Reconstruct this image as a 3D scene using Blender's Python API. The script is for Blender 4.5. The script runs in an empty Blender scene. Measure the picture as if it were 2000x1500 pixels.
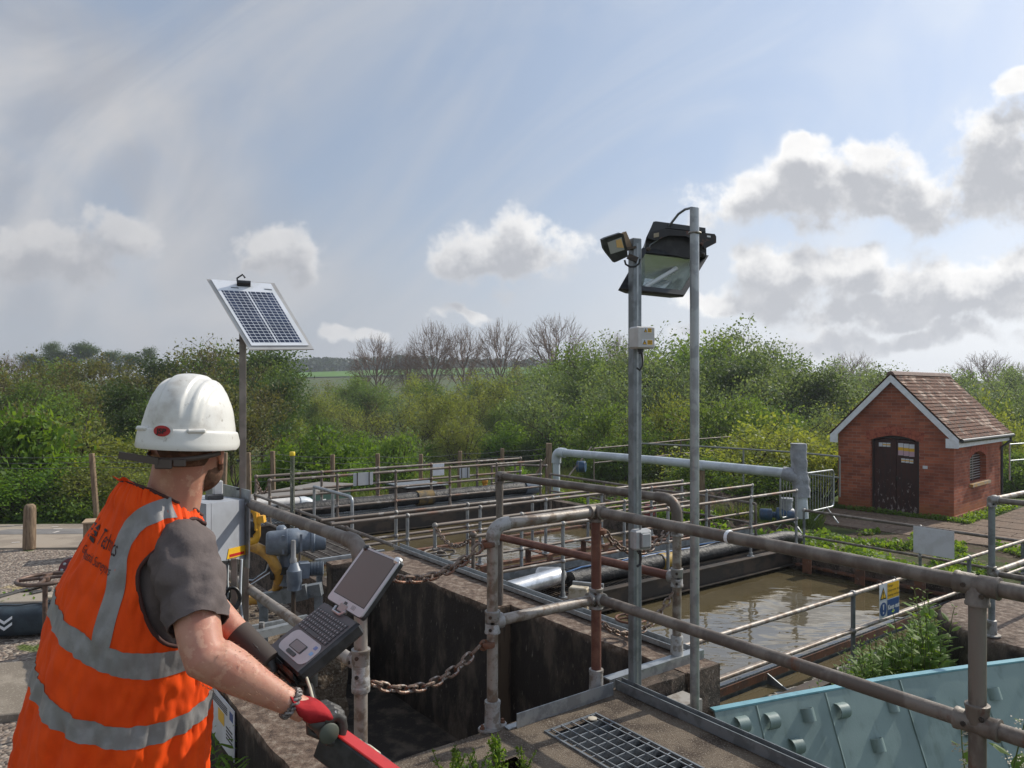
import bpy, math, random
import numpy as np
from mathutils import Vector, Matrix, Quaternion, noise as mnoise
R = math.radians
SC = bpy.context.scene
COL = SC.collection
rnd = random.Random(7)

# ------------------------------------------------------------------ camera, sun, sky, exposure
F, HZ, EYE = 1440.0, 762.0, 1.75
cam_d = bpy.data.cameras.new("camera")
cam = bpy.data.objects.new("camera", cam_d); COL.objects.link(cam)
cam.location = (0, 0, EYE); cam.rotation_euler = (R(90), 0, 0)
cam_d.sensor_width = 36; cam_d.lens = F / 2000 * 36
cam_d.shift_y = 12 / 2000
cam_d.clip_start = 0.05; cam_d.clip_end = 5000
SC.camera = cam

SUN_AZ, SUN_EL = R(58), R(37)          # azimuth clockwise from +Y
sun_dir = Vector((math.sin(SUN_AZ) * math.cos(SUN_EL), math.cos(SUN_AZ) * math.cos(SUN_EL), math.sin(SUN_EL)))
sd = bpy.data.lights.new("sun", 'SUN'); sd.energy = 3.3; sd.angle = R(0.6); sd.color = (1.0, 0.93, 0.82)
so = bpy.data.objects.new("sun", sd); COL.objects.link(so)
so.rotation_euler = sun_dir.to_track_quat('Z', 'Y').to_euler()

SC.view_settings.view_transform = 'Standard'; SC.view_settings.look = 'None'
SC.view_settings.gamma = 1.0; SC.view_settings.exposure = 0.42
SC.render.engine = 'CYCLES'
SC.cycles.use_denoising = True
SC.cycles.max_bounces = 6; SC.cycles.transparent_max_bounces = 8
SC.cycles.diffuse_bounces = 3; SC.cycles.glossy_bounces = 3; SC.cycles.transmission_bounces = 4
SC.cycles.caustics_reflective = False; SC.cycles.caustics_refractive = False
SC.cycles.sample_clamp_indirect = 4.0

def build_world():
    w = bpy.data.worlds.new("World"); SC.world = w; w.use_nodes = True
    w.cycles.sampling_method = 'MANUAL'; w.cycles.sample_map_resolution = 512
    nt = w.node_tree; nt.nodes.clear(); N = nt.nodes; L = nt.links
    def n(t, **k):
        x = N.new(t)
        for a, v in k.items(): setattr(x, a, v)
        return x
    def put(s, v):
        if hasattr(v, 'is_linked'): L.new(v, s)
        else: s.default_value = v
    def M(op, a, b=None, c=None, clamp=False):
        x = n('ShaderNodeMath', operation=op); x.use_clamp = clamp
        put(x.inputs[0], a)
        if b is not None: put(x.inputs[1], b)
        if c is not None: put(x.inputs[2], c)
        return x.outputs[0]
    def VM(op, a, b=None):
        x = n('ShaderNodeVectorMath', operation=op); put(x.inputs[0], a)
        if b is not None: put(x.inputs[1], b)
        return x.outputs[0] if op not in ('LENGTH', 'DOT_PRODUCT') else x.outputs['Value']
    def MIX(f, a, b):
        x = n('ShaderNodeMix', data_type='RGBA'); put(x.inputs['Factor'], f)
        put(x.inputs['A'], a); put(x.inputs['B'], b); return x.outputs['Result']
    def SS(v, lo, hi):
        x = n('ShaderNodeMapRange', interpolation_type='SMOOTHSTEP')
        put(x.inputs[0], v); x.inputs[1].default_value = lo; x.inputs[2].default_value = hi
        return x.outputs[0]
    def noise(v, scale, detail=6, rough=0.55, dist=0.0):
        x = n('ShaderNodeTexNoise'); put(x.inputs['Vector'], v)
        x.inputs['Scale'].default_value = scale; x.inputs['Detail'].default_value = detail
        x.inputs['Roughness'].default_value = rough; x.inputs['Distortion'].default_value = dist
        return x.outputs['Fac']
    tc = n('ShaderNodeTexCoord')
    sep = n('ShaderNodeSeparateXYZ'); L.new(tc.outputs['Generated'], sep.inputs[0])
    x, y, z = sep.outputs
    yy = M('MAXIMUM', M('ABSOLUTE', y), 0.12)
    gx = M('DIVIDE', x, yy); gz = M('DIVIDE', z, yy)
    cmb = n('ShaderNodeCombineXYZ'); L.new(gx, cmb.inputs[0]); L.new(gz, cmb.inputs[1])
    q = cmb.outputs[0]
    sky = n('ShaderNodeTexSky', sky_type='NISHITA'); sky.sun_disc = False
    sky.sun_elevation = SUN_EL; sky.sun_rotation = SUN_AZ
    sky.air_density = 1.0; sky.dust_density = 1.2; sky.ozone_density = 1.0
    base = VM('MULTIPLY', sky.outputs[0], (0.95, 0.88, 0.84))
    # high thin veil
    mp = n('ShaderNodeMapping', vector_type='TEXTURE'); L.new(q, mp.inputs[0]); mp.inputs['Rotation'].default_value = (0, 0, R(36)); mp.inputs['Scale'].default_value = (1.25, 0.50, 1)
    v1 = noise(mp.outputs[0], 1.9, 7, 0.52, 1.6)
    v2 = noise(q, 2.1, 6, 0.55, 0.4)
    right = SS(gx, -0.35, 0.72)
    left = SS(gx, 0.10, -0.62)
    tint = MIX(right, (2.25, 2.72, 3.5, 1), (3.3, 4.25, 5.8, 1))
    c0 = MIX(0.72, base, tint)
    streak = M('MULTIPLY', SS(v1, 0.36, 0.70), 0.72)
    veilcol = MIX(right, (3.35, 3.48, 3.75, 1), (5.2, 5.6, 6.2, 1))
    c0 = MIX(streak, c0, veilcol)
    low = M('MULTIPLY', SS(gz, 0.30, 0.02), M('ADD', 0.62, M('MULTIPLY', right, 0.3)))
    lowcol = MIX(right, (3.0, 3.2, 3.55, 1), (6.3, 6.4, 6.5, 1))
    c0 = MIX(low, c0, lowcol)
    # soft grey banks on the left
    bank = M('MULTIPLY', SS(v2, 0.42, 0.66), M('MULTIPLY', left, 0.85))
    bankcol = MIX(SS(v1, 0.35, 0.65), (2.75, 2.82, 3.05, 1), (3.9, 3.85, 3.88, 1))
    c0 = MIX(bank, c0, bankcol)
    # cumulus: (px, py, rx, ry)
    P = [(985, 500, 150, 80), (925, 530, 100, 45), (1015, 455, 75, 50), (1545, 385, 185, 75), (1730, 395, 180, 70), (1560, 325, 75, 45), (1715, 330, 75, 45),
         (1960, 310, 140, 110), (2000, 178, 45, 35), (1520, 545, 120, 68), (1690, 550, 130, 60), (1870, 570, 190, 65), (1760, 612, 260, 34), (1400, 592, 110, 30),
         (1640, 662, 330, 26), (1960, 520, 90, 50), (672, 645, 48, 20), (745, 642, 42, 17), (240, 448, 110, 48), (90, 498, 145, 56), (545, 512, 100, 52), (470, 535, 45, 28), (905, 622, 45, 12)]
    cents = [((px - 1000) / F, (HZ - py) / F, rx / F, ry / F) for px, py, rx, ry in P]
    def density(qv, det):
        wn = n('ShaderNodeTexNoise'); put(wn.inputs['Vector'], qv); wn.inputs['Scale'].default_value = 7; wn.inputs['Detail'].default_value = 4
        qw = VM('ADD', qv, VM('MULTIPLY', VM('SUBTRACT', wn.outputs['Color'], (0.5, 0.5, 0.5)), (0.16, 0.13, 0)))
        big = noise(qv, 15.0, det, 0.62, 0.0)
        best = None
        for cx, cz, rx, ry in cents:
            d = VM('LENGTH', VM('MULTIPLY', VM('SUBTRACT', qw, (cx, cz, 0)), (1 / rx, 1 / ry, 0)))
            best = d if best is None else M('SMOOTH_MIN', best, d, 0.35)
        return M('ADD', M('MINIMUM', M('SUBTRACT', 1.06, best), 0.75), M('MULTIPLY', M('SUBTRACT', big, 0.5), 1.9))
    D = density(q, 9)
    DU = density(VM('ADD', q, (0.004, 0.040, 0)), 5)
    alpha = SS(D, -0.06, 0.46)
    lit = M('ADD', M('MULTIPLY', SS(DU, 0.55, -0.30), 0.8), M('ADD', M('MULTIPLY', SS(D, 0.6, 0.05), 0.26), M('MULTIPLY', M('SUBTRACT', noise(q, 26.0, 6, 0.6), 0.5), 0.7)), clamp=True)
    fade = SS(gx, -0.6, 0.30)
    dark = MIX(fade, (2.75, 2.8, 3.0, 1), (3.3, 3.38, 3.6, 1))
    bright = MIX(fade, (4.5, 4.45, 4.45, 1), (7.0, 6.9, 6.75, 1))
    cc = MIX(lit, dark, bright)
    amt = M('MULTIPLY', alpha, M('ADD', M('MULTIPLY', fade, 0.18), 0.80))
    c2 = MIX(amt, c0, cc)
    bg = n('ShaderNodeBackground'); L.new(c2, bg.inputs[0]); bg.inputs[1].default_value = 0.118
    out = n('ShaderNodeOutputWorld'); L.new(bg.outputs[0], out.inputs[0])
build_world()

# ------------------------------------------------------------------ frames: u runs along the tank walkways, v across them
AU, BV = (0.8039, 0.5948), (-0.5948, 0.8039)
def W(u, v, z=0.0): return Vector((AU[0] * u + BV[0] * v, AU[1] * u + BV[1] * v, z))
EA, EB, EZ = W(1, 0), W(0, 1), Vector((0, 0, 1))
def at(px, py, d): return Vector(((px - 1000) / F * d, d, EYE + (HZ - py) / F * d))
def onz(px, py, z): return at(px, py, F * (EYE - z) / (py - HZ))

# ------------------------------------------------------------------ mesh builder
def basis(d, up=EZ):
    d = d.normalized()
    if abs(d.dot(up)) > 0.98: up = Vector((0, 1, 0)) if abs(d.y) < 0.9 else Vector((1, 0, 0))
    s = d.cross(up).normalized(); u = s.cross(d).normalized()
    return d, s, u
class MB:
    def __init__(self): self.v = []; self.f = []; self.m = []; self.mi = 0
    def add(self, vs, fs):
        o = len(self.v); self.v.extend([tuple(p) for p in vs])
        for f in fs: self.f.append(tuple(i + o for i in f)); self.m.append(self.mi)
        return self
    def hexa(self, p):      # p: 8 corners, bottom 4 then top 4 (ccw)
        return self.add(p, [(3, 2, 1, 0), (4, 5, 6, 7), (0, 1, 5, 4), (1, 2, 6, 5), (2, 3, 7, 6), (3, 0, 4, 7)])
    def box(self, c, s, x=Vector((1, 0, 0)), y=Vector((0, 1, 0)), z=EZ, ch=0.0):
        c = Vector(c); hx, hy, hz = x * s[0] / 2, y * s[1] / 2, z * s[2] / 2
        if ch <= 0:
            return self.hexa([c - hx - hy - hz, c + hx - hy - hz, c + hx + hy - hz, c - hx + hy - hz, c - hx - hy + hz, c + hx - hy + hz, c + hx + hy + hz, c - hx + hy + hz])
        # chamfered box
        ix, iy, iz = x * ch, y * ch, z * ch
        vs, idx = [], {}
        for a in (-1, 1):
            for b in (-1, 1):
                for d in (-1, 1):
                    p = c + hx * a + hy * b + hz * d
                    for k, q in enumerate((p - iy * b - iz * d, p - ix * a - iz * d, p - ix * a - iy * b)):
                        idx[(a, b, d, k)] = len(vs); vs.append(q)
        fs = []
        for s1 in (-1, 1):
            fs.append([idx[(s1, b, d, 0)] for b, d in ((-1, -1), (1, -1), (1, 1), (-1, 1))][::s1])
            fs.append([idx[(a, s1, d, 1)] for a, d in ((-1, -1), (-1, 1), (1, 1), (1, -1))][::s1])
            fs.append([idx[(a, b, s1, 2)] for a, b in ((-1, -1), (1, -1), (1, 1), (-1, 1))][::s1])
        for b in (-1, 1):
            for d in (-1, 1):
                fs.append([idx[(-1, b, d, 1)], idx[(1, b, d, 1)], idx[(1, b, d, 2)], idx[(-1, b, d, 2)]][::-b * d])
                fs.append([idx[(b, -1, d, 0)], idx[(b, 1, d, 0)], idx[(b, 1, d, 2)], idx[(b, -1, d, 2)]][::b * d])
                fs.append([idx[(b, d, -1, 0)], idx[(b, d, 1, 0)], idx[(b, d, 1, 1)], idx[(b, d, -1, 1)]][::-b * d])
        for a in (-1, 1):
            for b in (-1, 1):
                for d in (-1, 1): fs.append([idx[(a, b, d, k)] for k in range(3)][::a * b * d])
        return self.add(vs, fs)
    def ubox(self, u0, u1, v0, v1, z0, z1, ch=0.0):     # box aligned with the tank frame
        return self.box(W((u0 + u1) / 2, (v0 + v1) / 2, (z0 + z1) / 2), (abs(u1 - u0), abs(v1 - v0), abs(z1 - z0)), EA, EB, EZ, ch)
    def bar(self, p, q, w, h, up=EZ, ch=0.0):
        p, q = Vector(p), Vector(q); d, s, u = basis(q - p, up)
        return self.box((p + q) / 2, ((q - p).length, w, h), d, s, u, ch)
    def tube(self, path, r, n=10, closed=False, cap=True, sx=1.0):
        path = [Vector(p) for p in path]; k = len(path)
        rs = r if isinstance(r, (list, tuple)) else [r] * k
        vs, fs = [], []; s = None
        for i, p in enumerate(path):
            if closed: t = path[(i + 1) % k] - path[i - 1]
            else: t = path[min(i + 1, k - 1)] - path[max(i - 1, 0)]
            if t.length < 1e-9: t = Vector((0, 0, 1))
            t.normalize()
            if s is None: _, s, u = basis(t)
            else:
                s = (s - t * s.dot(t)).normalized()
            u = t.cross(s)
            for j in range(n):
                a = 2 * math.pi * j / n
                vs.append(p + (s * math.cos(a) * sx + u * math.sin(a)) * rs[i])
        for i in range(k if closed else k - 1):
            a, b = i * n, ((i + 1) % k) * n
            for j in range(n): fs.append((a + j, a + (j + 1) % n, b + (j + 1) % n, b + j))
        if cap and not closed:
            fs.append(tuple(range(n))[::-1]); fs.append(tuple((k - 1) * n + j for j in range(n)))
        return self.add(vs, fs)
    def lathe(self, o, axis, prof, n=20):          # prof: (radius, height along axis)
        d, s, u = basis(Vector(axis)); o = Vector(o)
        vs, fs = [], []
        for r, h in prof:
            for j in range(n):
                a = 2 * math.pi * j / n; vs.append(o + d * h + (s * math.cos(a) + u * math.sin(a)) * r)
        for i in range(len(prof) - 1):
            for j in range(n): fs.append((i * n + j, i * n + (j + 1) % n, (i + 1) * n + (j + 1) % n, (i + 1) * n + j))
        fs.append(tuple(range(n))[::-1]); fs.append(tuple((len(prof) - 1) * n + j for j in range(n)))
        return self.add(vs, fs)
    def prism(self, poly, ext):                    # poly: planar list of points, ext: vector
        k = len(poly); poly = [Vector(p) for p in poly]; e = Vector(ext)
        fs = [tuple(range(k))[::-1], tuple(range(k, 2 * k))] + [(i, (i + 1) % k, k + (i + 1) % k, k + i) for i in range(k)]
        return self.add(poly + [p + e for p in poly], fs)
    def sphere(self, c, r, n=14, m=9):
        c = Vector(c); rx, ry, rz = (r, r, r) if not isinstance(r, (tuple, list)) else r
        vs, fs = [c + Vector((0, 0, rz))], []
        for i in range(1, m):
            t = math.pi * i / m
            for j in range(n):
                a = 2 * math.pi * j / n; vs.append(c + Vector((rx * math.sin(t) * math.cos(a), ry * math.sin(t) * math.sin(a), rz * math.cos(t))))
        vs.append(c - Vector((0, 0, rz)))
        for j in range(n): fs.append((0, 1 + j, 1 + (j + 1) % n)); fs.append((len(vs) - 1, 1 + (m - 2) * n + (j + 1) % n, 1 + (m - 2) * n + j))
        for i in range(m - 2):
            for j in range(n): a, b = 1 + i * n + j, 1 + i * n + (j + 1) % n; fs.append((a, a + n, b + n, b))
        return self.add(vs, fs)
    def grid(self, fn, nu, nv, closed_u=False):    # fn(i, j) -> point
        vs = [fn(i, j) for j in range(nv) for i in range(nu)]; fs = []
        for j in range(nv - 1):
            for i in range(nu if closed_u else nu - 1):
                k = (i + 1) % nu; fs.append((j * nu + i, j * nu + k, (j + 1) * nu + k, (j + 1) * nu + i))
        return self.add(vs, fs)
    def build(self, name, mats, parent=None, smooth=None):
        me = bpy.data.meshes.new(name)
        o = Vector((0, 0, 0))
        if parent is not None: o = Vector(parent['_o'])
        me.from_pydata([(x - o.x, y - o.y, z - o.z) for x, y, z in self.v], [], self.f)
        if not isinstance(mats, (list, tuple)): mats = [mats]
        for m in mats: me.materials.append(m)
        if len(mats) > 1: me.polygons.foreach_set('material_index', self.m)
        if smooth is not None:
            me.polygons.foreach_set('use_smooth', [True] * len(me.polygons))
            me.update()
            try: me.set_sharp_from_angle(angle=R(smooth))
            except Exception: pass
        me.update()
        ob = bpy.data.objects.new(name, me); COL.objects.link(ob)
        ob['_o'] = tuple(o)
        if parent is not None: ob.parent = parent
        return ob

def tag(o, label=None, cat=None, group=None, kind=None):
    if label: o['label'] = label
    if cat: o['category'] = cat
    if group: o['group'] = group
    if kind: o['kind'] = kind
    return o
def thing(name, loc, label, cat, group=None):
    o = bpy.data.objects.new(name, None); COL.objects.link(o); o.location = loc; o['_o'] = tuple(loc)
    o.empty_display_size = 0.1
    return tag(o, label, cat, group)
def struct(name, mb, m, smooth=None): return tag(mb.build(name, m, None, smooth), kind='structure')
def copy_tree(o, parent=None):
    c = o.copy(); COL.objects.link(c)
    if parent is not None: c.parent = parent
    for ch in list(o.children): copy_tree(ch, c)
    return c
def arc(c, p0, p1, n=8):
    """points of a rounded corner: from p0 via corner c to p1 (quadratic)"""
    c, p0, p1 = Vector(c), Vector(p0), Vector(p1)
    return [p0 * (1 - t) ** 2 + c * 2 * t * (1 - t) + p1 * t * t for t in [i / n for i in range(n + 1)]]

# ------------------------------------------------------------------ materials
def material(name, col, rough=0.6, metal=0.0, var=None, vscale=6.0, vlo=0.45, vhi=0.6, bump=0.0, bscale=60.0, var2=None, v2scale=25.0, v2lo=0.55, v2hi=0.62,
             spec=0.5, stretch=(1, 1, 1), trans=0.0, rnd_var=0.0, rough2=None, bdist=0.004, clear=0.0):
    m = bpy.data.materials.new(name); m.use_nodes = True
    nt = m.node_tree; N = nt.nodes; L = nt.links
    b = N['Principled BSDF']
    c = lambda k: (*k, 1.0) if len(k) == 3 else k
    b.inputs['Base Color'].default_value = c(col); b.inputs['Roughness'].default_value = rough; b.inputs['Metallic'].default_value = metal
    b.inputs['Specular IOR Level'].default_value = spec
    if clear: b.inputs['Coat Weight'].default_value = clear
    tc = N.new('ShaderNodeTexCoord'); mp = N.new('ShaderNodeMapping'); L.new(tc.outputs['Object'], mp.inputs[0]); mp.inputs['Scale'].default_value = stretch
    def nz(scale, detail=5, rough_=0.6):
        x = N.new('ShaderNodeTexNoise'); L.new(mp.outputs[0], x.inputs['Vector']); x.inputs['Scale'].default_value = scale
        x.inputs['Detail'].default_value = detail; x.inputs['Roughness'].default_value = rough_; return x.outputs['Fac']
    def rng(v, lo, hi):
        x = N.new('ShaderNodeMapRange'); x.interpolation_type = 'SMOOTHSTEP'; L.new(v, x.inputs[0]); x.inputs[1].default_value = lo; x.inputs[2].default_value = hi; return x.outputs[0]
    cur = None
    if var:
        mx = N.new('ShaderNodeMix'); mx.data_type = 'RGBA'; mx.inputs['A'].default_value = c(col); mx.inputs['B'].default_value = c(var)
        f = rng(nz(vscale), vlo, vhi); L.new(f, mx.inputs['Factor']); cur = mx.outputs['Result']
        if rough2 is not None:
            mr = N.new('ShaderNodeMix'); mr.data_type = 'FLOAT'; mr.inputs['A'].default_value = rough; mr.inputs['B'].default_value = rough2
            L.new(f, mr.inputs['Factor']); L.new(mr.outputs['Result'], b.inputs['Roughness'])
    if var2:
        mx = N.new('ShaderNodeMix'); mx.data_type = 'RGBA'
        if cur: L.new(cur, mx.inputs['A'])
        else: mx.inputs['A'].default_value = c(col)
        mx.inputs['B'].default_value = c(var2); L.new(rng(nz(v2scale), v2lo, v2hi), mx.inputs['Factor']); cur = mx.outputs['Result']
    if rnd_var:
        oi = N.new('ShaderNodeObjectInfo'); hs = N.new('ShaderNodeHueSaturation')
        ma = N.new('ShaderNodeMath'); ma.operation = 'MULTIPLY_ADD'; L.new(oi.outputs['Random'], ma.inputs[0]); ma.inputs[1].default_value = rnd_var * 2; ma.inputs[2].default_value = 1 - rnd_var
        L.new(ma.outputs[0], hs.inputs['Value'])
        if cur: L.new(cur, hs.inputs['Color'])
        else: hs.inputs['Color'].default_value = c(col)
        cur = hs.outputs[0]
    if cur: L.new(cur, b.inputs['Base Color'])
    if bump:
        bp = N.new('ShaderNodeBump'); bp.inputs['Strength'].default_value = bump; bp.inputs['Distance'].default_value = bdist
        L.new(nz(bscale, 6, 0.65), bp.inputs['Height']); L.new(bp.outputs[0], b.inputs['Normal'])
    if trans:
        tr = N.new('ShaderNodeBsdfTranslucent'); ms = N.new('ShaderNodeMixShader'); ms.inputs[0].default_value = trans
        if cur:
            g = N.new('ShaderNodeMix'); g.data_type = 'RGBA'; g.blend_type = 'MULTIPLY'; g.inputs['Factor'].default_value = 1
            L.new(cur, g.inputs['A']); g.inputs['B'].default_value = (1.9, 1.75, 0.7, 1); L.new(g.outputs['Result'], tr.inputs[0])
        else: tr.inputs[0].default_value = c([min(1, k * s) for k, s in zip(col, (1.9, 1.75, 0.7))])
        L.new(b.outputs[0], ms.inputs[1]); L.new(tr.outputs[0], ms.inputs[2]); L.new(ms.outputs[0], N['Material Output'].inputs[0])
    return m

MT = {}
MT['tube_brown'] = material('weathered_scaffold_tube', (0.125, 0.103, 0.086), 0.55, 0.25, var=(0.20, 0.175, 0.15), vscale=9, var2=(0.14, 0.066, 0.038), v2scale=14, v2lo=0.62, v2hi=0.74, bump=0.5, bscale=90, stretch=(1, 1, 0.5))
MT['tube_pale'] = material('pale_weathered_tube', (0.30, 0.27, 0.24), 0.5, 0.3, var=(0.16, 0.12, 0.09), vscale=12, var2=(0.20, 0.10, 0.055), v2scale=20, v2lo=0.62, v2hi=0.74, bump=0.4, bscale=90)
MT['tube_red'] = material('rusted_red_tube', (0.115, 0.042, 0.028), 0.6, 0.1, var=(0.17, 0.075, 0.048), vscale=10, bump=0.5, bscale=80)
MT['far_tube'] = material('brown_rail_tube', (0.165, 0.135, 0.112), 0.55, 0.25, var=(0.185, 0.10, 0.066), vscale=3, vlo=0.54, vhi=0.68, var2=(0.28, 0.255, 0.23), v2scale=5)
MT['galv'] = material('galvanised_steel', (0.36, 0.38, 0.39), 0.42, 0.65, var=(0.26, 0.275, 0.285), vscale=14, bump=0.1, bscale=80)
MT['galv_dark'] = material('dull_galvanised_steel', (0.22, 0.24, 0.255), 0.5, 0.5, var=(0.15, 0.165, 0.175), vscale=10, bump=0.15, bscale=60)
MT['galv_fit'] = material('galvanised_fitting', (0.33, 0.325, 0.315), 0.55, 0.4, var=(0.19, 0.165, 0.14), vscale=20, bump=0.5, bscale=120)
MT['alu'] = material('aluminium_cladding', (0.75, 0.76, 0.77), 0.32, 0.85, var=(0.55, 0.56, 0.57), vscale=8, bump=0.15, bscale=18)
MT['conc'] = material('weathered_concrete', (0.175, 0.14, 0.105), 0.9, 0, var=(0.085, 0.065, 0.05), vscale=5, vlo=0.42, vhi=0.62, var2=(0.30, 0.26, 0.21), v2scale=110, v2lo=0.54, v2hi=0.66, bump=1.0, bscale=140, spec=0.2, bdist=0.01)
MT['conc_black'] = material('shade_darkened_concrete', (0.036, 0.030, 0.026), 0.8, 0, var=(0.115, 0.092, 0.072), vscale=5, vlo=0.46, vhi=0.70, var2=(0.17, 0.15, 0.125), v2scale=30, v2lo=0.62, v2hi=0.72, bump=0.9, bscale=60, stretch=(1, 1, 0.45), spec=0.2, bdist=0.012)  # near-black base stands in for shade; the mottling is the concrete's own
MT['conc_pale'] = material('pale_concrete_slab', (0.30, 0.26, 0.21), 0.9, 0, var=(0.20, 0.17, 0.135), vscale=1.2, var2=(0.40, 0.36, 0.31), v2scale=60, v2lo=0.56, v2hi=0.68, bump=0.5, bscale=120, spec=0.2)
MT['rubber'] = material('black_lagging', (0.016, 0.016, 0.017), 0.5, 0, var=(0.035, 0.033, 0.03), vscale=6, bump=1.0, bscale=22, bdist=0.02)
MT['black'] = material('black_plastic', (0.014, 0.0145, 0.016), 0.42, 0, var=(0.03, 0.03, 0.032), vscale=20)
MT['dark_steel'] = material('dark_stained_steel', (0.035, 0.029, 0.024), 0.6, 0.3, var=(0.075, 0.055, 0.04), vscale=3, bump=0.5, bscale=40, stretch=(1, 1, 2))
MT['rust'] = material('rusty_steel', (0.15, 0.065, 0.035), 0.75, 0.1, var=(0.09, 0.05, 0.035), vscale=8, var2=(0.25, 0.19, 0.15), v2scale=14, v2lo=0.58, v2hi=0.68, bump=0.6, bscale=60)
MT['chain'] = material('rusty_chain_steel', (0.17, 0.125, 0.095), 0.5, 0.5, var=(0.14, 0.055, 0.028), vscale=25, var2=(0.34, 0.31, 0.28), v2scale=40, bump=0.4, bscale=150)
MT['grey_pipe'] = material('pale_grey_pipe_paint', (0.52, 0.57, 0.61), 0.4, 0, var=(0.42, 0.46, 0.49), vscale=3)
MT['grey_lag'] = material('grey_lagging_cloth', (0.32, 0.33, 0.355), 0.7, 0, var=(0.25, 0.26, 0.28), vscale=6, bump=1.0, bscale=9, bdist=0.03)
MT['grey_box'] = material('grey_enclosure_plastic', (0.335, 0.355, 0.39), 0.45, 0, var=(0.30, 0.315, 0.345), vscale=5)
MT['actuator'] = material('blue_grey_cast_paint', (0.155, 0.185, 0.225), 0.4, 0, var=(0.12, 0.145, 0.18), vscale=10, bump=0.2, bscale=60)
MT['yellow'] = material('yellow_paint', (0.68, 0.36, 0.035), 0.45, 0, var=(0.50, 0.26, 0.04), vscale=10)
MT['yellow_pipe'] = material('yellow_dusty_hose', (0.50, 0.27, 0.05), 0.55, 0, var=(0.34, 0.18, 0.05), vscale=12)
MT['cap_yellow'] = material('yellow_cap', (0.75, 0.55, 0.03), 0.4)
MT['white'] = material('white_sign_enamel', (0.62, 0.64, 0.68), 0.35, 0, var=(0.55, 0.565, 0.59), vscale=6)
MT['white_paint'] = material('white_paint', (0.74, 0.76, 0.80), 0.5, 0, var=(0.66, 0.68, 0.70), vscale=8)
MT['beige'] = material('dirty_beige_plastic', (0.50, 0.45, 0.36), 0.55, 0, var=(0.34, 0.28, 0.19), vscale=12)
MT['box_white'] = material('pale_enclosure_plastic', (0.52, 0.51, 0.50), 0.45, 0, var=(0.45, 0.44, 0.43), vscale=8)
MT['switch'] = material('grey_switch_plastic', (0.42, 0.43, 0.44), 0.4, 0, var=(0.36, 0.37, 0.38), vscale=10)
MT['teal'] = material('teal_painted_steel', (0.20, 0.272, 0.258), 0.5, 0, var=(0.165, 0.228, 0.22), vscale=2.2, vlo=0.4, vhi=0.65, var2=(0.13, 0.185, 0.17), v2scale=9, v2lo=0.52, v2hi=0.72, bump=0.3, bscale=90, bdist=0.003, stretch=(1, 1, 0.22))
MT['teal_rim'] = material('blue_green_rim_paint', (0.17, 0.36, 0.42), 0.45, 0, var=(0.14, 0.30, 0.35), vscale=6)
MT['red'] = material('red_paint', (0.45, 0.016, 0.014), 0.4, 0, var=(0.36, 0.012, 0.012), vscale=8)
MT['sign_blue'] = material('sign_blue', (0.012, 0.06, 0.22), 0.4)
MT['sign_yellow'] = material('sign_yellow', (0.72, 0.42, 0.02), 0.4)
MT['sign_black'] = material('sign_black', (0.012, 0.012, 0.012), 0.5)
MT['timber'] = material('weathered_timber', (0.24, 0.175, 0.115), 0.85, 0, var=(0.15, 0.105, 0.07), vscale=10, stretch=(3, 3, 0.4), bump=0.6, bscale=60, spec=0.2)
MT['bark'] = material('grey_brown_bark', (0.085, 0.065, 0.05), 0.9, 0, var=(0.05, 0.04, 0.03), vscale=6, spec=0.1)
MT['wire'] = material('fence_wire', (0.14, 0.14, 0.13), 0.6, 0.4)
MT['stem'] = material('green_plant_stem', (0.10, 0.13, 0.04), 0.7, 0, spec=0.2)
def leafmat(name, col, var, trans=0.35, scale=0.5):
    return material(name, col, 0.55, 0, var=var, vscale=scale, vlo=0.35, vhi=0.65, var2=tuple(k * 0.62 for k in col), v2scale=2.4, v2lo=0.5, v2hi=0.68, trans=trans, spec=0.25, rnd_var=0.24)
LF = {}
LF['mid'] = leafmat('mid_green_leaf', (0.085, 0.150, 0.034), (0.12, 0.175, 0.045), 0.42)
LF['dark'] = leafmat('dark_green_leaf', (0.045, 0.082, 0.024), (0.065, 0.10, 0.030))
LF['olive'] = leafmat('olive_leaf', (0.115, 0.135, 0.050), (0.13, 0.115, 0.052))
LF['grey'] = leafmat('grey_green_leaf', (0.150, 0.205, 0.105), (0.12, 0.175, 0.075), 0.4)
LF['bright'] = leafmat('bright_green_leaf', (0.10, 0.195, 0.028), (0.14, 0.215, 0.035), 0.45)
LF['yellow'] = leafmat('yellow_green_leaf', (0.205, 0.235, 0.066), (0.165, 0.21, 0.05), 0.42)
LF['bud'] = leafmat('russet_bud', (0.24, 0.17, 0.125), (0.20, 0.155, 0.10), 0.2)
LF['nettle'] = leafmat('nettle_leaf', (0.115, 0.205, 0.034), (0.155, 0.235, 0.042), 0.45, 3.0)
LF['far'] = leafmat('far_wood_leaf', (0.045, 0.075, 0.038), (0.06, 0.095, 0.045), 0.2, 0.06)
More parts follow.
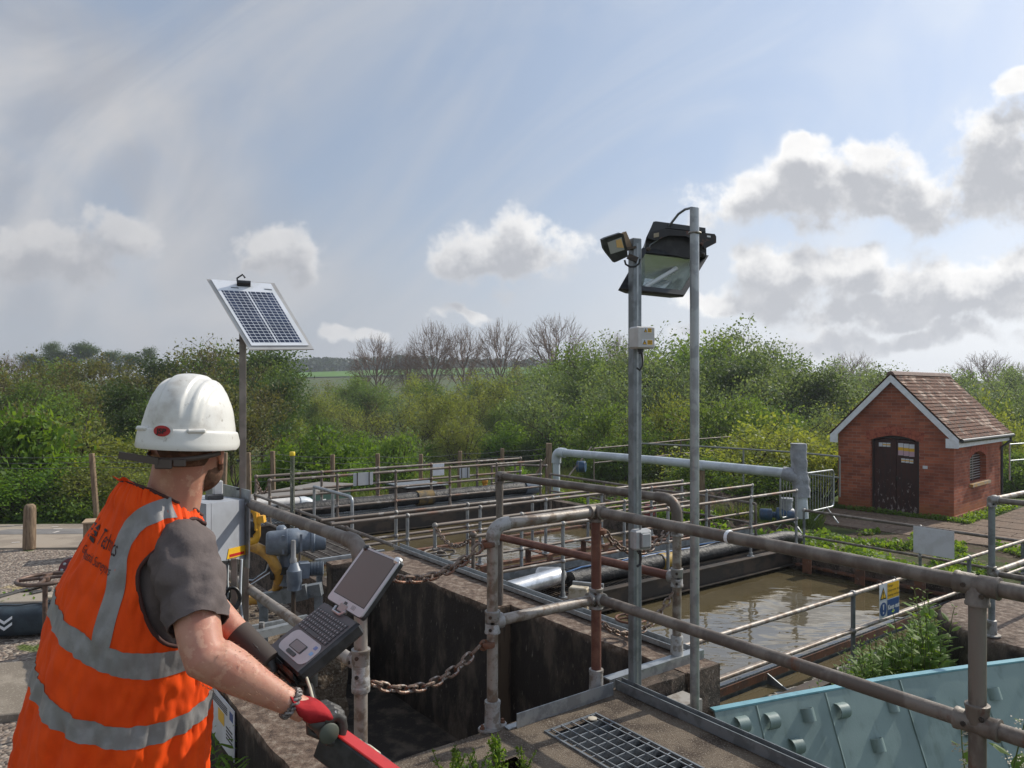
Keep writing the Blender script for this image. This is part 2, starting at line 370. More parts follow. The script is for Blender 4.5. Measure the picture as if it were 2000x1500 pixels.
# ------------------------------------------------------------------ ground
def sstep(a, b, x):
    t = max(0.0, min(1.0, (x - a) / (b - a))); return t * t * (3 - 2 * t)
def fence_y(x): return 20.05 + 0.243 * x if x > -20 else 15.2
def gz(x, y):
    z = -1.36
    z -= 0.29 * sstep(5.5, 8.0, x) * sstep(7.5, 10.5, y)
    z -= 1.0 * sstep(fence_y(min(x, 8)) + 0.5, fence_y(min(x, 8)) + 7, y)
    z -= 0.9 * sstep(30, 55, y)
    hill = 19 * sstep(170, 430, y) * (0.72 + 0.28 * math.sin(x * 0.006 + 0.9))
    hill *= 1.0 - 0.45 * sstep(40, 330, x)
    z += hill + 5 * sstep(430, 900, y)
    if y > 24: z += 0.25 * mnoise.noise(Vector((x * 0.05, y * 0.05, 0)))
    return z
def ground_material():
    m = material('meadow_ground', (0.075, 0.115, 0.028), 0.95, 0, var=(0.10, 0.105, 0.04), vscale=0.06, var2=(0.05, 0.062, 0.024), v2scale=0.7, v2lo=0.45, v2hi=0.7, bump=0.6, bscale=9, spec=0.1, bdist=0.05)
    return m
def axis(lo, hi, mid, n, k=5.5):
    ts = np.linspace(-1, 1, n); s = np.sinh(k * ts) / math.sinh(k)
    return [mid + (hi - mid) * t if t > 0 else mid + (mid - lo) * t for t in s]
xs = axis(-900, 900, 0, 121); ys = axis(-60, 1000, 14, 131, 5.5)
g = MB(); g.grid(lambda i, j: (xs[i], ys[j], gz(xs[i], ys[j])), len(xs), len(ys))
struct('ground', g, ground_material(), 180)

def gravel_material():
    m = material('gravel_stones', (0.22, 0.185, 0.15), 0.9, spec=0.25)
    nt = m.node_tree; N = nt.nodes; L = nt.links; b = N['Principled BSDF']
    tc = N.new('ShaderNodeTexCoord')
    vo = N.new('ShaderNodeTexVoronoi'); vo.inputs['Scale'].default_value = 24; L.new(tc.outputs['Object'], vo.inputs['Vector'])
    cr = N.new('ShaderNodeValToRGB'); e = cr.color_ramp.elements
    e[0].position = 0; e[0].color = (0.10, 0.08, 0.065, 1); e[1].position = 1; e[1].color = (0.42, 0.36, 0.29, 1)
    k = e.new(0.45); k.color = (0.23, 0.18, 0.145, 1); k = e.new(0.75); k.color = (0.28, 0.235, 0.20, 1)
    sp = N.new('ShaderNodeSeparateColor'); L.new(vo.outputs['Color'], sp.inputs[0]); L.new(sp.outputs[0], cr.inputs[0])
    mu = N.new('ShaderNodeMix'); mu.data_type = 'RGBA'; L.new(cr.outputs[0], mu.inputs['A'])
    # sprayed survey marks: blue and yellow blotches
    def blot(seed, lo, hi, scale, col, src):
        ad = N.new('ShaderNodeVectorMath'); L.new(tc.outputs['Object'], ad.inputs[0]); ad.inputs[1].default_value = seed
        nz = N.new('ShaderNodeTexNoise'); nz.inputs['Scale'].default_value = scale; nz.inputs['Detail'].default_value = 4; L.new(ad.outputs[0], nz.inputs['Vector'])
        mr = N.new('ShaderNodeMapRange'); mr.interpolation_type = 'SMOOTHSTEP'; L.new(nz.outputs['Fac'], mr.inputs[0]); mr.inputs[1].default_value = lo; mr.inputs[2].default_value = hi
        mx = N.new('ShaderNodeMix'); mx.data_type = 'RGBA'; L.new(mr.outputs[0], mx.inputs['Factor']); L.new(src, mx.inputs['A']); mx.inputs['B'].default_value = (*col, 1); return mx.outputs['Result']
    c = blot((3, 9, 0), 0.66, 0.74, 0.9, (0.05, 0.12, 0.42), cr.outputs[0])
    c = blot((13, 4, 0), 0.66, 0.76, 0.8, (0.36, 0.27, 0.06), c)
    c = blot((21, 30, 0), 0.64, 0.70, 1.3, (0.09, 0.12, 0.03), c)
    L.new(c, b.inputs['Base Color']); N.remove(mu)
    bp = N.new('ShaderNodeBump'); bp.inputs['Strength'].default_value = 1.0; bp.inputs['Distance'].default_value = 0.03; bp.invert = True
    L.new(vo.outputs['Distance'], bp.inputs['Height']); L.new(bp.outputs[0], b.inputs['Normal'])
    return m
MT['gravel'] = gravel_material()
g = MB(); nx, ny = 60, 50
def gv(i, j):
    x = -15 + 17.2 * i / (nx - 1); y = 2.2 + 12.0 * j / (ny - 1)
    return (x, y, -1.325 + 0.03 * mnoise.noise(Vector((x * 0.7, y * 0.7, 3))))
g.grid(gv, nx, ny); struct('gravel', g, MT['gravel'], 180)
MT['path'] = material('concrete_path', (0.33, 0.28, 0.225), 0.9, 0, var=(0.25, 0.21, 0.17), vscale=0.9, var2=(0.46, 0.20, 0.07), v2scale=1.1, v2lo=0.62, v2hi=0.70, bump=0.4, bscale=80, spec=0.2)
g = MB(); g.add([(-17, 14.0, -1.29), (-5.2, 14.35, -1.29), (-5.2, 16.9, -1.29), (-17, 16.55, -1.29), (-17, 14.0, -1.4), (-5.2, 14.35, -1.4)], [(0, 1, 2, 3), (4, 5, 1, 0)])
struct('path', g, MT['path'])
# darker repaired panel and sprayed dashes on the path
g = MB(); g.add([(-11.3, 15.5, -1.285), (-6.2, 15.7, -1.285), (-6.2, 16.3, -1.285), (-11.0, 16.1, -1.285)], [(0, 1, 2, 3)])
struct('path_patch', g, material('grey_path_patch', (0.20, 0.19, 0.18), 0.9, 0, var=(0.16, 0.15, 0.145), vscale=2))
g = MB()
for k in range(26):
    x, y = rnd.uniform(-13, -7), rnd.uniform(14.6, 16.5); a = rnd.choice((0.1, 0.25, 1.5)); l = rnd.uniform(0.10, 0.2)
    d = Vector((math.cos(a), math.sin(a), 0)); s = Vector((-d.y, d.x, 0)) * 0.03; p = Vector((x, y, -1.2805))
    g.add([p - s, p + d * l - s, p + d * l + s, p + s], [(0, 1, 2, 3)])
tag(g.build('paint_marks', material('white_survey_paint', (0.6, 0.55, 0.5), 0.8)), kind='structure')
# concrete slab strip and kerb at lower left
g = MB(); g.box((-5.9, 7.35, -1.33), (3.6, 1.5, 0.12), Vector((0.97, 0.24, 0)), Vector((-0.24, 0.97, 0)), EZ, 0.01)
struct('slab', g, MT['conc_pale'])
g = MB(); g.box((-9.2, 10.6, -1.36), (7, 0.5, 0.16), Vector((0.99, 0.1, 0)), Vector((-0.1, 0.99, 0)), EZ, 0.01)
struct('kerb', g, MT['conc_pale'])

# ------------------------------------------------------------------ raised deck and pit walls
MT['deck'] = MT['conc']
g = MB()
def deck_top(i, j):
    u = -1.5 + 4.6 * i / 60; v = -2.5 + 5.62 * j / 74
    return W(u, v, 0.006 * mnoise.noise(Vector((u * 5, v * 5, 0))))
# the weed hole is a shallow broken pocket in the slab
hu, hv = 1.86, 2.72
keep = MB(); keep.grid(deck_top, 61, 75)
fs = []
for f in keep.f:
    c = sum((Vector(keep.v[i]) for i in f), Vector()) / 4
    u, v = c.x * AU[0] + c.y * AU[1], c.x * BV[0] + c.y * BV[1]
    if ((u - hu) / 0.26) ** 2 + ((v - hv) / 0.13) ** 2 < 1: continue
    if 2.375 < u < 2.735 and 1.86 < v < 2.93: continue
    fs.append(f)
keep.f = fs; keep.m = [0] * len(fs)
keep.ubox(-1.5, 3.1, 3.12, 3.122, -0.3, -0.001)
keep.ubox(3.1, 3.102, -2.5, 3.12, -0.5, -0.001)
struct('deck', keep, MT['conc'], 180)
g = MB(); g.ubox(-1.5, 3.09, -2.5, 3.11, -0.3, -0.16)
struct('deck_base', g, MT['conc_black'])

def wall_thing(name, label, build, m, cat='wall'):
    g = MB(); build(g); o = g.build(name, m); tag(o, label, cat); return o
def rough_slab(g, u0, u1, v0, v1, z0, z1, n=26, amp=0.012, seed=0):
    """a concrete block in the tank frame with slightly uneven faces and worn edges"""
    du, dv, dz = u1 - u0, v1 - v0, z1 - z0
    def wob(u, v, z): return W(u + amp * mnoise.noise(Vector((u * 6, v * 6, z * 6 + seed))), v + amp * mnoise.noise(Vector((u * 6 + 9, v * 6, z * 6 + seed))), z + amp * 0.7 * mnoise.noise(Vector((u * 7, v * 7 + 5, z * 7 + seed))))
    def face(fn, l1, l2):
        a = max(2, int(l1 / 0.06) + 1); b = max(2, int(l2 / 0.06) + 1); a = min(a, 120); b = min(b, 60)
        g.grid(lambda i, j: wob(*fn(i / (a - 1), j / (b - 1))), a, b)
    face(lambda s, t: (u0 + du * s, v0 + dv * t, z1), du, dv)
    face(lambda s, t: (u0 + du * s, v0, z0 + dz * t), du, dz)
    face(lambda s, t: (u1 - du * s, v1, z0 + dz * t), du, dz)
    face(lambda s, t: (u0, v1 - dv * s, z0 + dz * t), dv, dz)
    face(lambda s, t: (u1, v0 + dv * s, z0 + dz * t), dv, dz)
def conc_wall_material(name, inner_dark):
    """brown lichened concrete on top, near-black below, with shade put into the colour"""
    m = MT['conc_black'].copy(); m.name = name
    nt = m.node_tree; N = nt.nodes; L = nt.links; b = N['Principled BSDF']
    src = b.inputs['Base Color'].links[0].from_socket
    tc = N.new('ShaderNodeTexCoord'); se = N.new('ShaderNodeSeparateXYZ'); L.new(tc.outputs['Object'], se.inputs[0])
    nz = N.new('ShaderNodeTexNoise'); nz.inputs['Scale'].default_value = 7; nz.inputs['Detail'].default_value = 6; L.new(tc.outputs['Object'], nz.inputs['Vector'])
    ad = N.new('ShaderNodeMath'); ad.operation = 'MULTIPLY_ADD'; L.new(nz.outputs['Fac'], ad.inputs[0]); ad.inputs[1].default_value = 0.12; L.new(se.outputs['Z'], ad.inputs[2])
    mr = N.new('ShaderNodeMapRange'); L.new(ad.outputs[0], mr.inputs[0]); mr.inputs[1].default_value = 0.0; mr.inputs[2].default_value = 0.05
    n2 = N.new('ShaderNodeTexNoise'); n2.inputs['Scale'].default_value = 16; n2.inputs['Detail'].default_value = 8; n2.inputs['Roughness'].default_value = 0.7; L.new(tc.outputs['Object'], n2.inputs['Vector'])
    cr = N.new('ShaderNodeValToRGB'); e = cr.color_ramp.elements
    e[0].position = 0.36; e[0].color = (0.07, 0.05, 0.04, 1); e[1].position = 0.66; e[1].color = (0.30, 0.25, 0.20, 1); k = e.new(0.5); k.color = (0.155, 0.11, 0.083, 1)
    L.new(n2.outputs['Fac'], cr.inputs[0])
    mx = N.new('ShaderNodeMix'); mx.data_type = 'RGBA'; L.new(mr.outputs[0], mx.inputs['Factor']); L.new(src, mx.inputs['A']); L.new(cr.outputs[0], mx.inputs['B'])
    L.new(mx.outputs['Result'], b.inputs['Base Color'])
    return m
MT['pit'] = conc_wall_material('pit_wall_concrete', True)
MT['conc_mid'] = material('stained_concrete', (0.13, 0.10, 0.08), 0.9, 0, var=(0.055, 0.045, 0.037), vscale=8, vlo=0.4, vhi=0.6, var2=(0.24, 0.2, 0.165), v2scale=60, v2lo=0.56, v2hi=0.68, bump=1.0, bscale=90, spec=0.2, bdist=0.01)
MT['conc_streak'] = material('brown_streaked_concrete', (0.15, 0.105, 0.07), 0.9, 0, var=(0.06, 0.045, 0.035), vscale=14, bump=0.8, bscale=60, stretch=(1, 1, 0.15), spec=0.2)
def bw(g):
    rough_slab(g, 3.40, 3.86, 4.85, 7.24, -1.36, 0.0, seed=1); rough_slab(g, 3.57, 3.86, 3.02, 4.845, -1.36, 0.0, seed=4)
    rough_slab(g, 2.98, 3.395, 7.08, 7.24, -1.36, -0.02, seed=7)
o = wall_thing('pit_wall', 'long shade-darkened concrete pit wall capped by a galvanised angle', bw, MT['pit'])
o['_o'] = (0, 0, 0)
g = MB(); g.ubox(3.385, 3.565, 4.838, 4.848, -1.36, -0.01); g.build('corner_pier', MT['conc_streak'], o)
g = MB(); g.ubox(3.585, 3.865, 3.0, 3.018, -0.42, 0.002); g.ubox(3.862, 3.875, 3.0, 3.2, -0.42, 0.0); g.build('wall_end', MT['conc_mid'], o)
g = MB(); g.ubox(3.78, 3.86, 3.12, 7.30, 0.012, 0.02); g.ubox(3.855, 3.862, 3.12, 7.30, -0.05, 0.055); g.ubox(3.775, 3.782, 3.12, 7.30, 0.02, 0.05); g.build('edge_angle', MT['galv'], o)
def bw(g): rough_slab(g, 1.2, 1.5, 3.13, 5.3, -1.36, 0.0, seed=11)
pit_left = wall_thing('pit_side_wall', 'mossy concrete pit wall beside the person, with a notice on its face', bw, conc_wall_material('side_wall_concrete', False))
def bw(g): rough_slab(g, 1.52, 2.62, 5.9, 10.2, -1.36, -0.5, amp=0.03, seed=21)
g = MB(); bw(g); struct('inlet_floor', g, material('rubble_floor', (0.20, 0.15, 0.105), 0.95, 0, var=(0.11, 0.08, 0.055), vscale=9, var2=(0.30, 0.25, 0.19), v2scale=40, v2lo=0.5, v2hi=0.62, bump=1.0, bscale=50, bdist=0.03, spec=0.1))
g = MB()
for k in range(420):
    u, v = rnd.uniform(1.55, 2.6), rnd.uniform(5.95, 10); s = rnd.uniform(0.012, 0.04)
    g.sphere(W(u, v, -0.49), (s, s * rnd.uniform(0.6, 1), s * 0.6), 6, 4)
tag(g.build('rubble', MT['conc_mid']), kind='stuff')

g = MB(); g.ubox(1.505, 3.565, 3.135, 7.075, -1.42, -1.26); struct('pit_floor', g, MT['conc_black'])  # dark colour stands in for shade at the pit bottom
# ------------------------------------------------------------------ settling tanks: walls, water, beams
def water_material():
    m = material('murky_water', (0.110, 0.088, 0.048), 0.02, 0, var=(0.092, 0.073, 0.039), vscale=1.5, spec=0.5)
    nt = m.node_tree; N = nt.nodes; L = nt.links; b = N['Principled BSDF']; b.inputs['IOR'].default_value = 1.9
    tc = N.new('ShaderNodeTexCoord'); mp = N.new('ShaderNodeMapping'); L.new(tc.outputs['Object'], mp.inputs[0]); mp.inputs['Rotation'].default_value = (0, 0, R(35)); mp.inputs['Scale'].default_value = (1.0, 2.2, 1)
    n1 = N.new('ShaderNodeTexNoise'); n1.inputs['Scale'].default_value = 0.9; n1.inputs['Detail'].default_value = 2; n1.inputs['Distortion'].default_value = 0.8; L.new(mp.outputs[0], n1.inputs['Vector'])
    n2 = N.new('ShaderNodeTexNoise'); n2.inputs['Scale'].default_value = 5; n2.inputs['Detail'].default_value = 1; L.new(mp.outputs[0], n2.inputs['Vector'])
    ad = N.new('ShaderNodeMath'); ad.operation = 'MULTIPLY_ADD'; L.new(n2.outputs['Fac'], ad.inputs[0]); ad.inputs[1].default_value = 0.12; L.new(n1.outputs['Fac'], ad.inputs[2])
    bp = N.new('ShaderNodeBump'); bp.inputs['Strength'].default_value = 0.24; bp.inputs['Distance'].default_value = 0.06; L.new(ad.outputs[0], bp.inputs['Height']); L.new(bp.outputs[0], b.inputs['Normal'])
    return m
MT['water'] = water_material()
WZ = -1.0
g = MB(); g.ubox(3.88, 10.28, 4.32, 14.15, WZ - 0.3, WZ); struct('water', g, MT['water'])
g = MB(); g.ubox(3.9, 10.28, 3.98, 4.28, -1.3, -1.10); struct('channel_water', g, MT['water'])
def ibeam(g, u0, u1, v, z0, z1, fw=0.12, t=0.012):
    g.ubox(u0, u1, v - t / 2, v + t / 2, z0 + 0.0125, z1 - 0.0125)
    g.ubox(u0, u1, v - fw / 2, v + fw / 2, z1 - 0.012, z1); g.ubox(u0, u1, v - fw / 2, v + fw / 2, z0, z0 + 0.012)
tw = thing('tank_wall', W(7, 9, -1.36), 'low dark concrete wall round the settling tanks', 'wall')
g = MB(); g.ubox(3.7, 3.875, 7.31, 14.4, -1.5, -0.76); g.ubox(10.29, 10.5, 3.8, 14.4, -1.5, -0.66); g.ubox(3.88, 10.285, 14.2, 14.4, -1.5, -0.5); g.build('wall', MT['conc_mid'], tw)
g = MB(); g.ubox(3.88, 10.285, 3.82, 3.96, -1.5, -1.02); g.build('channel_wall', MT['dark_steel'], tw)
g = MB(); g.ubox(10.2, 10.288, 4.3, 6.5, -0.93, -0.90)
g.build('ledge', MT['rust'], tw)
for vv in (4.55, 5.35, 6.15):
    g = MB(); g.ubox(9.95, 10.285, vv - 0.07, vv + 0.07, -0.715, -0.70); g.ubox(9.95, 9.965, vv - 0.07, vv + 0.07, -0.95, -0.716); g.build('bracket', MT['rust'], tw)
wp = thing('weir_plate', W(7, 4.3, -1.3), 'long notched steel weir plate along the near side of the nearest tank', 'weir')
g = MB(); n = 110; u0, u1 = 3.9, 10.25
pts = []
for k in range(n):
    a = u0 + (u1 - u0) * k / n; w = (u1 - u0) / n
    pts += [W(a, 4.31, -0.97), W(a + w * 0.4, 4.31, -0.97), W(a + w * 0.5, 4.31, -0.995), W(a + w * 0.6, 4.31, -0.97)]
g.prism([W(u0, 4.31, -1.2)] + [W(u1, 4.31, -1.2)] + [W(u1, 4.31, -0.97)] + pts[::-1], EB * -0.006)
g.build('plate', MT['galv_dark'], wp)
g = MB(); g.tube([W(3.9, 4.36, -0.93), W(10.2, 4.36, -0.93)], 0.028, 8); g.build('scum_pipe', MT['tube_brown'], wp, 60)
g = MB(); g.ubox(3.9, 10.2, 4.285, 4.295, -1.06, -0.985); g.build('stiffener', MT['rust'], wp)
g = MB(); g.prism([W(6.25, 4.28, -1.0), W(6.25, 4.0, -1.12), W(6.25, 4.28, -1.12)], EA * 0.012); g.build('gusset', MT['galv_dark'], wp)

# ------------------------------------------------------------------ handrails on the walkways
def rail_run(name, label, pts, z0, ztop, mids, mat_, r=0.022, group=None, post_mat=None, cat='handrail', ends=None, posts=None):
    """pts: (u, v) of the posts in order; one thing with posts, rails and ball fittings"""
    base = W(pts[0][0], pts[0][1], z0)
    t = thing(name, base, label, cat, group)
    for (u, v) in (posts or pts):
        g = MB(); g.tube([W(u, v, z0), W(u, v, ztop)], r, 8); g.lathe(W(u, v, z0 - 0.002), (0, 0, 1), [(r * 2.4, 0), (r * 2.4, 0.012), (r * 1.4, 0.014), (r * 1.3, 0.06)], 10)
        g.build('post', post_mat or mat_, t, 60)
    e0, e1 = ends or ((0, 0), (0, 0))
    path = [(pts[0][0] + e0[0], pts[0][1] + e0[1])] + list(pts[1:-1]) + [(pts[-1][0] + e1[0], pts[-1][1] + e1[1])]
    g = MB(); g.tube([W(u, v, ztop) for u, v in path], r, 8); g.build('top_rail', mat_, t, 60)
    for z in mids:
        g = MB(); g.tube([W(u, v, z) for u, v in path], r * 0.9, 8); g.build('mid_rail', mat_, t, 60)
    for (u, v) in (posts or pts):
        for z in [ztop] + list(mids):
            g = MB(); g.sphere(W(u, v, z), r * 1.55, 8, 6); g.build('fitting', MT['galv_fit'] if post_mat else mat_, t, 60)
    return t
U1 = [4.4, 5.67, 7.5, 9.3, 10.47]
def ln(us, v): return [(u, v) for u in us]
rail_run('handrail', 'galvanised front handrail of the nearest tank walkway', ln(U1, 6.65), -0.70, 0.17, [-0.27], MT['far_tube'], group='tank walkway handrails', post_mat=MT['galv'], posts=ln(U1[1:], 6.65), ends=((0, 0), (0, 0)))
rail_run('handrail', 'rusty back handrail of the nearest tank walkway', ln(U1, 7.46), -0.70, 0.17, [-0.27], MT['far_tube'], group='tank walkway handrails', post_mat=MT['galv'])
g = MB(); g.tube([W(4.4, 6.65, -1.0), W(4.4, 6.65, 0.17)], 0.022, 8); g.sphere(W(4.4, 6.65, 0.19), 0.042, 8, 6); tag(g.build('gate_post', MT['tube_brown'], None, 60), 'single rusty gate post with a ball top where the hanging chain ends', 'post')
U2 = [3.45, 4.46, 5.56, 6.7, 7.8, 8.9, 10.0]
rail_run('handrail', 'brown handrail nearer the camera on the narrow middle trough', ln(U2, 8.24), -0.60, 0.17, [-0.13], MT['far_tube'], group='tank walkway handrails', post_mat=MT['galv'], posts=ln(U2[1:], 8.24))
rail_run('handrail', 'brown handrail on the far side of the narrow middle trough', ln(U2, 8.55), -0.60, 0.17, [-0.13], MT['far_tube'], group='tank walkway handrails', post_mat=MT['galv'], posts=ln(U2[1:], 8.55))
U3 = [4.25, 5.5, 6.7, 7.93, 9.1, 10.3]
rail_run('handrail', 'brown handrail on the near edge of the farthest walkway', ln(U3, 12.85), -0.60, 0.17, [-0.13, -0.40], MT['far_tube'], group='tank walkway handrails', r=0.026)
rail_run('handrail', 'brown handrail on the far edge of the farthest walkway, hung with white plates', ln(U3, 13.6), -0.60, 0.17, [-0.13, -0.40], MT['far_tube'], group='tank walkway handrails', r=0.026)
rail_run('handrail', 'brown handrail round the far bank corner of the tanks', [(10.2, 14.6), (10.9, 14.6), (11.4, 14.0)], -1.3, -0.1, [-0.5], MT['far_tube'], r=0.026)
# rail over the left tank edge and the pale looped rail
rail_run('handrail', 'low brown handrail running back from the pit wall over the tank edge', [(3.8, 7.35), (3.8, 8.6), (3.8, 10.2), (3.8, 12.2)], -0.76, 0.03, [-0.34], MT['tube_brown'], posts=[(3.8, 8.6), (3.8, 10.2), (3.8, 12.2)])
t = thing('guard_rail', W(4.8, 11, -0.76), 'pale galvanised looped guard rail by the farthest walkway', 'guard rail')
g = MB(); P0, P1 = W(4.8, 10.65, -0.8), W(4.8, 12.2, -0.8)
top = [W(4.8, 10.65, -0.9)] + arc(W(4.8, 10.65, 0.09), W(4.8, 10.65, 0.0), W(4.8, 10.76, 0.09), 5) + [W(4.8, 12.2, 0.09)]
g.tube(top, 0.028, 8); g.build('rail', MT['galv'], t, 60)
for v in (11.4, 12.2):
    g = MB(); g.tube([W(4.8, v, -0.8), W(4.8, v, 0.09)], 0.026, 8); g.build('post', MT['galv'], t, 60)
# near-side rail with the warning sign, turning along the hut path
rail_run('handrail', 'low brown handrail carrying the Keep out sign along the nearest tank', [(4.4, 4.02), (7.35, 4.02), (10.1, 4.02), (12.05, 4.02)], -1.05, -0.35, [-0.73], MT['tube_pale'], r=0.024, post_mat=MT['galv_dark'], posts=[(7.35, 4.02), (10.1, 4.02), (12.05, 4.02)])
rail_run('handrail', 'low brown handrail with one blank plate in front of the brick hut', [(12.05, 4.1), (12.05, 5.5), (12.05, 7.5)], -1.4, -0.40, [-0.86], MT['tube_brown'], r=0.024, post_mat=MT['galv_dark'])
# walkways
def walkway(label, u0, u1, v0, v1, z, bz, deck_m, beam_m):
    t = thing('walkway', W(u0, v0, bz), label, 'walkway')
    g = MB(); ibeam(g, u0, u1, v0, bz, z); g.build('beam', beam_m, t)
    g = MB(); ibeam(g, u0, u1, v1, bz, z); g.build('beam', beam_m, t)
    g = MB(); n = int((u1 - u0) / 0.055)
    for k in range(n): g.ubox(u0 + (u1 - u0) * k / n, u0 + (u1 - u0) * (k + 0.42) / n, v0 + 0.062, v1 - 0.062, z - 0.02, z + 0.004)
    g.ubox(u0, u1, (v0 + v1) / 2 - 0.01, (v0 + v1) / 2 + 0.01, z - 0.0195, z + 0.0035)
    g.build('deck', deck_m, t); return t
walkway('nearest tank walkway, a dark steel bridge carrying black pipes', 3.9, 10.29, 6.62, 7.47, -0.70, -0.95, MT['dark_steel'], MT['dark_steel'])
walkway('farthest tank walkway, dark steel with grey open grating', 3.9, 10.29, 12.85, 13.62, -0.60, -0.97, MT['galv_dark'], MT['dark_steel'])
t = thing('trough', W(3.9, 8.2, -0.95), 'narrow rusty steel trough between the two tank walkways', 'trough')
g = MB(); ibeam(g, 3.9, 10.29, 8.2, -0.97, -0.80, 0.09); g.build('beam', MT['rust'], t)
g = MB(); ibeam(g, 3.9, 10.29, 8.6, -0.97, -0.80, 0.09); g.build('beam', MT['rust'], t)
g = MB(); g.ubox(3.9, 10.29, 8.25, 8.55, -0.99, -0.97); g.build('trough_floor', MT['dark_steel'], t)
for u in U2[1:]:
    g = MB(); g.ubox(u - 0.05, u + 0.05, 8.14, 8.66, -0.615, -0.60); g.ubox(u - 0.05, u + 0.05, 8.14, 8.155, -0.8, -0.616); g.ubox(u - 0.05, u + 0.05, 8.645, 8.66, -0.8, -0.616); g.build('bracket', MT['rust'], t)
# rusty scum beams lying at water level
for v, lab in ((7.75, 'rusty scum beam just behind the nearest walkway'), (9.4, 'rusty scum beam behind the narrow trough'), (11.0, 'rusty scum beam in front of the farthest walkway')):
    g = MB(); g.ubox(3.95, 10.25, v, v + 0.10, -1.02, -0.955); o = g.build('scum_beam', MT['rust']); tag(o, lab, 'beam', 'scum beams'); o['_o'] = (0, 0, 0)
def lagged_pipe(label, pts, r, m, seed=0, name='lagged_pipe', bands=0):
    t = thing(name, pts[0], label, 'pipe')
    g = MB(); path = []; rr = []
    for a, b in zip(pts[:-1], pts[1:]):
        a, b = Vector(a), Vector(b); n = max(2, int((b - a).length / 0.09))
        for k in range(n):
            p = a.lerp(b, k / n); s = mnoise.noise(p * 3 + Vector((seed, 0, 0)))
            path.append(p + Vector((0, 0, 0.012 * s))); rr.append(r * (1 + 0.13 * mnoise.noise(p * 7 + Vector((seed, 0, 0)))))
    path.append(Vector(pts[-1])); rr.append(r); g.tube(path, rr, 12); g.build('lagging', m, t, 60)
    return t
lp = lagged_pipe('black lagged pipe with a yellow taped joint on the nearest walkway', [W(6.0, 6.9, -0.60), W(10.5, 6.9, -0.60), W(10.9, 6.9, -0.66)], 0.10, MT['rubber'], 1)
g = MB(); g.lathe(W(7.62, 6.9, -0.60), EA, [(0.115, 0), (0.118, 0.02), (0.112, 0.2), (0.116, 0.22)], 14); g.build('joint_tape', material('yellow_tape', (0.42, 0.27, 0.05), 0.6, var=(0.12, 0.14, 0.2), vscale=9, vlo=0.5, vhi=0.56), lp, 60)
lp = lagged_pipe('long black lagged pipe with one yellowed joint on the farthest walkway', [W(4.5, 13.2, -0.45), W(10.1, 13.2, -0.45)], 0.13, MT['rubber'], 2)
g = MB(); g.lathe(W(7.35, 13.2, -0.45), EA, [(0.15, 0), (0.155, 0.04), (0.15, 0.34), (0.156, 0.36)], 14); g.build('joint_tape', material('yellowed_lagging', (0.22, 0.145, 0.05), 0.7, var=(0.10, 0.085, 0.06), vscale=7), lp, 60)
g = MB(); g.lathe(W(10.1, 13.2, -0.45), EA, [(0.15, 0), (0.17, 0.1), (0.17, 0.3), (0.14, 0.4)], 14); g.build('end_box', MT['actuator'], lp, 60)
# cable ladder on the nearest walkway
t = thing('cable_tray', W(5, 7.2, -0.66), 'galvanised cable ladder with loose cables along the nearest walkway', 'cable tray')
g = MB()
for v in (7.06, 7.12, 7.18, 7.3, 7.36): g.ubox(4.6, 10.4, v, v + 0.022, -0.66, -0.60)
g.build('ladder', MT['galv_dark'], t)
for k in range(5):
    g = MB(); v = 7.05 + 0.06 * k
    g.tube([W(4.7 + 0.3 * i, v + 0.03 * math.sin(i * 1.7 + k), -0.585 + 0.012 * math.sin(i * 2.3 + k * 2)) for i in range(19)], 0.011, 6); g.build('cable', [MT['black'], MT['grey_pipe'], MT['black'], material('blue_cable', (0.1, 0.2, 0.4), 0.5), MT['black']][k], t, 60)
g = MB(); g.ubox(4.6, 10.4, 7.40, 7.412, -0.69, -0.5); o = g.build('kick_board', MT['galv_dark']); tag(o, 'long grey kick board along the back of the nearest walkway', 'board')
# silver duct and control box at the near end of the nearest walkway
t = thing('clad_duct', W(5.0, 6.95, -0.5), 'silver clad duct with rounded elbow lying on the walkway', 'duct')
g = MB(); pts = [W(4.92, 6.85, -0.56), W(5.40, 6.85, -0.53), W(5.60, 6.85, -0.515)] + arc(W(5.85, 6.85, -0.50), W(5.60, 6.85, -0.515), W(5.87, 7.03, -0.55), 6) + [W(5.80, 7.25, -0.58)]
g.tube(pts, 0.105, 16); g.build('cladding', MT['alu'], t, 50)
for p, q in ((0, 1), (2, 3)):
    g = MB(); d = (pts[q] - pts[p]).normalized(); g.lathe(pts[p] + d * 0.01, d, [(0.107, 0), (0.112, 0.005), (0.112, 0.02), (0.107, 0.025)], 16); g.build('joint_band', MT['alu'], t, 50)
g = MB(); g.lathe(W(4.97, 6.85, -0.557), EA * -1, [(0.115, 0), (0.115, 0.05), (0.06, 0.07), (0.06, 0.16)], 14); g.build('duct_flange', MT['galv_dark'], t, 50)
t = thing('control_box', onz(1130, 1184, -0.7), 'dirty cream control box with a red button on the walkway edge', 'control box')
c = onz(1131, 1170, -0.55); fx = Vector((0.93, -0.36, 0)).normalized(); fy = Vector((0.36, 0.93, 0)).normalized()
g = MB(); g.box(c, (0.21, 0.13, 0.27), fx, fy, EZ, 0.012); g.build('case', MT['beige'], t)
g = MB(); g.lathe(c - fx * 0.065 - fy * 0.064 - EZ * 0.03, -fy, [(0.03, 0), (0.03, 0.02), (0.025, 0.035)], 12); g.build('stop_button', MT['red'], t, 50)
g = MB(); g.box(c + fx * 0.005 - fy * 0.068 - EZ * 0.03, (0.035, 0.01, 0.05), fx, fy); g.lathe(c + fx * 0.065 - fy * 0.064 - EZ * 0.03, -fy, [(0.026, 0), (0.026, 0.012), (0.02, 0.02)], 12); g.build('switch', MT['black'], t)
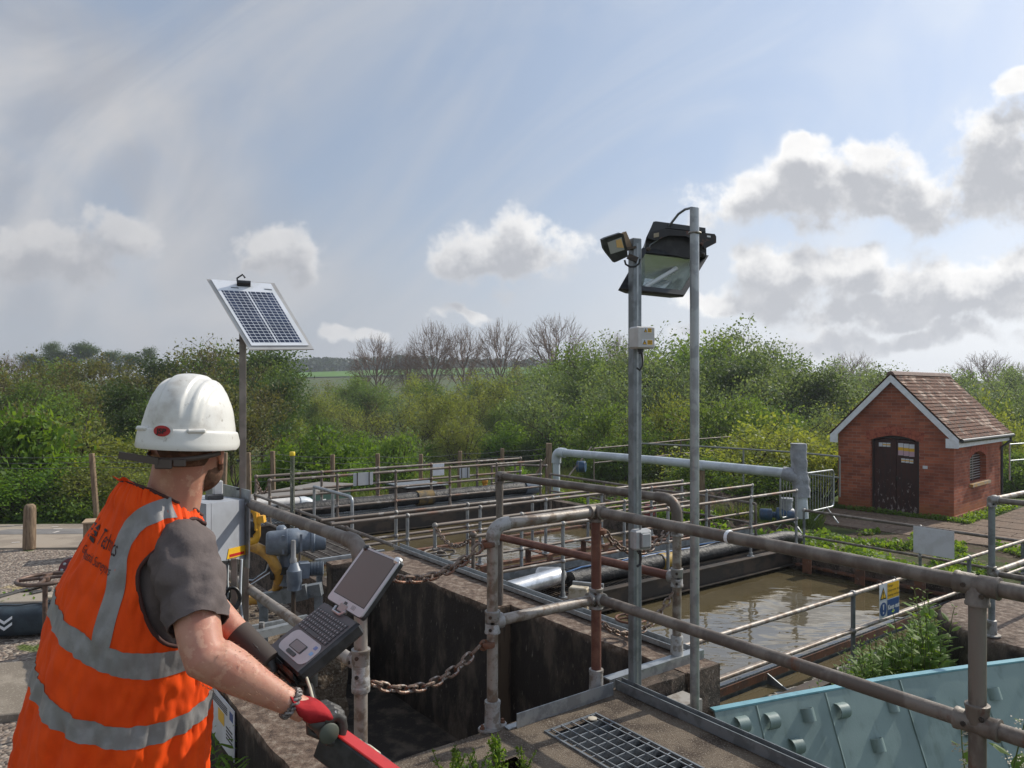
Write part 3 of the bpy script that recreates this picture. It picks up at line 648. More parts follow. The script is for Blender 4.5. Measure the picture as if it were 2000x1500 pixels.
g = MB(); g.bar(c + EZ * 0.14 + fy * 0.1 - fx * 0.1, c + EZ * 0.14 + fy * 0.1 + fx * 0.25, 0.04, 0.05); g.bar(c + EZ * 0.1 + fy * 0.1 + fx * 0.14, c - EZ * 0.28 + fy * 0.1 + fx * 0.14, 0.04, 0.04); g.build('bracket', MT['galv'], t)

# ------------------------------------------------------------------ chains
def chain_links(t, a, b, sag, n, r, L_, m, name='link'):
    a, b = Vector(a), Vector(b)
    pos = [a.lerp(b, i / n) - EZ * sag * 4 * (i / n) * (1 - i / n) for i in range(n + 1)]
    proto = None
    for i in range(n):
        d = (pos[i + 1] - pos[i]).normalized(); c = (pos[i] + pos[i + 1]) / 2
        if proto is None:
            g = MB(); path = []
            hl = L_ / 2 - L_ * 0.3
            for k in range(8): an = -math.pi / 2 + math.pi * k / 7; path.append(Vector((hl + L_ * 0.3 * math.cos(an), L_ * 0.3 * math.sin(an), 0)))
            for k in range(8): an = math.pi / 2 + math.pi * k / 7; path.append(Vector((-hl + L_ * 0.3 * math.cos(an), L_ * 0.3 * math.sin(an), 0)))
            g.tube(path, r, 6, closed=True)
            me = g.build(name, m); me.name = name; proto = me; o = me
        else:
            o = proto.copy(); COL.objects.link(o)
        o.parent = t
        _, s, u = basis(d); tw = R(45) + (R(90) if i % 2 else 0) + rnd.uniform(-0.25, 0.25)
        s2 = s * math.cos(tw) + u * math.sin(tw); u2 = d.cross(s2)
        mt = Matrix((d, s2, u2)).transposed().to_4x4(); mt.translation = c - Vector(t['_o']); o.matrix_local = mt
def chain(label, a, b, sag, r=0.0075, m=None):
    L_ = r * 8.6; t = thing('chain', a, label, 'chain', 'safety chains')
    ln_ = (Vector(b) - Vector(a)).length; ln_ += 2.67 * sag * sag / ln_
    chain_links(t, a, b, sag, int(ln_ / (L_ - 2.1 * r)), r, L_, m or MT['chain']); return t
# ------------------------------------------------------------------ near handrails of weathered tube
RT = 0.029
def fitting(t, p, dirs, m=None, r=RT * 1.32, L_=0.055):
    g = MB()
    for d in dirs:
        d = Vector(d).normalized(); g.lathe(Vector(p) - d * 0.012, d, [(r * 0.93, 0), (r, 0.006), (r, L_), (r * 1.07, L_ + 0.003), (r * 1.07, L_ + 0.014), (r * 0.92, L_ + 0.016)], 14)
    b = g.build('fitting', m or MT['galv_fit'], t, 50)
    for d in dirs[:2]:
        d = Vector(d).normalized(); s = Vector((-0.25, -0.97, 0)); s = (s - d * s.dot(d))
        if s.length > 0.2:
            s.normalize(); g = MB(); g.lathe(Vector(p) + d * 0.032 + s * r * 0.9, s, [(0.009, 0), (0.009, r * 0.22), (0.005, r * 0.23)], 8); sc = g.build('set_screw', MT['dark_steel'], b)
    return b
def flange(t, p, m=None, rz=0.0):
    g = MB(); p = Vector(p); a = EB * math.cos(rz) + EA * math.sin(rz); a = EA if rz == 0 else a; s = EZ.cross(a)
    ring = [p + a * 0.085 * math.cos(k * math.pi / 10) * (1 if True else 0) + s * 0.048 * math.sin(k * math.pi / 10) for k in range(20)]
    g.prism(ring, EZ * 0.012); g.lathe(p + EZ * 0.013, (0, 0, 1), [(0.045, 0), (0.041, 0.015), (0.0395, 0.11), (0.042, 0.112), (0.042, 0.128), (0.036, 0.13)], 16)
    b = g.build('base_flange', m or MT['galv_fit'], t, 50)
    for k in (-1, 1):
        g = MB(); g.lathe(p + a * 0.064 * k + EZ * 0.011, (0, 0, 1), [(0.013, 0), (0.013, 0.01), (0.008, 0.012), (0.008, 0.022)], 6); g.build('bolt', MT['rust'], b)
    return b
ZT, ZM = 1.05, 0.55
VP_ = 3.13
t = thing('handrail', W(2.92, VP_, 0), 'weathered brown tube handrail with post and elbow, running close past the camera on the right', 'handrail', 'near tube handrails')
front_rail = t
def part_tube(t, name, path, m, r=RT, n=14): g = MB(); g.tube(path, r, n); return g.build(name, m, t, 60)
p1, p2, p4 = (2.19, VP_), (2.92, VP_), (2.92, 1.135)
part_tube(t, 'post', [W(*p1, 0.02), W(*p1, ZT - 0.09)], MT['tube_pale'])
part_tube(t, 'post', [W(*p2, 0.02), W(*p2, ZT - 0.02)], MT['tube_red'])
part_tube(t, 'post', [W(*p4, -0.2), W(*p4, ZT - 0.02)], MT['tube_brown'])
part_tube(t, 'elbow', [W(*p1, ZT - 0.10)] + arc(W(*p1, ZT), W(*p1, ZT - 0.085), W(p1[0] + 0.085, VP_, ZT), 8) + [W(p1[0] + 0.10, VP_, ZT)], MT['galv_fit'], RT * 1.27)
part_tube(t, 'top_rail', [W(p1[0] + 0.06, VP_, ZT), W(2.92, VP_, ZT)], MT['tube_pale'])
part_tube(t, 'top_rail', [W(2.92, VP_, ZT), W(2.92, 2.0, ZT), W(2.92, 0.35, ZT)], MT['tube_brown'])
part_tube(t, 'mid_rail', [W(*p1, ZM), W(*p2, ZM - 0.005)], MT['tube_pale'])
part_tube(t, 'mid_rail', [W(2.92, VP_, ZM), W(2.92, 0.35, ZM)], MT['tube_brown'])
fitting(t, W(*p1, ZM), [EZ, -EZ, EA]); fitting(t, W(*p2, ZM), [EZ, -EZ, -EA, -EB])
fitting(t, W(*p2, ZT), [-EZ, -EA, -EB], MT['tube_brown']); fitting(t, W(*p4, ZT), [-EZ, EB, -EB], MT['tube_brown'], L_=0.07); fitting(t, W(*p4, ZM), [EZ, EB, -EB], MT['tube_brown'], L_=0.07)
flange(t, W(*p1, 0.0)); flange(t, W(*p2, 0.0))
g = MB(); g.lathe(W(2.92, 2.2, ZT), EB, [(0.031, 0), (0.034, 0.004), (0.034, 0.014), (0.031, 0.018)], 14); g.build('worn_ring', MT['white_paint'], t)
# gate-side rail over the pit wall
t = thing('handrail', W(3.6, 4.88, 0), 'weathered brown tube handrail standing on the pit wall, bent down at a rounded elbow', 'handrail', 'near tube handrails')
gate_rail = t
p0, p3 = (3.50, 4.90), (3.66, 3.17)
part_tube(t, 'post', [W(*p0, 0.0), W(*p0, ZT - 0.02)], MT['tube_brown'])
part_tube(t, 'post', [W(*p3, 0.02), W(*p3, ZT - 0.12)], MT['tube_pale'])
part_tube(t, 'top_rail', [W(*p0, ZT)] + [W(p0[0] + (p3[0] - p0[0]) * k, p0[1] + (p3[1] - p0[1]) * k, ZT) for k in (0.5, 0.93)], MT['tube_brown'])
e = W(*p3, ZT); dn = (W(*p0) - W(*p3)).normalized()
part_tube(t, 'elbow', [e + dn * 0.16] + arc(e, e + dn * 0.11, e - EZ * 0.11, 8) + [e - EZ * 0.16], MT['tube_brown'], RT * 1.2)
part_tube(t, 'mid_rail', [W(*p0, ZM), W(*p3, ZM)], MT['tube_red'])
fitting(t, W(*p0, ZT), [-EZ, -dn], MT['tube_brown'], L_=0.05); fitting(t, W(*p3, ZM), [EZ, -EZ, dn]); fitting(t, W(*p3, ZT - 0.17), [-EZ], L_=0.06)
g = MB(); g.lathe(W(*p3, 0.0), (0, 0, 1), [(0.05, 0), (0.046, 0.01), (0.042, 0.015), (0.040, 0.17), (0.034, 0.18)], 14); g.build('socket', MT['galv_fit'], t, 50)
# left rail
t = thing('handrail', W(1.42, 3.12, 0), 'thick brown tube handrail behind the laptop, bent down into an upright post', 'handrail', 'near tube handrails')
left_rail = t
pl = (1.43, 3.08); RL = 0.031
part_tube(t, 'post', [W(*pl, -0.2), W(*pl, ZT - 0.12)], MT['tube_pale'], RL)
e = W(*pl, ZT + 0.005)
part_tube(t, 'elbow', [e + EB * 0.14] + arc(e, e + EB * 0.10, e - EZ * 0.10, 8) + [e - EZ * 0.15], MT['tube_brown'], RL * 1.22)
part_tube(t, 'top_rail', [e + EB * 0.1, W(1.40, 4.2, ZT + 0.005), W(1.38, 5.3, ZT + 0.005)], MT['tube_brown'], RL)
part_tube(t, 'mid_rail', [W(*pl, 0.5), W(1.38, 5.3, 0.54)], MT['tube_pale'], RL * 0.9)
part_tube(t, 'post', [W(1.38, 5.3, 0.0), W(1.38, 5.3, ZT)], MT['tube_brown'], RL)
fitting(t, W(*pl, 0.52), [EZ, EB], L_=0.06, r=RL * 1.3); fitting(t, W(*pl, 0.5), [-EZ], L_=0.09, r=RL * 1.3)
# chains
LK = W(*pl, 0.42)
def eye(t, p, d, r=0.022):
    d = Vector(d).normalized(); g = MB(); _, s, u = basis(d)
    g.tube([Vector(p) + d * r * (1 + math.cos(a)) + EZ * r * math.sin(a) for a in [k * math.pi / 6 for k in range(12)]], 0.007, 6, closed=True); g.build('eye_ring', MT['rust'], t, 60)
    g = MB(); g.lathe(Vector(p) - EZ * 0.012, (0, 0, 1), [(RT * 1.3, 0), (RT * 1.36, 0.004), (RT * 1.36, 0.022), (RT * 1.3, 0.026)], 14); g.build('collar', MT['rust'], t, 50)
g = MB(); g.lathe(LK - EZ * 0.03, (0, 0, 1), [(RL * 1.3, 0), (RL * 1.36, 0.005), (RL * 1.36, 0.055), (RL * 1.3, 0.06)], 14); g.build('collar', MT['galv_fit'], left_rail, 50)
ez1 = 0.44
eye(front_rail, W(*p1, ez1) - EA * 0.03, -EA, 0.024)
chain('rusty chain sagging across the dark pit below the laptop', LK + EA * 0.05, W(*p1, ez1) - EA * 0.085, 0.105)
eye(front_rail, W(*p1, 0.955) - EA * 0.028, -EA + EB * 0.1, 0.02)
chain('rusty chain slung from the near elbow down behind the laptop screen', W(*p1, 0.955) - EA * 0.07, W(1.48, 3.10, 0.93), 0.10)
eye(front_rail, W(*p2, 0.93) + EA * 0.028, EA, 0.016)
eye(gate_rail, W(*p3, 0.90) - EA * 0.03, -EA, 0.016)
chain('upper rusty chain between the red post and the rounded elbow post', W(*p2, 0.93) + EA * 0.06, W(*p3, 0.89) - EA * 0.06, 0.15, 0.0065)
chain('lower rusty chain beside the square lamp post', W(*p2, 0.40) + EA * 0.04, W(*p3, 0.46) - EA * 0.04, 0.15, 0.0065)
chain('small rusty chain closing the walkway end by the handwheel', W(4.4, 7.46, 0.16), W(4.4, 6.66, 0.18), 0.17, 0.008)
chain('small chain hanging at the left end of the farthest walkway', W(4.25, 13.58, 0.12), W(4.25, 12.88, 0.14), 0.22, 0.009)
# kick plate, channel edging
g = MB(); a, b = W(2.25, 3.055, 0), W(2.98, 3.055, 0); g.ubox(2.29, 2.98, 3.05, 3.056, 0.0, 0.075); g.ubox(2.24, 2.98, 3.0565, 3.10, 0.002, 0.008)
tag(g.build('kick_plate', MT['galv']), 'bright galvanised kick plate between the two near posts', 'kick plate')
g = MB(); g.ubox(3.045, 3.10, -0.5, 3.10, 0.004, 0.010); g.ubox(3.045, 3.051, -0.5, 3.10, 0.0105, 0.062); g.ubox(3.094, 3.10, -0.5, 3.10, 0.0105, 0.062)
tag(g.build('edge_channel', MT['galv_dark']), 'dull galvanised channel along the right edge of the deck', 'channel')
g = MB(); g.ubox(3.02, 3.86, 3.115, 3.122, 0.0, 0.06); g.ubox(3.02, 3.86, 3.1225, 3.18, 0.052, 0.06)
tag(g.build('edge_channel', MT['galv']), 'short bright galvanised angle at the foot of the lamp posts', 'channel')
g = MB(); rough_slab(g, 3.11, 3.56, 3.02, 3.20, -1.36, 0.0, n=8, seed=31); tag(g.build('sill_wall', MT['conc_mid']), 'short concrete sill joining the deck to the pit wall behind the lamp posts', 'wall')
# grating panel set in the deck
t = thing('grating', W(2.55, 2.4, 0), 'galvanised open grating panel set into the deck at the bottom of the picture', 'grating')
g = MB()
for k in range(17):
    v = 2.925 - k * 0.066; g.ubox(2.385, 2.725, v - 0.003, v + 0.003, -0.032, 0.006)
g.build('bearing_bars', MT['galv'], t)
g = MB()
for k in range(5):
    u = 2.385 + 0.34 * (k + 0.5) / 5; g.ubox(u - 0.003, u + 0.003, 1.86, 2.928, 0.0062, 0.0105)
g.build('cross_bars', MT['galv'], t)
g = MB(); g.ubox(2.374, 2.3845, 1.86, 2.935, -0.034, 0.009); g.ubox(2.7255, 2.736, 1.86, 2.935, -0.034, 0.009); g.ubox(2.385, 2.725, 2.9285, 2.935, -0.034, 0.008); g.build('frame', MT['galv_dark'], t)
g = MB(); g.lathe(W(2.66, 2.88, 0.011), (0, 0, 1), [(0.024, 0), (0.024, 0.006), (0.01, 0.009)], 12); g.build('clip', MT['beige'], t, 40)

# ------------------------------------------------------------------ lamp posts
SQ = at(1240, 1350, 4.29); SQ.z = 0
t = thing('lamp_post', SQ, 'square grey steel lamp post standing on the deck edge', 'lamp post')
sx_ = Vector((0.93, 0.37, 0)).normalized(); sy_ = Vector((-0.37, 0.93, 0)).normalized()
g = MB(); g.box(SQ + EZ * 1.30, (0.058, 0.058, 2.66), sx_, sy_, EZ, 0.004); g.build('post', MT['galv_dark'], t)
g = MB(); g.box(SQ + EZ * 1.30 - sy_ * 0.0285, (0.012, 0.004, 2.6), sx_, sy_); g.build('seam', MT['galv'], t)
RP = at(1357, 1405, 4.20); RP.z = -0.3
t = thing('lamp_post', RP, 'round galvanised lamp post clamped to the side of the deck', 'lamp post')
rtop = EYE + (HZ - 407) / F * 4.20
g = MB(); g.tube([Vector((RP.x, RP.y, -0.3)), Vector((RP.x - 0.002, RP.y, rtop))], 0.0262, 18); g.build('pole', MT['galv'], t, 50)
for z in (-0.14, EYE + (HZ - 455) / F * 4.2):
    g = MB(); c = Vector((RP.x, RP.y, z)); g.tube([c + Vector((0.033 * math.cos(a), 0.033 * math.sin(a), 0.002 * math.sin(2 * a))) for a in [k * math.pi / 8 for k in range(16)]], 0.006, 6, closed=True); g.build('clamp', MT['galv_fit'], t, 50)
g = MB(); c = Vector((RP.x, RP.y, -0.14)); g.box(c + Vector((-0.02, 0.04, 0)), (0.13, 0.02, 0.03)); g.build('clamp_bar', MT['galv_fit'], t)
# small floodlight on the square post
ft = SQ.copy(); ft.z = EYE + (HZ - 480) / F * 4.29
t = thing('floodlight', ft, 'small black LED floodlight on top of the square post', 'floodlight')
D4 = 4.22
fc = at(1200, 482, D4)
fr = Vector((0.93, 0.30, 0.14)).normalized(); fn = Vector((-0.12, -0.90, -0.32)); fn = (fn - fr * fn.dot(fr)).normalized(); fu = fr.cross(fn) * -1
if fu.z < 0: fu = -fu
def pp(x, y, dz=0): return fc + fr * x / F * D4 + fu * y / F * D4 + fn * dz   # x, y given in photo pixels
outl = [(-31, 17), (-24, 20), (8, 27), (15, 24), (24, -8), (25, -20), (1, -28), (-4, -29), (-20, -10), (-27, 0)]
g = MB(); g.prism([pp(x, y, 0.0) for x, y in outl], fn * 0.026); g.build('housing', MT['black'], t)
g = MB(); g.prism([pp(x * 0.8, y * 0.85, -0.035) for x, y in outl], fn * 0.034); g.build('heat_sink', MT['black'], t)
g = MB(); g.prism([pp(-20, 11, 0.0262), pp(10, 19, 0.0262), pp(17, -6, 0.0262), pp(-13, -12, 0.0262)], fn * 0.003); g.build('lens', material('floodlight_lens', (0.42, 0.42, 0.44), 0.12, 0.3, clear=1.0), t)
g = MB(); g.prism([pp(-2, 14, 0.0295), pp(9, 16, 0.0295), pp(15, -2, 0.0295), pp(0, 0, 0.0295)], fn * 0.0012); g.build('led_chip', material('led_phosphor', (0.62, 0.40, 0.16), 0.35), t)
g = MB(); g.bar(at(1226, 468, 4.27), at(1217, 474, 4.25), 0.03, 0.10); g.build('side_plate', MT['timber'], t)
g = MB(); g.bar(at(1222, 487, 4.25), at(1240, 484, 4.26), 0.05, 0.014); g.bar(at(1226, 500, 4.25), at(1245, 508, 4.25), 0.02, 0.03); g.build('bracket', MT['dark_steel'], t)
g = MB(); g.tube([at(x, y, 4.24) for x, y in ((1220, 508), (1222, 516), (1230, 521), (1240, 521), (1248, 515), (1250, 506))], 0.006, 6); g.build('cable', MT['black'], t, 60)
# large old floodlight hung behind the posts
DB = 4.55
c0 = at(1310, 520, DB)
t = thing('floodlight', at(1357, 470, 4.25), 'large old black floodlight with dimpled glass tilted down between the two posts', 'floodlight')
# glass frame: corners in the photograph, with depth so that the face leans down towards the camera
fA, fB, fC, fD = at(1252, 488, 4.50), at(1381, 503, 4.62), at(1334, 580, 4.42), at(1207, 567, 4.30)
fnn = (fB - fA).cross(fD - fA).normalized()
if fnn.y > 0: fnn = -fnn
def quadpt(s, t_, off=0): return (fA.lerp(fB, s)).lerp(fD.lerp(fC, s), t_) + fnn * off
g = MB()
def frame_strip(s0, t0, s1, t1): g.prism([quadpt(s0, t0), quadpt(s1, t0), quadpt(s1, t1), quadpt(s0, t1)], fnn * 0.022)
frame_strip(0, 0, 1, 0.10); frame_strip(0, 0.90, 1, 1); frame_strip(0, 0.1005, 0.085, 0.8995); frame_strip(0.915, 0.1005, 1, 0.8995); g.build('frame', MT['black'], t)
def glass_material():
    m = material('dimpled_lamp_glass', (0.52, 0.57, 0.53), 0.16, 0.75, bump=0.9, bscale=70, bdist=0.004, clear=0.6)
    return m
# reflector bowl behind the glass, seen as facets
g = MB(); deep = [quadpt(0.30, 0.42, -0.10), quadpt(0.72, 0.40, -0.10), quadpt(0.68, 0.62, -0.10), quadpt(0.34, 0.62, -0.10)]
rim = [quadpt(0.085, 0.10, 0.004), quadpt(0.915, 0.10, 0.004), quadpt(0.915, 0.90, 0.004), quadpt(0.085, 0.90, 0.004)]
g.add(rim + deep, [(0, 4, 5, 1), (1, 5, 6, 2), (2, 6, 7, 3), (3, 7, 4, 0), (4, 7, 6, 5)]); g.build('reflector', glass_material(), t)
g = MB(); g.tube([quadpt(0.36, 0.78, -0.04), quadpt(0.66, 0.25, -0.04)], 0.014, 10); g.build('lamp_tube', material('frosted_lamp', (0.6, 0.62, 0.6), 0.3), t, 50)
g = MB(); o_ = [(fA, 0.0), (fB, 0), (fC, 0), (fD, 0)]
back = [quadpt(s, q, -0.001) for s, q in ((0, 0), (1, 0), (1, 1), (0, 1))]; b2 = [quadpt(s, q, -0.13) for s, q in ((0.15, 0.1), (0.85, 0.1), (0.85, 0.75), (0.15, 0.75))]
g.add(back + b2, [(0, 1, 5, 4), (1, 2, 6, 5), (2, 3, 7, 6), (3, 0, 4, 7), (4, 5, 6, 7)]); g.build('bowl', MT['black'], t)
# upper gear housing with its curved hood
pts = [(1259, 488), (1262, 464), (1276, 434), (1281, 434), (1345, 441), (1378, 447), (1380, 500), (1340, 503)]
g = MB(); g.prism([at(x, y, 4.52) for x, y in pts], Vector((0.02, 0.20, -0.02))); g.build('gear_housing', MT['black'], t)
g = MB(); g.prism([at(1276, 433, 4.49), at(1281, 432, 4.49), at(1378, 445, 4.49), at(1378, 453, 4.49), at(1300, 445, 4.49), at(1262, 466, 4.49)], Vector((0.02, 0.24, -0.02))); g.build('hood', material('grey_black_casting', (0.045, 0.048, 0.052), 0.5), t)
g = MB(); g.prism([at(1266, 465, 4.46), at(1270, 453, 4.46), at(1300, 446, 4.46), at(1396, 457, 4.46), at(1399, 462, 4.46), at(1399, 474, 4.46), at(1376, 486, 4.46), at(1372, 478, 4.46), at(1340, 461, 4.46), at(1305, 460, 4.46), at(1280, 470, 4.46)], Vector((0, 0.02, 0))); br = g.build('bracket', material('worn_black_bracket', (0.02, 0.019, 0.02), 0.5, 0, var=(0.10, 0.045, 0.03), vscale=22, vlo=0.55, vhi=0.62), t)
g = MB(); g.prism([at(1381, 459.5, 4.457), at(1388, 460.5, 4.457), at(1388, 464, 4.457), at(1381, 463, 4.457)], Vector((0, 0.002, 0))); g.build('slot', MT['white_paint'], br)
g = MB(); g.prism([at(1277, 456, 4.455), at(1287, 454, 4.455), at(1287, 462, 4.455), at(1277, 464, 4.455)], Vector((0, 0.003, 0))); g.build('data_plate', MT['beige'], t)
g = MB(); g.tube([at(x, y, d) for x, y, d in ((1306, 443, 4.5), (1314, 432, 4.45), (1325, 418, 4.4), (1338, 409, 4.33), (1350, 406, 4.24), (1357, 407, 4.2))], 0.0075, 8); g.build('cable', MT['galv_dark'], t, 60)
g = MB(); g.tube([at(x, y, 4.47) for x, y in ((1268, 486), (1270, 478), (1280, 472), (1290, 464))], 0.004, 6); g.build('flex', MT['galv_dark'], t, 60)
for x, y in ((1266, 487), (1371, 497)):
    g = MB(); g.lathe(at(x, y, 4.44), (0, -1, 0), [(0.014, 0), (0.014, 0.012), (0.006, 0.02)], 8); g.build('wing_bolt', MT['dark_steel'], t, 50)

def text_mesh(g, txt, o, xdir, ydir, size, off=0.0006, align='LEFT', bold=0.0):
    """flat lettering laid on a surface, added to a builder"""
    cu = bpy.data.curves.new('lettering', 'FONT'); cu.body = txt; cu.size = size; cu.align_x = align; cu.offset = bold; cu.resolution_u = 3
    ob = bpy.data.objects.new('lettering', cu); COL.objects.link(ob)
    me = bpy.data.meshes.new_from_object(ob.evaluated_get(bpy.context.evaluated_depsgraph_get()))
    bpy.data.objects.remove(ob); bpy.data.curves.remove(cu)
    xd, yd = Vector(xdir).normalized(), Vector(ydir).normalized(); nn = xd.cross(yd)
    o = Vector(o); g.add([o + xd * v.co.x + yd * v.co.y + nn * off for v in me.vertices], [tuple(p.vertices) for p in me.polygons]); bpy.data.meshes.remove(me)
    return g
# junction box with warning labels on the square post
jc = at(1251, 660, 4.20)
t = thing('junction_box', jc, 'pale junction box with yellow electrical warning stickers on the square post', 'junction box')
g = MB(); g.box(jc + sx_ * 0.008, (0.125, 0.085, 0.125), sx_, sy_, EZ, 0.010); g.build('case', MT['box_white'], t)
g = MB(); g.box(jc + sx_ * 0.008 - sy_ * 0.046, (0.11, 0.008, 0.115), sx_, sy_, EZ, 0.003); lid = g.build('lid', MT['box_white'], t)
def warn_sticker(t, c, w, h, xd, nd):
    yd = EZ; c = Vector(c)
    g = MB(); g.box(c, (w, 0.001, h), xd, -nd, yd); b = g.build('sticker', MT['white'], t)
    g = MB(); g.box(c + xd * w * 0.22 + nd * 0.0008, (w * 0.46, 0.001, h * 0.72), xd, -nd, yd); g.build('yellow_panel', MT['sign_yellow'], b)
    g = MB(); p = c - xd * w * 0.26 + nd * 0.0006
    g.prism([p - xd * w * 0.2 - yd * h * 0.36, p + xd * w * 0.2 - yd * h * 0.36, p + yd * h * 0.38], nd * 0.0006); g.build('triangle', MT['sign_black'], b)
    g = MB(); p = p + nd * 0.0008 - yd * h * 0.03
    g.prism([p - xd * w * 0.13 - yd * h * 0.26, p + xd * w * 0.13 - yd * h * 0.26, p + yd * h * 0.25], nd * 0.0006); g.build('triangle_fill', MT['sign_yellow'], b)
    g = MB(); p = c - xd * w * 0.26 + nd * 0.0022
    g.prism([p + yd * h * 0.12, p - xd * w * 0.04 - yd * h * 0.05, p + xd * w * 0.015 - yd * h * 0.06, p - yd * h * 0.25, p + xd * w * 0.05 - yd * h * 0.0, p - yd * h * 0.0], nd * 0.0004); g.build('bolt_symbol', MT['sign_black'], b)
    g = MB()
    for k in range(3): g.box(c + xd * w * (0.22 - 0.01 * k) + nd * 0.0016 + yd * h * (0.18 - 0.18 * k), (w * (0.36 - 0.05 * (k % 2)), 0.0006, h * 0.07), xd, -nd, yd)
    g.build('small_print', MT['sign_black'], b)
warn_sticker(t, jc + sx_ * 0.016 - sy_ * 0.0505 + EZ * 0.04, 0.055, 0.032, sx_, -sy_)
warn_sticker(t, jc + sx_ * 0.014 - sy_ * 0.0505 - EZ * 0.028, 0.072, 0.036, sx_, -sy_)
g = MB(); g.lathe(jc + sx_ * 0.0 - EZ * 0.062, (0, 0, -1), [(0.018, 0), (0.018, 0.018), (0.012, 0.02), (0.012, 0.03)], 10); g.build('gland', MT['black'], t, 50)
g = MB(); g.tube([jc + sx_ * x + EZ * z - sy_ * 0.01 for x, z in ((0, -0.08), (0.008, -0.12), (0.006, -0.16), (-0.012, -0.185), (-0.03, -0.17))], 0.006, 6); g.build('cable', MT['black'], t, 60)
g = MB(); g.tube([jc + sx_ * x + EZ * z for x, z in ((0.012, -0.08), (0.016, -0.12), (0.012, -0.15))], 0.006, 6); g.build('cable', MT['box_white'], t, 60)
# isolator switch
ic = at(1252, 1053, 4.18)
t = thing('isolator_switch', ic, 'grey weatherproof rocker switch on the square post above its black cable', 'switch')
g = MB(); g.box(ic - sx_ * 0.002, (0.115, 0.06, 0.115), sx_, sy_, EZ, 0.012); g.build('case', MT['switch'], t)
g = MB(); g.box(ic + sx_ * 0.008 - sy_ * 0.033, (0.072, 0.012, 0.092), sx_, sy_, EZ, 0.005); g.build('surround', MT['galv_dark'], t)
g = MB(); g.box(ic + sx_ * 0.008 - sy_ * 0.041, (0.058, 0.012, 0.078), sx_, sy_, EZ, 0.005); g.build('rocker', MT['switch'], t)
g = MB(); g.lathe(ic - sx_ * 0.012 - EZ * 0.057, (0, 0, -1), [(0.014, 0), (0.014, 0.016), (0.009, 0.018), (0.009, 0.026)], 10); g.build('gland', MT['black'], t, 50)
g = MB(); g.tube([ic - sx_ * 0.012 + sx_ * x + EZ * z - sy_ * 0.01 for x, z in ((0, -0.075), (0.004, -0.11), (-0.002, -0.14), (-0.02, -0.15))], 0.008, 6); g.build('cable', MT['black'], t, 60)
g = MB(); g.tube([ic - sx_ * 0.01 + sx_ * x + EZ * z - sy_ * 0.01 for x, z in ((0, 0.05), (-0.002, 0.09), (-0.01, 0.12), (-0.022, 0.125), (-0.03, 0.11))], 0.0065, 6); g.build('cable', MT['galv_dark'], t, 60)
# low beige cover at the foot of the round post
bx = onz(1325, 1345, -0.03)
t = thing('cover_box', W(3.45, 2.93, -0.2), 'dirty pale metal cover box at the foot of the round post', 'cover box')
g = MB(); c = W(3.33, 2.92, -0.085)
g.box(c, (0.36, 0.15, 0.006), EA, EB, EZ); g.box(c - EB * 0.072 - EZ * 0.055, (0.36, 0.006, 0.10), EA, EB, EZ); g.box(c + EA * 0.177 - EZ * 0.055, (0.006, 0.137, 0.10), EA, EB, EZ)
g.build('cover', material('dull_pale_cover', (0.34, 0.32, 0.29), 0.6, 0.2, var=(0.24, 0.21, 0.18), vscale=14), t)
g = MB(); g.box(c + EB * 0.11 - EZ * 0.12, (0.3, 0.05, 0.16), EA, EB, EZ); g.build('bracket', MT['galv_dark'], t)

# ------------------------------------------------------------------ teal steel hopper
rimp = [onz(1396, 1392, -0.26), onz(1560, 1361, -0.26), onz(1735, 1330, -0.26), onz(1905, 1306, -0.26), onz(2080, 1283, -0.26), onz(2300, 1262, -0.26)]
t = thing('hopper', rimp[0] - EZ * 1.05, 'blue-green painted steel hopper side with welded lugs', 'hopper')
inn = Vector((0.30, -0.95, 0)).normalized()
def hp(i, f): # i along rim (float), f down the slope
    k = min(int(i), len(rimp) - 2); p = rimp[k].lerp(rimp[k + 1], i - k); return p + (inn * 0.42 - EZ) * f
g = MB(); n = 60
g.grid(lambda i, j: hp((len(rimp) - 1) * i / (n - 1), 1.06 * j / 24) + inn * 0.004 * mnoise.noise(Vector((i * 0.4, j * 0.5, 1))), n, 25)
g.grid(lambda i, j: hp((len(rimp) - 1) * i / (n - 1), 1.06 * j / 24) - inn * 0.012, n, 25)
g.build('side_plate', MT['teal'], t, 40)
g = MB()
for a, b in zip(rimp[:-1], rimp[1:]):
    d = (b - a).normalized(); s = EZ.cross(d).normalized()
    if s.y < 0: s = -s
    g.prism([a + EZ * 0.002, b + EZ * 0.002, b + s * 0.05 + EZ * 0.002, a + s * 0.05 + EZ * 0.002], EZ * 0.012)
g.build('rim', MT['teal_rim'], t)
sn = (inn + EZ * 0.42).normalized(); sdn = (inn * 0.42 - EZ).normalized()
for i in (0.48, 1.28, 2.12, 3.0, 3.72):
    g = MB(); g.tube([hp(i, 0.004) + sn * 0.001, hp(i + 0.02, 0.5) + sn * 0.001, hp(i + 0.04, 1.05) + sn * 0.001], 0.008, 6, sx=1.0); g.build('weld_seam', MT['teal'], t, 60)
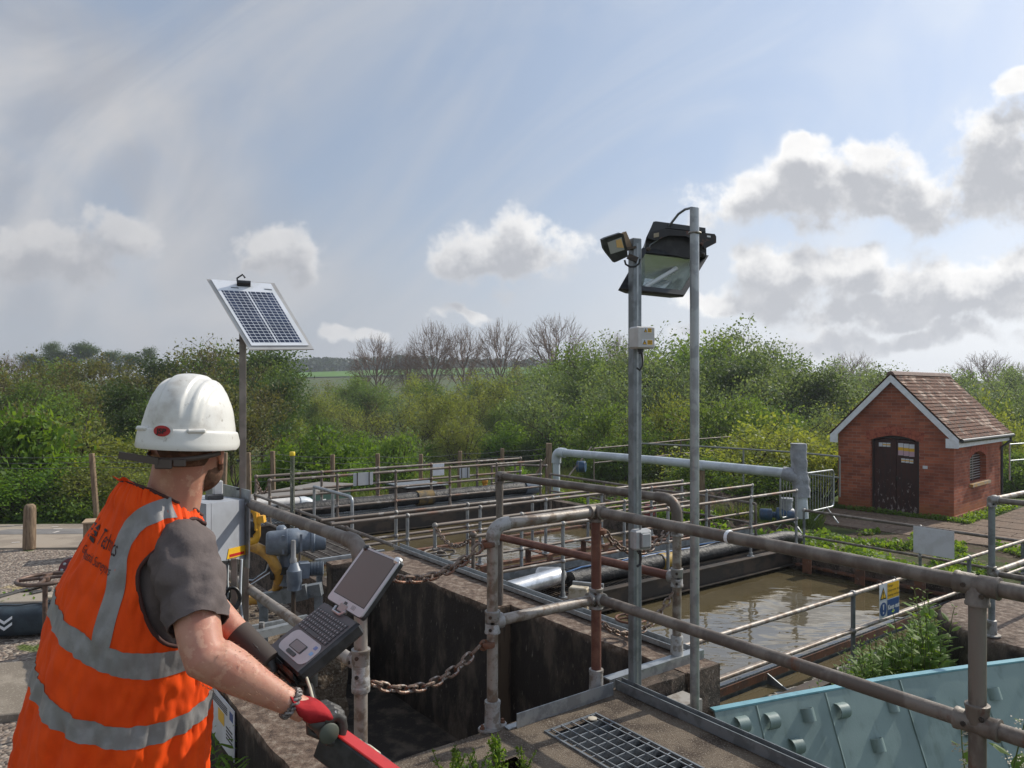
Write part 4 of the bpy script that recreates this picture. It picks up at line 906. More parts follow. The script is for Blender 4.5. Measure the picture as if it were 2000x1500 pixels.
# curved lugs rolled from strip
for x, y, flip in ((1447, 1415, 0), (1505, 1408, 0), (1577, 1396, 1), (1642, 1388, 0), (1553, 1457, 0), (1740, 1378, 1), (1818, 1376, 1), (1713, 1455, 1), (1890, 1424, 0), (1940, 1355, 1), (1985, 1440, 1)):
    # solve for the point on the sloping plate along this line of sight
    ray = Vector(((x - 1000) / F, 1, (HZ - y) / F)); p0_ = rimp[1] if x < 1735 else rimp[3]; nn_ = (inn + EZ * 0.42)
    dirr = (rimp[2] - rimp[1]) if x < 1735 else (rimp[4] - rimp[3]); nrm = dirr.cross(inn * 0.42 - EZ).normalized()
    cam_p = Vector((0, 0, EYE)); dd = (p0_ - cam_p).dot(nrm) / ray.dot(nrm); p = cam_p + ray * dd
    if nrm.y > 0: nrm = -nrm
    along = dirr.normalized(); dwn = along.cross(nrm).normalized(); dwn = dwn if dwn.z < 0 else -dwn
    g = MB(); w = 0.05; arc_p = []
    if flip:   # seen from the front: a short curved strip
        for k in range(9): an = math.pi * k / 8; arc_p.append((dwn * -0.045 * math.cos(an), 0.05 * math.sin(an)))
        a1 = along
    else:
        for k in range(9): an = math.pi * k / 8; arc_p.append((dwn * -0.05 * math.cos(an), 0.055 * math.sin(an)))
        a1 = along
    if flip: arc_p = [(along * -0.045 * math.cos(math.pi * k / 8), 0.05 * math.sin(math.pi * k / 8)) for k in range(9)]; a1 = dwn
    vs = [p + q + nrm * hgt + a1 * s for q, hgt in arc_p for s in (-w * 0.8, w * 0.8)] + [p + q * 0.88 + nrm * hgt * 0.88 + a1 * s for q, hgt in arc_p for s in (-w * 0.8, w * 0.8)]
    fs = []
    for k in range(8):
        a = 2 * k; fs += [(a, a + 1, a + 3, a + 2), (18 + a + 2, 18 + a + 3, 18 + a + 1, 18 + a), (a, a + 2, 18 + a + 2, 18 + a), (a + 1, 18 + a + 1, 18 + a + 3, a + 3)]
    g.add(vs, fs); g.build('lug', MT['teal'], t, 50)

# ------------------------------------------------------------------ solar panel and control cabinet
SD = 4.55
sb = at(474, 1240, SD); sb.z = -0.5
t = thing('solar_panel', sb, 'small solar panel tilted on a thin steel pole', 'solar panel')
pt = at(474, 640, SD)
g = MB(); g.box((sb + pt) / 2 + Vector((0, 0.0, 0)), (0.041, 0.041, pt.z - sb.z), sx_, sy_, EZ, 0.003); pole = g.build('pole', material('bronzed_strut', (0.19, 0.17, 0.15), 0.42, 0.6, var=(0.26, 0.235, 0.21), vscale=6), t)
for y in (665, 690, 900, 955):
    g = MB(); p = at(467, y, SD - 0.03); g.lathe(p, (-1, 0, 0), [(0.008, 0), (0.008, 0.014), (0.005, 0.016)], 6); g.build('stud', MT['black'], pole)
A_, B_, C_, D_ = at(404, 545, 4.66), at(536, 553, 4.78), at(613, 682, 4.42), at(487, 683, 4.30)
sn_ = (B_ - A_).cross(D_ - A_).normalized(); sn_ = sn_ if sn_.z > 0 else -sn_
ce_ = Vector((0, 0, EYE)); ry_ = C_ - ce_; C_ = ce_ + ry_ * ((A_ - ce_).dot(sn_) / ry_.dot(sn_))
def sp(s, q, off=0): return A_.lerp(B_, s).lerp(D_.lerp(C_, s), q) + sn_ * off
g = MB(); g.prism([sp(0, 0), sp(1, 0), sp(1, 1), sp(0, 1)], sn_ * -0.006); g.build('backing_plate', material('dusty_alu_sheet', (0.50, 0.485, 0.46), 0.5, 0.3, var=(0.42, 0.40, 0.38), vscale=5), t)
g = MB(); g.prism([sp(0.055, 0.01, 0.002), sp(0.93, 0.025, 0.002), sp(0.95, 0.955, 0.002), sp(0.065, 0.955, 0.002)], sn_ * 0.004); lam = g.build('laminate', MT['white_paint'], t)
g = MB()
for r_ in range(19):
    for c_ in range(11):
        wds = [0.5, 1, 1, 1, 1, 0.5, 0.5, 1, 1, 1, 1][c_] if False else 1
        pass
cols = [0.5, 1, 1, 1, 1, 0.5, 0.5, 1, 1, 1, 1, 0.5]; tot = sum(cols) + 0.2
for r_ in range(18):
    q0 = 0.175 + 0.745 * r_ / 18; q1 = 0.175 + 0.745 * (r_ + 0.87) / 18; x = 0.105
    for k, w in enumerate(cols):
        if k == 6: x += 0.015
        wd = 0.775 * w / tot; g.add([sp(x, q0, 0.0064), sp(x + wd - 0.008, q0, 0.0064), sp(x + wd - 0.008, q1, 0.0064), sp(x, q1, 0.0064)], [(0, 3, 2, 1)]); x += wd
g.build('solar_cells', material('solar_cell', (0.020, 0.030, 0.065), 0.25, 0.2, var=(0.028, 0.045, 0.10), vscale=4, clear=0.4), t)
g = MB(); c = sp(0.50, 0.075, 0.02); g.tube([c - (B_ - A_) * 0.10, c + (B_ - A_) * 0.10], 0.019, 12); jb = g.build('connector_box', MT['black'], t, 50)
g = MB(); g.tube([c - (B_ - A_) * 0.09, c - (B_ - A_) * 0.10 + EZ * 0.03, c - (B_ - A_) * 0.02 + EZ * 0.055, c + (B_ - A_) * 0.02 + EZ * 0.035], 0.006, 6); g.build('cable', MT['black'], jb, 60)
for s_ in (0.28, 0.78):
    g = MB(); g.prism([sp(s_, 0.115, 0.0062), sp(s_ + 0.11, 0.118, 0.0062), sp(s_ + 0.11, 0.135, 0.0062), sp(s_, 0.132, 0.0062)], sn_ * 0.001); g.build('label_strip', MT['galv_dark'], lam)
g = MB(); g.bar(pt - EZ * 0.05 + Vector((0, -0.02, 0)), sp(0.42, 0.62, -0.008), 0.03, 0.03); g.bar(sp(0.42, 0.3, -0.02), sp(0.42, 0.9, -0.02), 0.04, 0.02); g.build('mount', MT['galv_dark'], t)
# cabinet on its back plate
CB = 4.42
cx = Vector((0.80, 0.595, 0)).normalized(); cy = Vector((-0.595, 0.80, 0)).normalized()
t = thing('control_cabinet', at(440, 1240, CB), 'grey electrical cabinet with a small yellow warning label, on steel legs behind the person', 'control cabinet')
b0 = at(484, 960, 4.50)
def cp(px, py, d): return at(px, py, d)
# back plate: seen edge-on from its right, running back-left
g = MB(); g.prism([cp(487, 958, 4.44), cp(485, 1110, 4.44), cp(400, 1075, 4.93), cp(402, 938, 4.93)], cx * 0.006 + Vector((0.003, 0, 0))); g.build('back_plate', MT['galv'], t)
cc = cp(428, 1030, 4.38)
g = MB()
K0, K1, K2, K3 = cp(478, 975, 4.47), cp(413, 983, 4.13), cp(413, 1097, 4.13), cp(478, 1092, 4.47)
dep = -cx * 0.10
# hexahedron: right face (towards camera right) K-quad; depth goes left
bl = (Vector((-0.82, 0.57, 0)).normalized()) * 0.36
g.hexa([K2, K3, K3 + bl, K2 + bl, K1, K0, K0 + bl, K1 + bl]); g.build('case', MT['grey_box'], t)
fd = (K1 - K0).normalized()
g = MB(); e1 = K1 + fd * 0.004; e2 = K2 + fd * 0.004; g.hexa([e2 + fd * 0.045, e2, e2 + bl, e2 + fd * 0.045 + bl, e1 + fd * 0.045, e1, e1 + bl, e1 + fd * 0.045 + bl]); g.build('door', MT['grey_box'], t)
rn = (K0 - K1).cross(EZ).normalized(); rn = rn if rn.x > 0 else -rn
g = MB(); c = K3.lerp(K2, 0.24) + EZ * 0.045 + rn * 0.002; a_ = (K0 - K1).normalized(); g.prism([c - a_ * 0.115 - EZ * 0.026, c + a_ * 0.085 - EZ * 0.026, c + a_ * 0.085 + EZ * 0.032, c - a_ * 0.095 + EZ * 0.032], rn * 0.002); lb = g.build('warning_label', MT['sign_yellow'], t)
g = MB(); g.prism([c - a_ * 0.09 - EZ * 0.018, c + a_ * 0.07 - EZ * 0.018, c + a_ * 0.07 - EZ * 0.002, c - a_ * 0.09 - EZ * 0.002], rn * 0.0035); g.build('label_band', MT['red'], lb)
for k in (K0 - EZ * 0.03, K3 + EZ * 0.05):
    g = MB(); g.lathe(k + a_ * 0.015, rn, [(0.014, 0), (0.014, 0.008), (0.008, 0.012)], 10); g.build('screw_boss', MT['grey_box'], t, 50)
g = MB(); g.box(K0.lerp(K1, 0.55) + bl * 0.35 + EZ * 0.015, (0.09, 0.07, 0.028), cx, cy, EZ, 0.004); g.build('vent_block', MT['black'], t)
g = MB(); g.box(K0.lerp(K1, 0.45) + bl * 0.35 + EZ * 0.07, (0.05, 0.045, 0.08), cx, cy, EZ, 0.004); g.build('sensor_cap', MT['box_white'], t)
for px, d in ((457, 4.3), (427, 4.5), (480, 4.5)):
    g = MB(); p = at(px, 1090, d); g.box((p + Vector((p.x, p.y, -0.5))) / 2, (0.035, 0.035, p.z + 0.5), sx_, sy_, EZ, 0.003); g.build('leg', pole.data.materials[0], t)
for k in range(7):
    g = MB(); x0 = 418 + 9 * k; p = at(x0, 1092, 4.35)
    g.tube([p, p - EZ * 0.12 + sx_ * 0.01 * math.sin(k * 2), p - EZ * 0.25 + sx_ * 0.03 * math.sin(k), p - EZ * 0.5 + sx_ * 0.02 * math.cos(k)], 0.008, 6); g.build('cable', MT['black'] if k % 3 else MT['grey_pipe'], t, 60)
g = MB(); p = at(440, 1090, 4.30); g.tube([p, p - EZ * 0.55], 0.014, 8); g.lathe(p, (0, 0, -1), [(0.022, 0), (0.022, 0.03), (0.016, 0.035)], 8); g.build('conduit', MT['galv'], t, 50)
cc = at(453, 1168, 4.22)
t2 = thing('cable_coil', cc, 'coil of black cable tied to a cabinet leg', 'cable coil')
g = MB()
for k in range(4): g.tube([cc + sx_ * (0.035 + 0.004 * k) * math.cos(a) + EZ * (0.055 + 0.004 * k) * math.sin(a) - sy_ * (0.006 * k) for a in [i * math.pi / 10 for i in range(20)]], 0.006, 6, closed=True)
g.build('coil', MT['black'], t2, 60)
# ------------------------------------------------------------------ penstock actuator on its headstock
AC = W(2.2, 6.0, 0); AD = AC.y
def ap(px, py, d=0.0): return at(px, py, AD + d)
ax = Vector((0.96, 0.26, 0)).normalized(); ay = Vector((-0.26, 0.96, 0)).normalized()
t = thing('valve_actuator', Vector((AC.x, AC.y, 0.0)), 'blue-grey electric valve actuator on its galvanised headstock frame', 'valve actuator')
def lat(name, o, d, prof, m, n=18): g = MB(); g.lathe(o, d, prof, n); return g.build(name, m, t, 45)
lat('motor', ap(520, 1062, -0.12), ax, [(0.085, 0), (0.095, 0.01), (0.10, 0.03), (0.105, 0.15), (0.11, 0.155), (0.11, 0.17)], MT['actuator'])
lat('gearbox', ap(552, 1058, -0.06), ax, [(0.09, 0), (0.105, 0.02), (0.105, 0.12), (0.085, 0.14), (0.085, 0.22), (0.10, 0.23), (0.10, 0.25), (0.085, 0.26), (0.085, 0.33), (0.075, 0.345)], MT['actuator'])
lat('handwheel_hub', ap(540, 1042, 0.15), ax, [(0.055, 0), (0.07, 0.02), (0.07, 0.06), (0.05, 0.08)], MT['actuator'])
g = MB(); g.box(ap(553, 1064, -0.17), (0.02, 0.02, 0.15), ax, ay); g.build('rib', MT['actuator'], t)
g = MB(); g.box(ap(588, 1060, -0.12), (0.02, 0.02, 0.14), ax, ay); g.build('rib', MT['actuator'], t)
lat('column', ap(560, 1075, 0.0), (0, 0, -1), [(0.07, 0), (0.07, 0.16), (0.075, 0.17), (0.075, 0.28)], MT['actuator'])
lat('bevel_gearbox', ap(575, 1098, -0.2), (0, 0, -1), [(0.02, 0), (0.03, 0.005), (0.055, 0.06), (0.062, 0.065), (0.062, 0.16), (0.056, 0.17), (0.056, 0.22)], MT['actuator'])
lat('stem_cover', ap(573, 1055, -0.2), (0, 0, -1), [(0.016, 0), (0.018, 0.01), (0.02, 0.14), (0.028, 0.15), (0.028, 0.18), (0.022, 0.185)], material('clear_grey_tube', (0.26, 0.26, 0.26), 0.3))
g = MB(); g.bar(ap(584, 1113, -0.15), ap(603, 1112, -0.12), 0.11, 0.12); g.build('outlet_block', MT['actuator'], t)
g = MB(); o_ = ap(602, 1112, -0.10)
prof = []
for k in range(11): prof += [(0.062, k * 0.0115), (0.052, k * 0.0115 + 0.006)]
g.lathe(o_, ax, prof, 16); g.build('bellows', MT['actuator'], t, 30)
g = MB(); g.bar(ap(540, 1117, -0.1), ap(566, 1114, -0.1), 0.05, 0.05); g.lathe(ap(528, 1118, -0.1), ax, [(0.06, 0), (0.065, 0.01), (0.065, 0.03), (0.03, 0.04), (0.03, 0.09)], 14); g.build('drive_shaft', MT['black'], t, 50)
g = MB(); g.bar(ap(505, 1172), ap(628, 1150), 0.08, 0.10); g.bar(ap(552, 1165, -0.06), ap(600, 1155, -0.06), 0.05, 0.12); g.build('headstock_beam', MT['galv_dark'], t)
for px in (515, 622):
    g = MB(); p = ap(px, 1160); g.box((p + Vector((p.x, p.y, -0.5))) / 2, (0.07, 0.05, p.z + 0.5), ax, ay); g.build('leg', MT['galv_dark'], t)
g = MB(); p = ap(573, 1155, -0.16); g.tube([p, Vector((p.x, p.y, -0.45))], 0.018, 10); g.build('stem', MT['dark_steel'], t, 50)
for k in range(6):
    g = MB(); p = ap(526 + 3 * k, 1088, -0.1); g.tube([p, p - EZ * 0.06 + ax * 0.01 * (k - 3), p - EZ * 0.12 - ax * 0.04 + ay * 0.03, p - EZ * (0.17 + 0.01 * k) - ax * (0.12 + 0.02 * k), p - EZ * (0.15 - 0.01 * k) - ax * 0.36], 0.007, 6); g.build('cable', [MT['black'], MT['grey_pipe'], MT['black'], MT['rust'], MT['black'], MT['white']][k], t, 60)
# transparent tube with yellow cap
sc_ = W(2.45, 6.6, 0); 
t = thing('stem_cover', at(571, 1180, sc_.y), 'tall clear plastic stem tube with a yellow cap', 'stem cover')
m = material('clear_plastic', (0.55, 0.57, 0.52), 0.12, 0, spec=0.6); m.node_tree.nodes['Principled BSDF'].inputs['Transmission Weight'].default_value = 0.85; m.node_tree.nodes['Principled BSDF'].inputs['IOR'].default_value = 1.08
g = MB(); g.tube([at(571, 1130, sc_.y), at(571, 888, sc_.y)], 0.021, 14); g.build('tube', m, t, 50)
g = MB(); g.tube([at(571, 1130, sc_.y), at(571, 950, sc_.y)], 0.007, 8); g.build('threaded_stem', MT['galv_dark'], t, 50)
g = MB(); g.lathe(at(571, 890, sc_.y), (0, 0, 1), [(0.024, 0), (0.025, 0.003), (0.025, 0.032), (0.022, 0.036)], 16); g.build('cap', MT['cap_yellow'], t, 50)
# yellow bracket casting and hoses behind the cabinet
t = thing('valve_yoke', W(1.9, 6.4, 0), 'yellow cast yoke frame behind the cabinet', 'valve yoke')
yd = 5.75
g = MB(); g.tube([at(x, y, yd) for x, y in ((488, 995), (498, 997), (502, 1010), (502, 1045), (499, 1055), (488, 1058))], 0.03, 8, sx=0.6); g.build('yoke', MT['yellow'], t, 50)
g = MB(); g.bar(at(504, 1015, yd), at(517, 1013, yd), 0.06, 0.055); g.bar(at(500, 1036, yd - 0.03), at(500, 1000, yd - 0.03), 0.015, 0.02); g.build('boss', MT['yellow'], t)
g = MB(); g.lathe(at(490, 1030, yd + 0.03), (0, -1, 0), [(0.06, 0), (0.06, 0.05), (0.045, 0.06)], 12); g.build('drum', MT['black'], t, 50)
t = thing('yellow_hose', W(1.8, 6.0, 0), 'dusty yellow hose looping down behind the actuator', 'hose')
g = MB(); g.tube([at(x, y, d) for x, y, d in ((470, 1060, 6.0), (490, 1066, 6.0), (512, 1075, 6.0), (530, 1090, 6.0), (540, 1110, 6.0), (545, 1135, 6.1), (540, 1155, 6.2), (520, 1168, 6.2), (490, 1172, 6.2), (465, 1170, 6.2))], 0.043, 12); g.build('hose', MT['yellow_pipe'], t, 60)
# platform of open grating with its leg
t = thing('platform', W(3.2, 8, 0), 'small brown open-grating platform beside the pit wall', 'platform')
g = MB()
for k in range(22): v = 7.34 + 1.5 * k / 22; g.ubox(2.9, 3.62, v, v + 0.012, -0.03, 0.0)
for k in range(6): u = 2.95 + 0.66 * k / 5; g.ubox(u - 0.005, u + 0.005, 7.32, 8.85, 0.0005, 0.006)
g.build('grating', MT['tube_brown'], t)
g = MB(); g.ubox(2.88, 3.66, 7.27, 7.312, -0.05, 0.012); g.build('edge_angle', MT['galv'], t)
g = MB(); g.ubox(2.88, 2.94, 7.245, 7.268, -1.3, -0.03); g.build('leg', MT['galv_dark'], t)
# left foreground sill channel under the device
t = thing('strut_frame', W(1.75, 4.9, 0), 'low galvanised strut frame with a clamp by the cabinet legs', 'strut frame')
g = MB(); g.bar(at(480, 1245, 4.6), at(590, 1218, 5.0), 0.05, 0.05); g.bar(at(482, 1228, 4.75), at(600, 1205, 5.15), 0.03, 0.03); g.build('rails', MT['galv'], t)
g = MB(); p = at(511, 1215, 4.75); g.bar(p, p - EZ * 0.12, 0.03, 0.02); g.bar(p - EZ * 0.06 - sx_ * 0.05, p - EZ * 0.06 + sx_ * 0.05, 0.03, 0.03); g.build('clamp', MT['galv_fit'], t)
# notice on the pit side wall
t = thing('notice', W(1.19, 4.4, -0.1), 'white safety notice with a yellow square on the mossy side wall', 'notice')
g = MB(); g.ubox(1.183, 1.188, 4.17, 4.75, -0.30, -0.02); g.build('plate', MT['white'], t)
g = MB(); g.ubox(1.1805, 1.1825, 4.36, 4.48, -0.17, -0.10); g.build('yellow_square', MT['sign_yellow'], t)
g = MB(); g.ubox(1.1805, 1.1825, 4.19, 4.25, -0.09, -0.045); g.build('blue_disc', MT['sign_blue'], t)
g = MB()
for k in range(4): g.ubox(1.181, 1.1825, 4.30, 4.68, -0.052 - 0.012 * k, -0.047 - 0.012 * k)
for k in range(4): g.ubox(1.181, 1.1825, 4.20, 4.32, -0.16 - 0.02 * k, -0.152 - 0.02 * k)
g.build('print', MT['sign_black'], t)

# ------------------------------------------------------------------ handwheels
def handwheel(label, c, rad, m, stem_to, rot=0.0, group=None):
    t = thing('handwheel', (c[0], c[1], stem_to), label, 'handwheel', group); c = Vector(c)
    g = MB(); g.tube([c + Vector((rad * math.cos(a), rad * math.sin(a), 0)) for a in [k * math.pi / 16 for k in range(32)]], rad * 0.085, 8, closed=True); g.build('rim', m, t, 60)
    for k in range(4):
        a = rot + k * math.pi / 2; d = Vector((math.cos(a), math.sin(a), 0)); s = Vector((-d.y, d.x, 0))
        g = MB(); g.tube([c + d * rad * 0.15 + EZ * rad * 0.05, c + d * rad * 0.5 + s * rad * 0.10 + EZ * 0.01, c + d * rad * 0.95], rad * 0.07, 6); g.build('spoke', m, t, 60)
    g = MB(); g.lathe(c - EZ * 0.02, (0, 0, 1), [(rad * 0.2, 0), (rad * 0.22, 0.01), (rad * 0.2, 0.04), (rad * 0.08, 0.05), (rad * 0.08, 0.07)], 12); g.build('hub', m, t, 50)
    g = MB(); g.tube([Vector((c.x, c.y, stem_to)), c], rad * 0.10, 8); g.build('stem', m, t, 60)
hwm = material('rusty_handwheel', (0.10, 0.066, 0.05), 0.5, 0.2, var=(0.16, 0.10, 0.075), vscale=20)
handwheel('large brown handwheel on a tall stem in the gravel beside the person', at(88, 1131, 6.6), 0.215, hwm, -1.36, 0.3)
handwheel('dark handwheel with a reddish hub near the hanging chain', W(4.25, 7.1, -0.06), 0.17, MT['tube_brown'], -0.95, 0.6)
c = at(1232, 1208, 5.2)
handwheel('small rusty handwheel half hidden behind the square post', c, 0.105, MT['rust'], c.z - 0.5, 0.2)
# ------------------------------------------------------------------ the person
MT['orange'] = material('hi_vis_orange_cloth', (0.86, 0.082, 0.006), 0.75, 0, var=(0.76, 0.068, 0.006), vscale=7, bump=0.35, bscale=260, bdist=0.001, spec=0.2)
MT['retro'] = material('grey_reflective_tape', (0.23, 0.225, 0.225), 0.5, 0.1, var=(0.28, 0.275, 0.275), vscale=14, bump=0.4, bscale=30, bdist=0.004)
MT['binding'] = material('dark_brown_binding', (0.06, 0.022, 0.018), 0.8)
MT['tshirt'] = material('grey_brown_cotton', (0.135, 0.112, 0.107), 0.9, 0, var=(0.105, 0.087, 0.084), vscale=12, bump=0.5, bscale=30, bdist=0.006, spec=0.15)
MT['skin'] = material('fair_skin', (0.48, 0.245, 0.17), 0.5, 0, var=(0.44, 0.20, 0.14), vscale=16, var2=(0.53, 0.29, 0.205), v2scale=40, bump=0.3, bscale=220, bdist=0.0012, spec=0.35)
b_ = MT['skin'].node_tree.nodes['Principled BSDF']; b_.inputs['Subsurface Weight'].default_value = 0.25; b_.inputs['Subsurface Radius'].default_value = (0.02, 0.006, 0.003); b_.inputs['Subsurface Scale'].default_value = 0.6
MT['helmet'] = material('scuffed_white_helmet', (0.68, 0.67, 0.63), 0.36, 0, var=(0.50, 0.47, 0.42), vscale=11, vlo=0.48, vhi=0.72, var2=(0.36, 0.33, 0.28), v2scale=34, v2lo=0.61, v2hi=0.74, bump=0.05, bscale=90)
MT['hair'] = material('short_brown_hair', (0.10, 0.055, 0.036), 0.85, 0, var=(0.16, 0.085, 0.055), vscale=60, bump=0.8, bscale=300, bdist=0.003, spec=0.2)
MT['glove_red'] = material('red_knitted_glove', (0.36, 0.02, 0.025), 0.85, 0, var=(0.28, 0.015, 0.02), vscale=20, bump=0.8, bscale=380, bdist=0.001, spec=0.2)
MT['glove_black'] = material('dark_rubber_glove', (0.035, 0.033, 0.030), 0.5, 0, var=(0.055, 0.05, 0.045), vscale=30, bump=0.6, bscale=120, bdist=0.002)

RT_, FT_ = Vector((0.80, -0.60, 0)), Vector((0.60, 0.80, 0))
TZ = [0.66, 0.72, 0.80, 0.90, 1.00, 1.10, 1.20, 1.30, 1.36, 1.40, 1.43, 1.455, 1.475]
TX = [-1.1193, -1.1108, -1.097, -1.0783, -1.0591, -1.0371, -1.0132, -0.9792, -0.961, -0.948, -0.941, -0.932, -0.92]
TY = [2.07, 2.06, 2.05, 2.04, 2.03, 2.02, 2.005, 1.985, 1.975, 1.968, 1.962, 1.957, 1.955]
TA = [0.2613, 0.2632, 0.2613, 0.2547, 0.2447, 0.2368, 0.2276, 0.207, 0.183, 0.1552, 0.126, 0.1, 0.088]
TB = [0.224, 0.2209, 0.2138, 0.2028, 0.1929, 0.18, 0.1647, 0.1396, 0.1204, 0.1067, 0.1, 0.09, 0.084]
TT = [0, 0, 0, 0, 0, 0, 0, 0.01, 0.022, 0.034, 0.045, 0.052, 0.056]
TK = [0.20, 0.20, 0.21, 0.23, 0.27, 0.31, 0.26] + [0.14, 0.12, 0.10, 0.08, 0.05, 0.03]
def crom(xs, ys, x):
    x = max(xs[0], min(xs[-1], x)); i = 0
    while i < len(xs) - 2 and x > xs[i + 1]: i += 1
    t = (x - xs[i]) / (xs[i + 1] - xs[i])
    d1 = (ys[i + 1] - ys[i]) / (xs[i + 1] - xs[i])
    m0 = d1 if i == 0 else (ys[i + 1] - ys[i - 1]) / (xs[i + 1] - xs[i - 1]); m1 = d1 if i == len(xs) - 2 else (ys[i + 2] - ys[i]) / (xs[i + 2] - xs[i])
    h = xs[i + 1] - xs[i]; t2, t3 = t * t, t * t * t
    return (2 * t3 - 3 * t2 + 1) * ys[i] + (t3 - 2 * t2 + t) * h * m0 + (-2 * t3 + 3 * t2) * ys[i + 1] + (t3 - t2) * h * m1
NE = 2.25
def spw(c): return math.copysign(abs(c) ** (2 / NE), c)
def vest(th, z, off=0.0, wr=1.0):
    a, b = crom(TZ, TA, z) + off, crom(TZ, TB, z) + off
    cx_, cy_, tz = crom(TZ, TX, z), crom(TZ, TY, z), crom(TZ, TT, z)
    w = 0.0
    if wr:
        low = sstep(1.35, 0.75, z)
        w = wr * (0.020 * low * mnoise.noise(Vector((th * 3.2, z * 1.3, 1))) + 0.013 * low * mnoise.noise(Vector((th * 8 + z * 4, z * 2.4, 5))) + 0.009 * mnoise.noise(Vector((th * 6, z * 9 + th * 3, 9))) + 0.0055 * mnoise.noise(Vector((th * 14, z * 24 - th * 6, 3))))
        w += wr * 0.012 * sstep(0.16, 0, abs(th - 0.35)) * math.sin(z * 34 + th * 6) * sstep(1.25, 1.1, z) * 0.5
    c, s = spw(math.cos(th)), spw(math.sin(th))
    return Vector((cx_, cy_, z + tz * math.sin(th) - crom(TZ, TK, z) * a * c)) + RT_ * (a + w) * c - FT_ * (b + w) * s
def vest_n(th, z):
    e = 0.01; return (vest(th + e, z, 0, 0) - vest(th - e, z, 0, 0)).cross(vest(th, z + e, 0, 0) - vest(th, z - e, 0, 0)).normalized()
def proj(p): return 1000 + p.x / p.y * F, HZ - (p.z - EYE) / p.y * F
def vsolve(px, py, th=0.8, z=1.2):
    for _ in range(40):
        x, y = proj(vest(th, z, 0, 0)); ex, ey = px - x, py - y
        if abs(ex) + abs(ey) < 0.05: break
        e = 1e-3; x1, y1 = proj(vest(th + e, z, 0, 0)); x2, y2 = proj(vest(th, z + e, 0, 0))
        j = [[(x1 - x) / e, (x2 - x) / e], [(y1 - y) / e, (y2 - y) / e]]; det = j[0][0] * j[1][1] - j[0][1] * j[1][0]
        if abs(det) < 1e-6: break
        dt, dz = (ex * j[1][1] - ey * j[0][1]) / det, (ey * j[0][0] - ex * j[1][0]) / det
        th += max(-0.12, min(0.12, dt)); z += max(-0.05, min(0.05, dz)); z = max(0.68, min(1.47, z)); th = max(-0.6, min(2.4, th))
    return th, z

man = thing('person', Vector((-1.08, 2.05, 0)), 'person in a white helmet and orange hi-vis vest, seen from behind, holding the survey handle', 'person')
# continuous body: lofts fused with a voxel remesh
g = MB()
def loft(path): g.tube([p for p, r in path], [r for p, r in path], 16)
HC = Vector((-0.842, 1.925, 1.62))
g.grid(lambda i, j: vest(2 * math.pi * i / 40, 0.72 + 0.73 * j / 30, -0.03 - 0.05 * sstep(1.35, 1.1, 0.72 + 0.73 * j / 30), 0), 40, 31, True)
g.f.append(tuple(range(40))[::-1]); g.m.append(0); g.f.append(tuple(30 * 40 + k for k in range(40))); g.m.append(0)
loft([(Vector((-0.93, 1.955, 1.36)), 0.088), (Vector((-0.905, 1.948, 1.43)), 0.074), (Vector((-0.882, 1.938, 1.50)), 0.068), (Vector((-0.866, 1.93, 1.56)), 0.067), (Vector((-0.85, 1.928, 1.62)), 0.07)])
g.sphere(HC + Vector((0, -0.005, 0.03)), (0.078, 0.098, 0.11), 24, 16)
g.sphere(HC + Vector((0.004, 0.055, -0.075)), (0.058, 0.058, 0.062), 18, 12); g.sphere(HC + Vector((0, 0.04, -0.04)), (0.066, 0.06, 0.06), 18, 12)
g.sphere(HC + Vector((0, 0.105, -0.115)), (0.026, 0.02, 0.022), 12, 8)                       # chin
g.tube([HC + Vector((0, 0.095, 0.03)), HC + Vector((0, 0.118, -0.01)), HC + Vector((0, 0.122, -0.028))], [0.010, 0.013, 0.017], 10)   # nose
for s in (-1, 1):
    g.sphere(HC + Vector((s * 0.030, 0.086, 0.012)), (0.016, 0.012, 0.012), 10, 8)            # eyes
    e = HC + Vector((s * 0.080, -0.002, -0.034))
    g.tube([e + Vector((0, 0.008, -0.03)), e + Vector((s * 0.006, -0.008, -0.012)), e + Vector((s * 0.012, -0.018, 0.012)), e + Vector((s * 0.009, -0.008, 0.030)), e + Vector((0, 0.008, 0.028))], [0.007, 0.008, 0.009, 0.008, 0.006], 8)
    g.sphere(e + Vector((s * 0.002, -0.003, 0.0)), (0.006, 0.016, 0.026), 10, 8)
g.sphere(HC + Vector((0, 0.112, -0.066)), (0.024, 0.010, 0.008), 12, 8)                      # lips
SH, EL, WR = Vector((-0.828, 1.87, 1.342)), Vector((-0.722, 1.722, 1.130)), Vector((-0.530, 1.80, 0.980))
loft([(SH, 0.066), (SH.lerp(EL, 0.3), 0.060), (SH.lerp(EL, 0.6), 0.055), (SH.lerp(EL, 0.9), 0.050), (EL + Vector((0.006, 0, -0.008)), 0.0505), (EL.lerp(WR, 0.14) + EZ * 0.004, 0.0535), (EL.lerp(WR, 0.32) + EZ * 0.003, 0.0515), (EL.lerp(WR, 0.6), 0.0405), (EL.lerp(WR, 0.85), 0.0325), (WR, 0.030), (WR + (WR - EL) * 0.12, 0.030)])
SL, EL2, WL = Vector((-1.055, 2.06, 1.36)), Vector((-0.93, 2.19, 1.14)), Vector((-0.752, 2.14, 1.003))
loft([(SL, 0.066), (SL.lerp(EL2, 0.5), 0.055), (EL2, 0.048), (EL2.lerp(WL, 0.25), 0.047), (EL2.lerp(WL, 0.65), 0.038), (WL, 0.031), (WL + (WL - EL2) * 0.15, 0.030)])
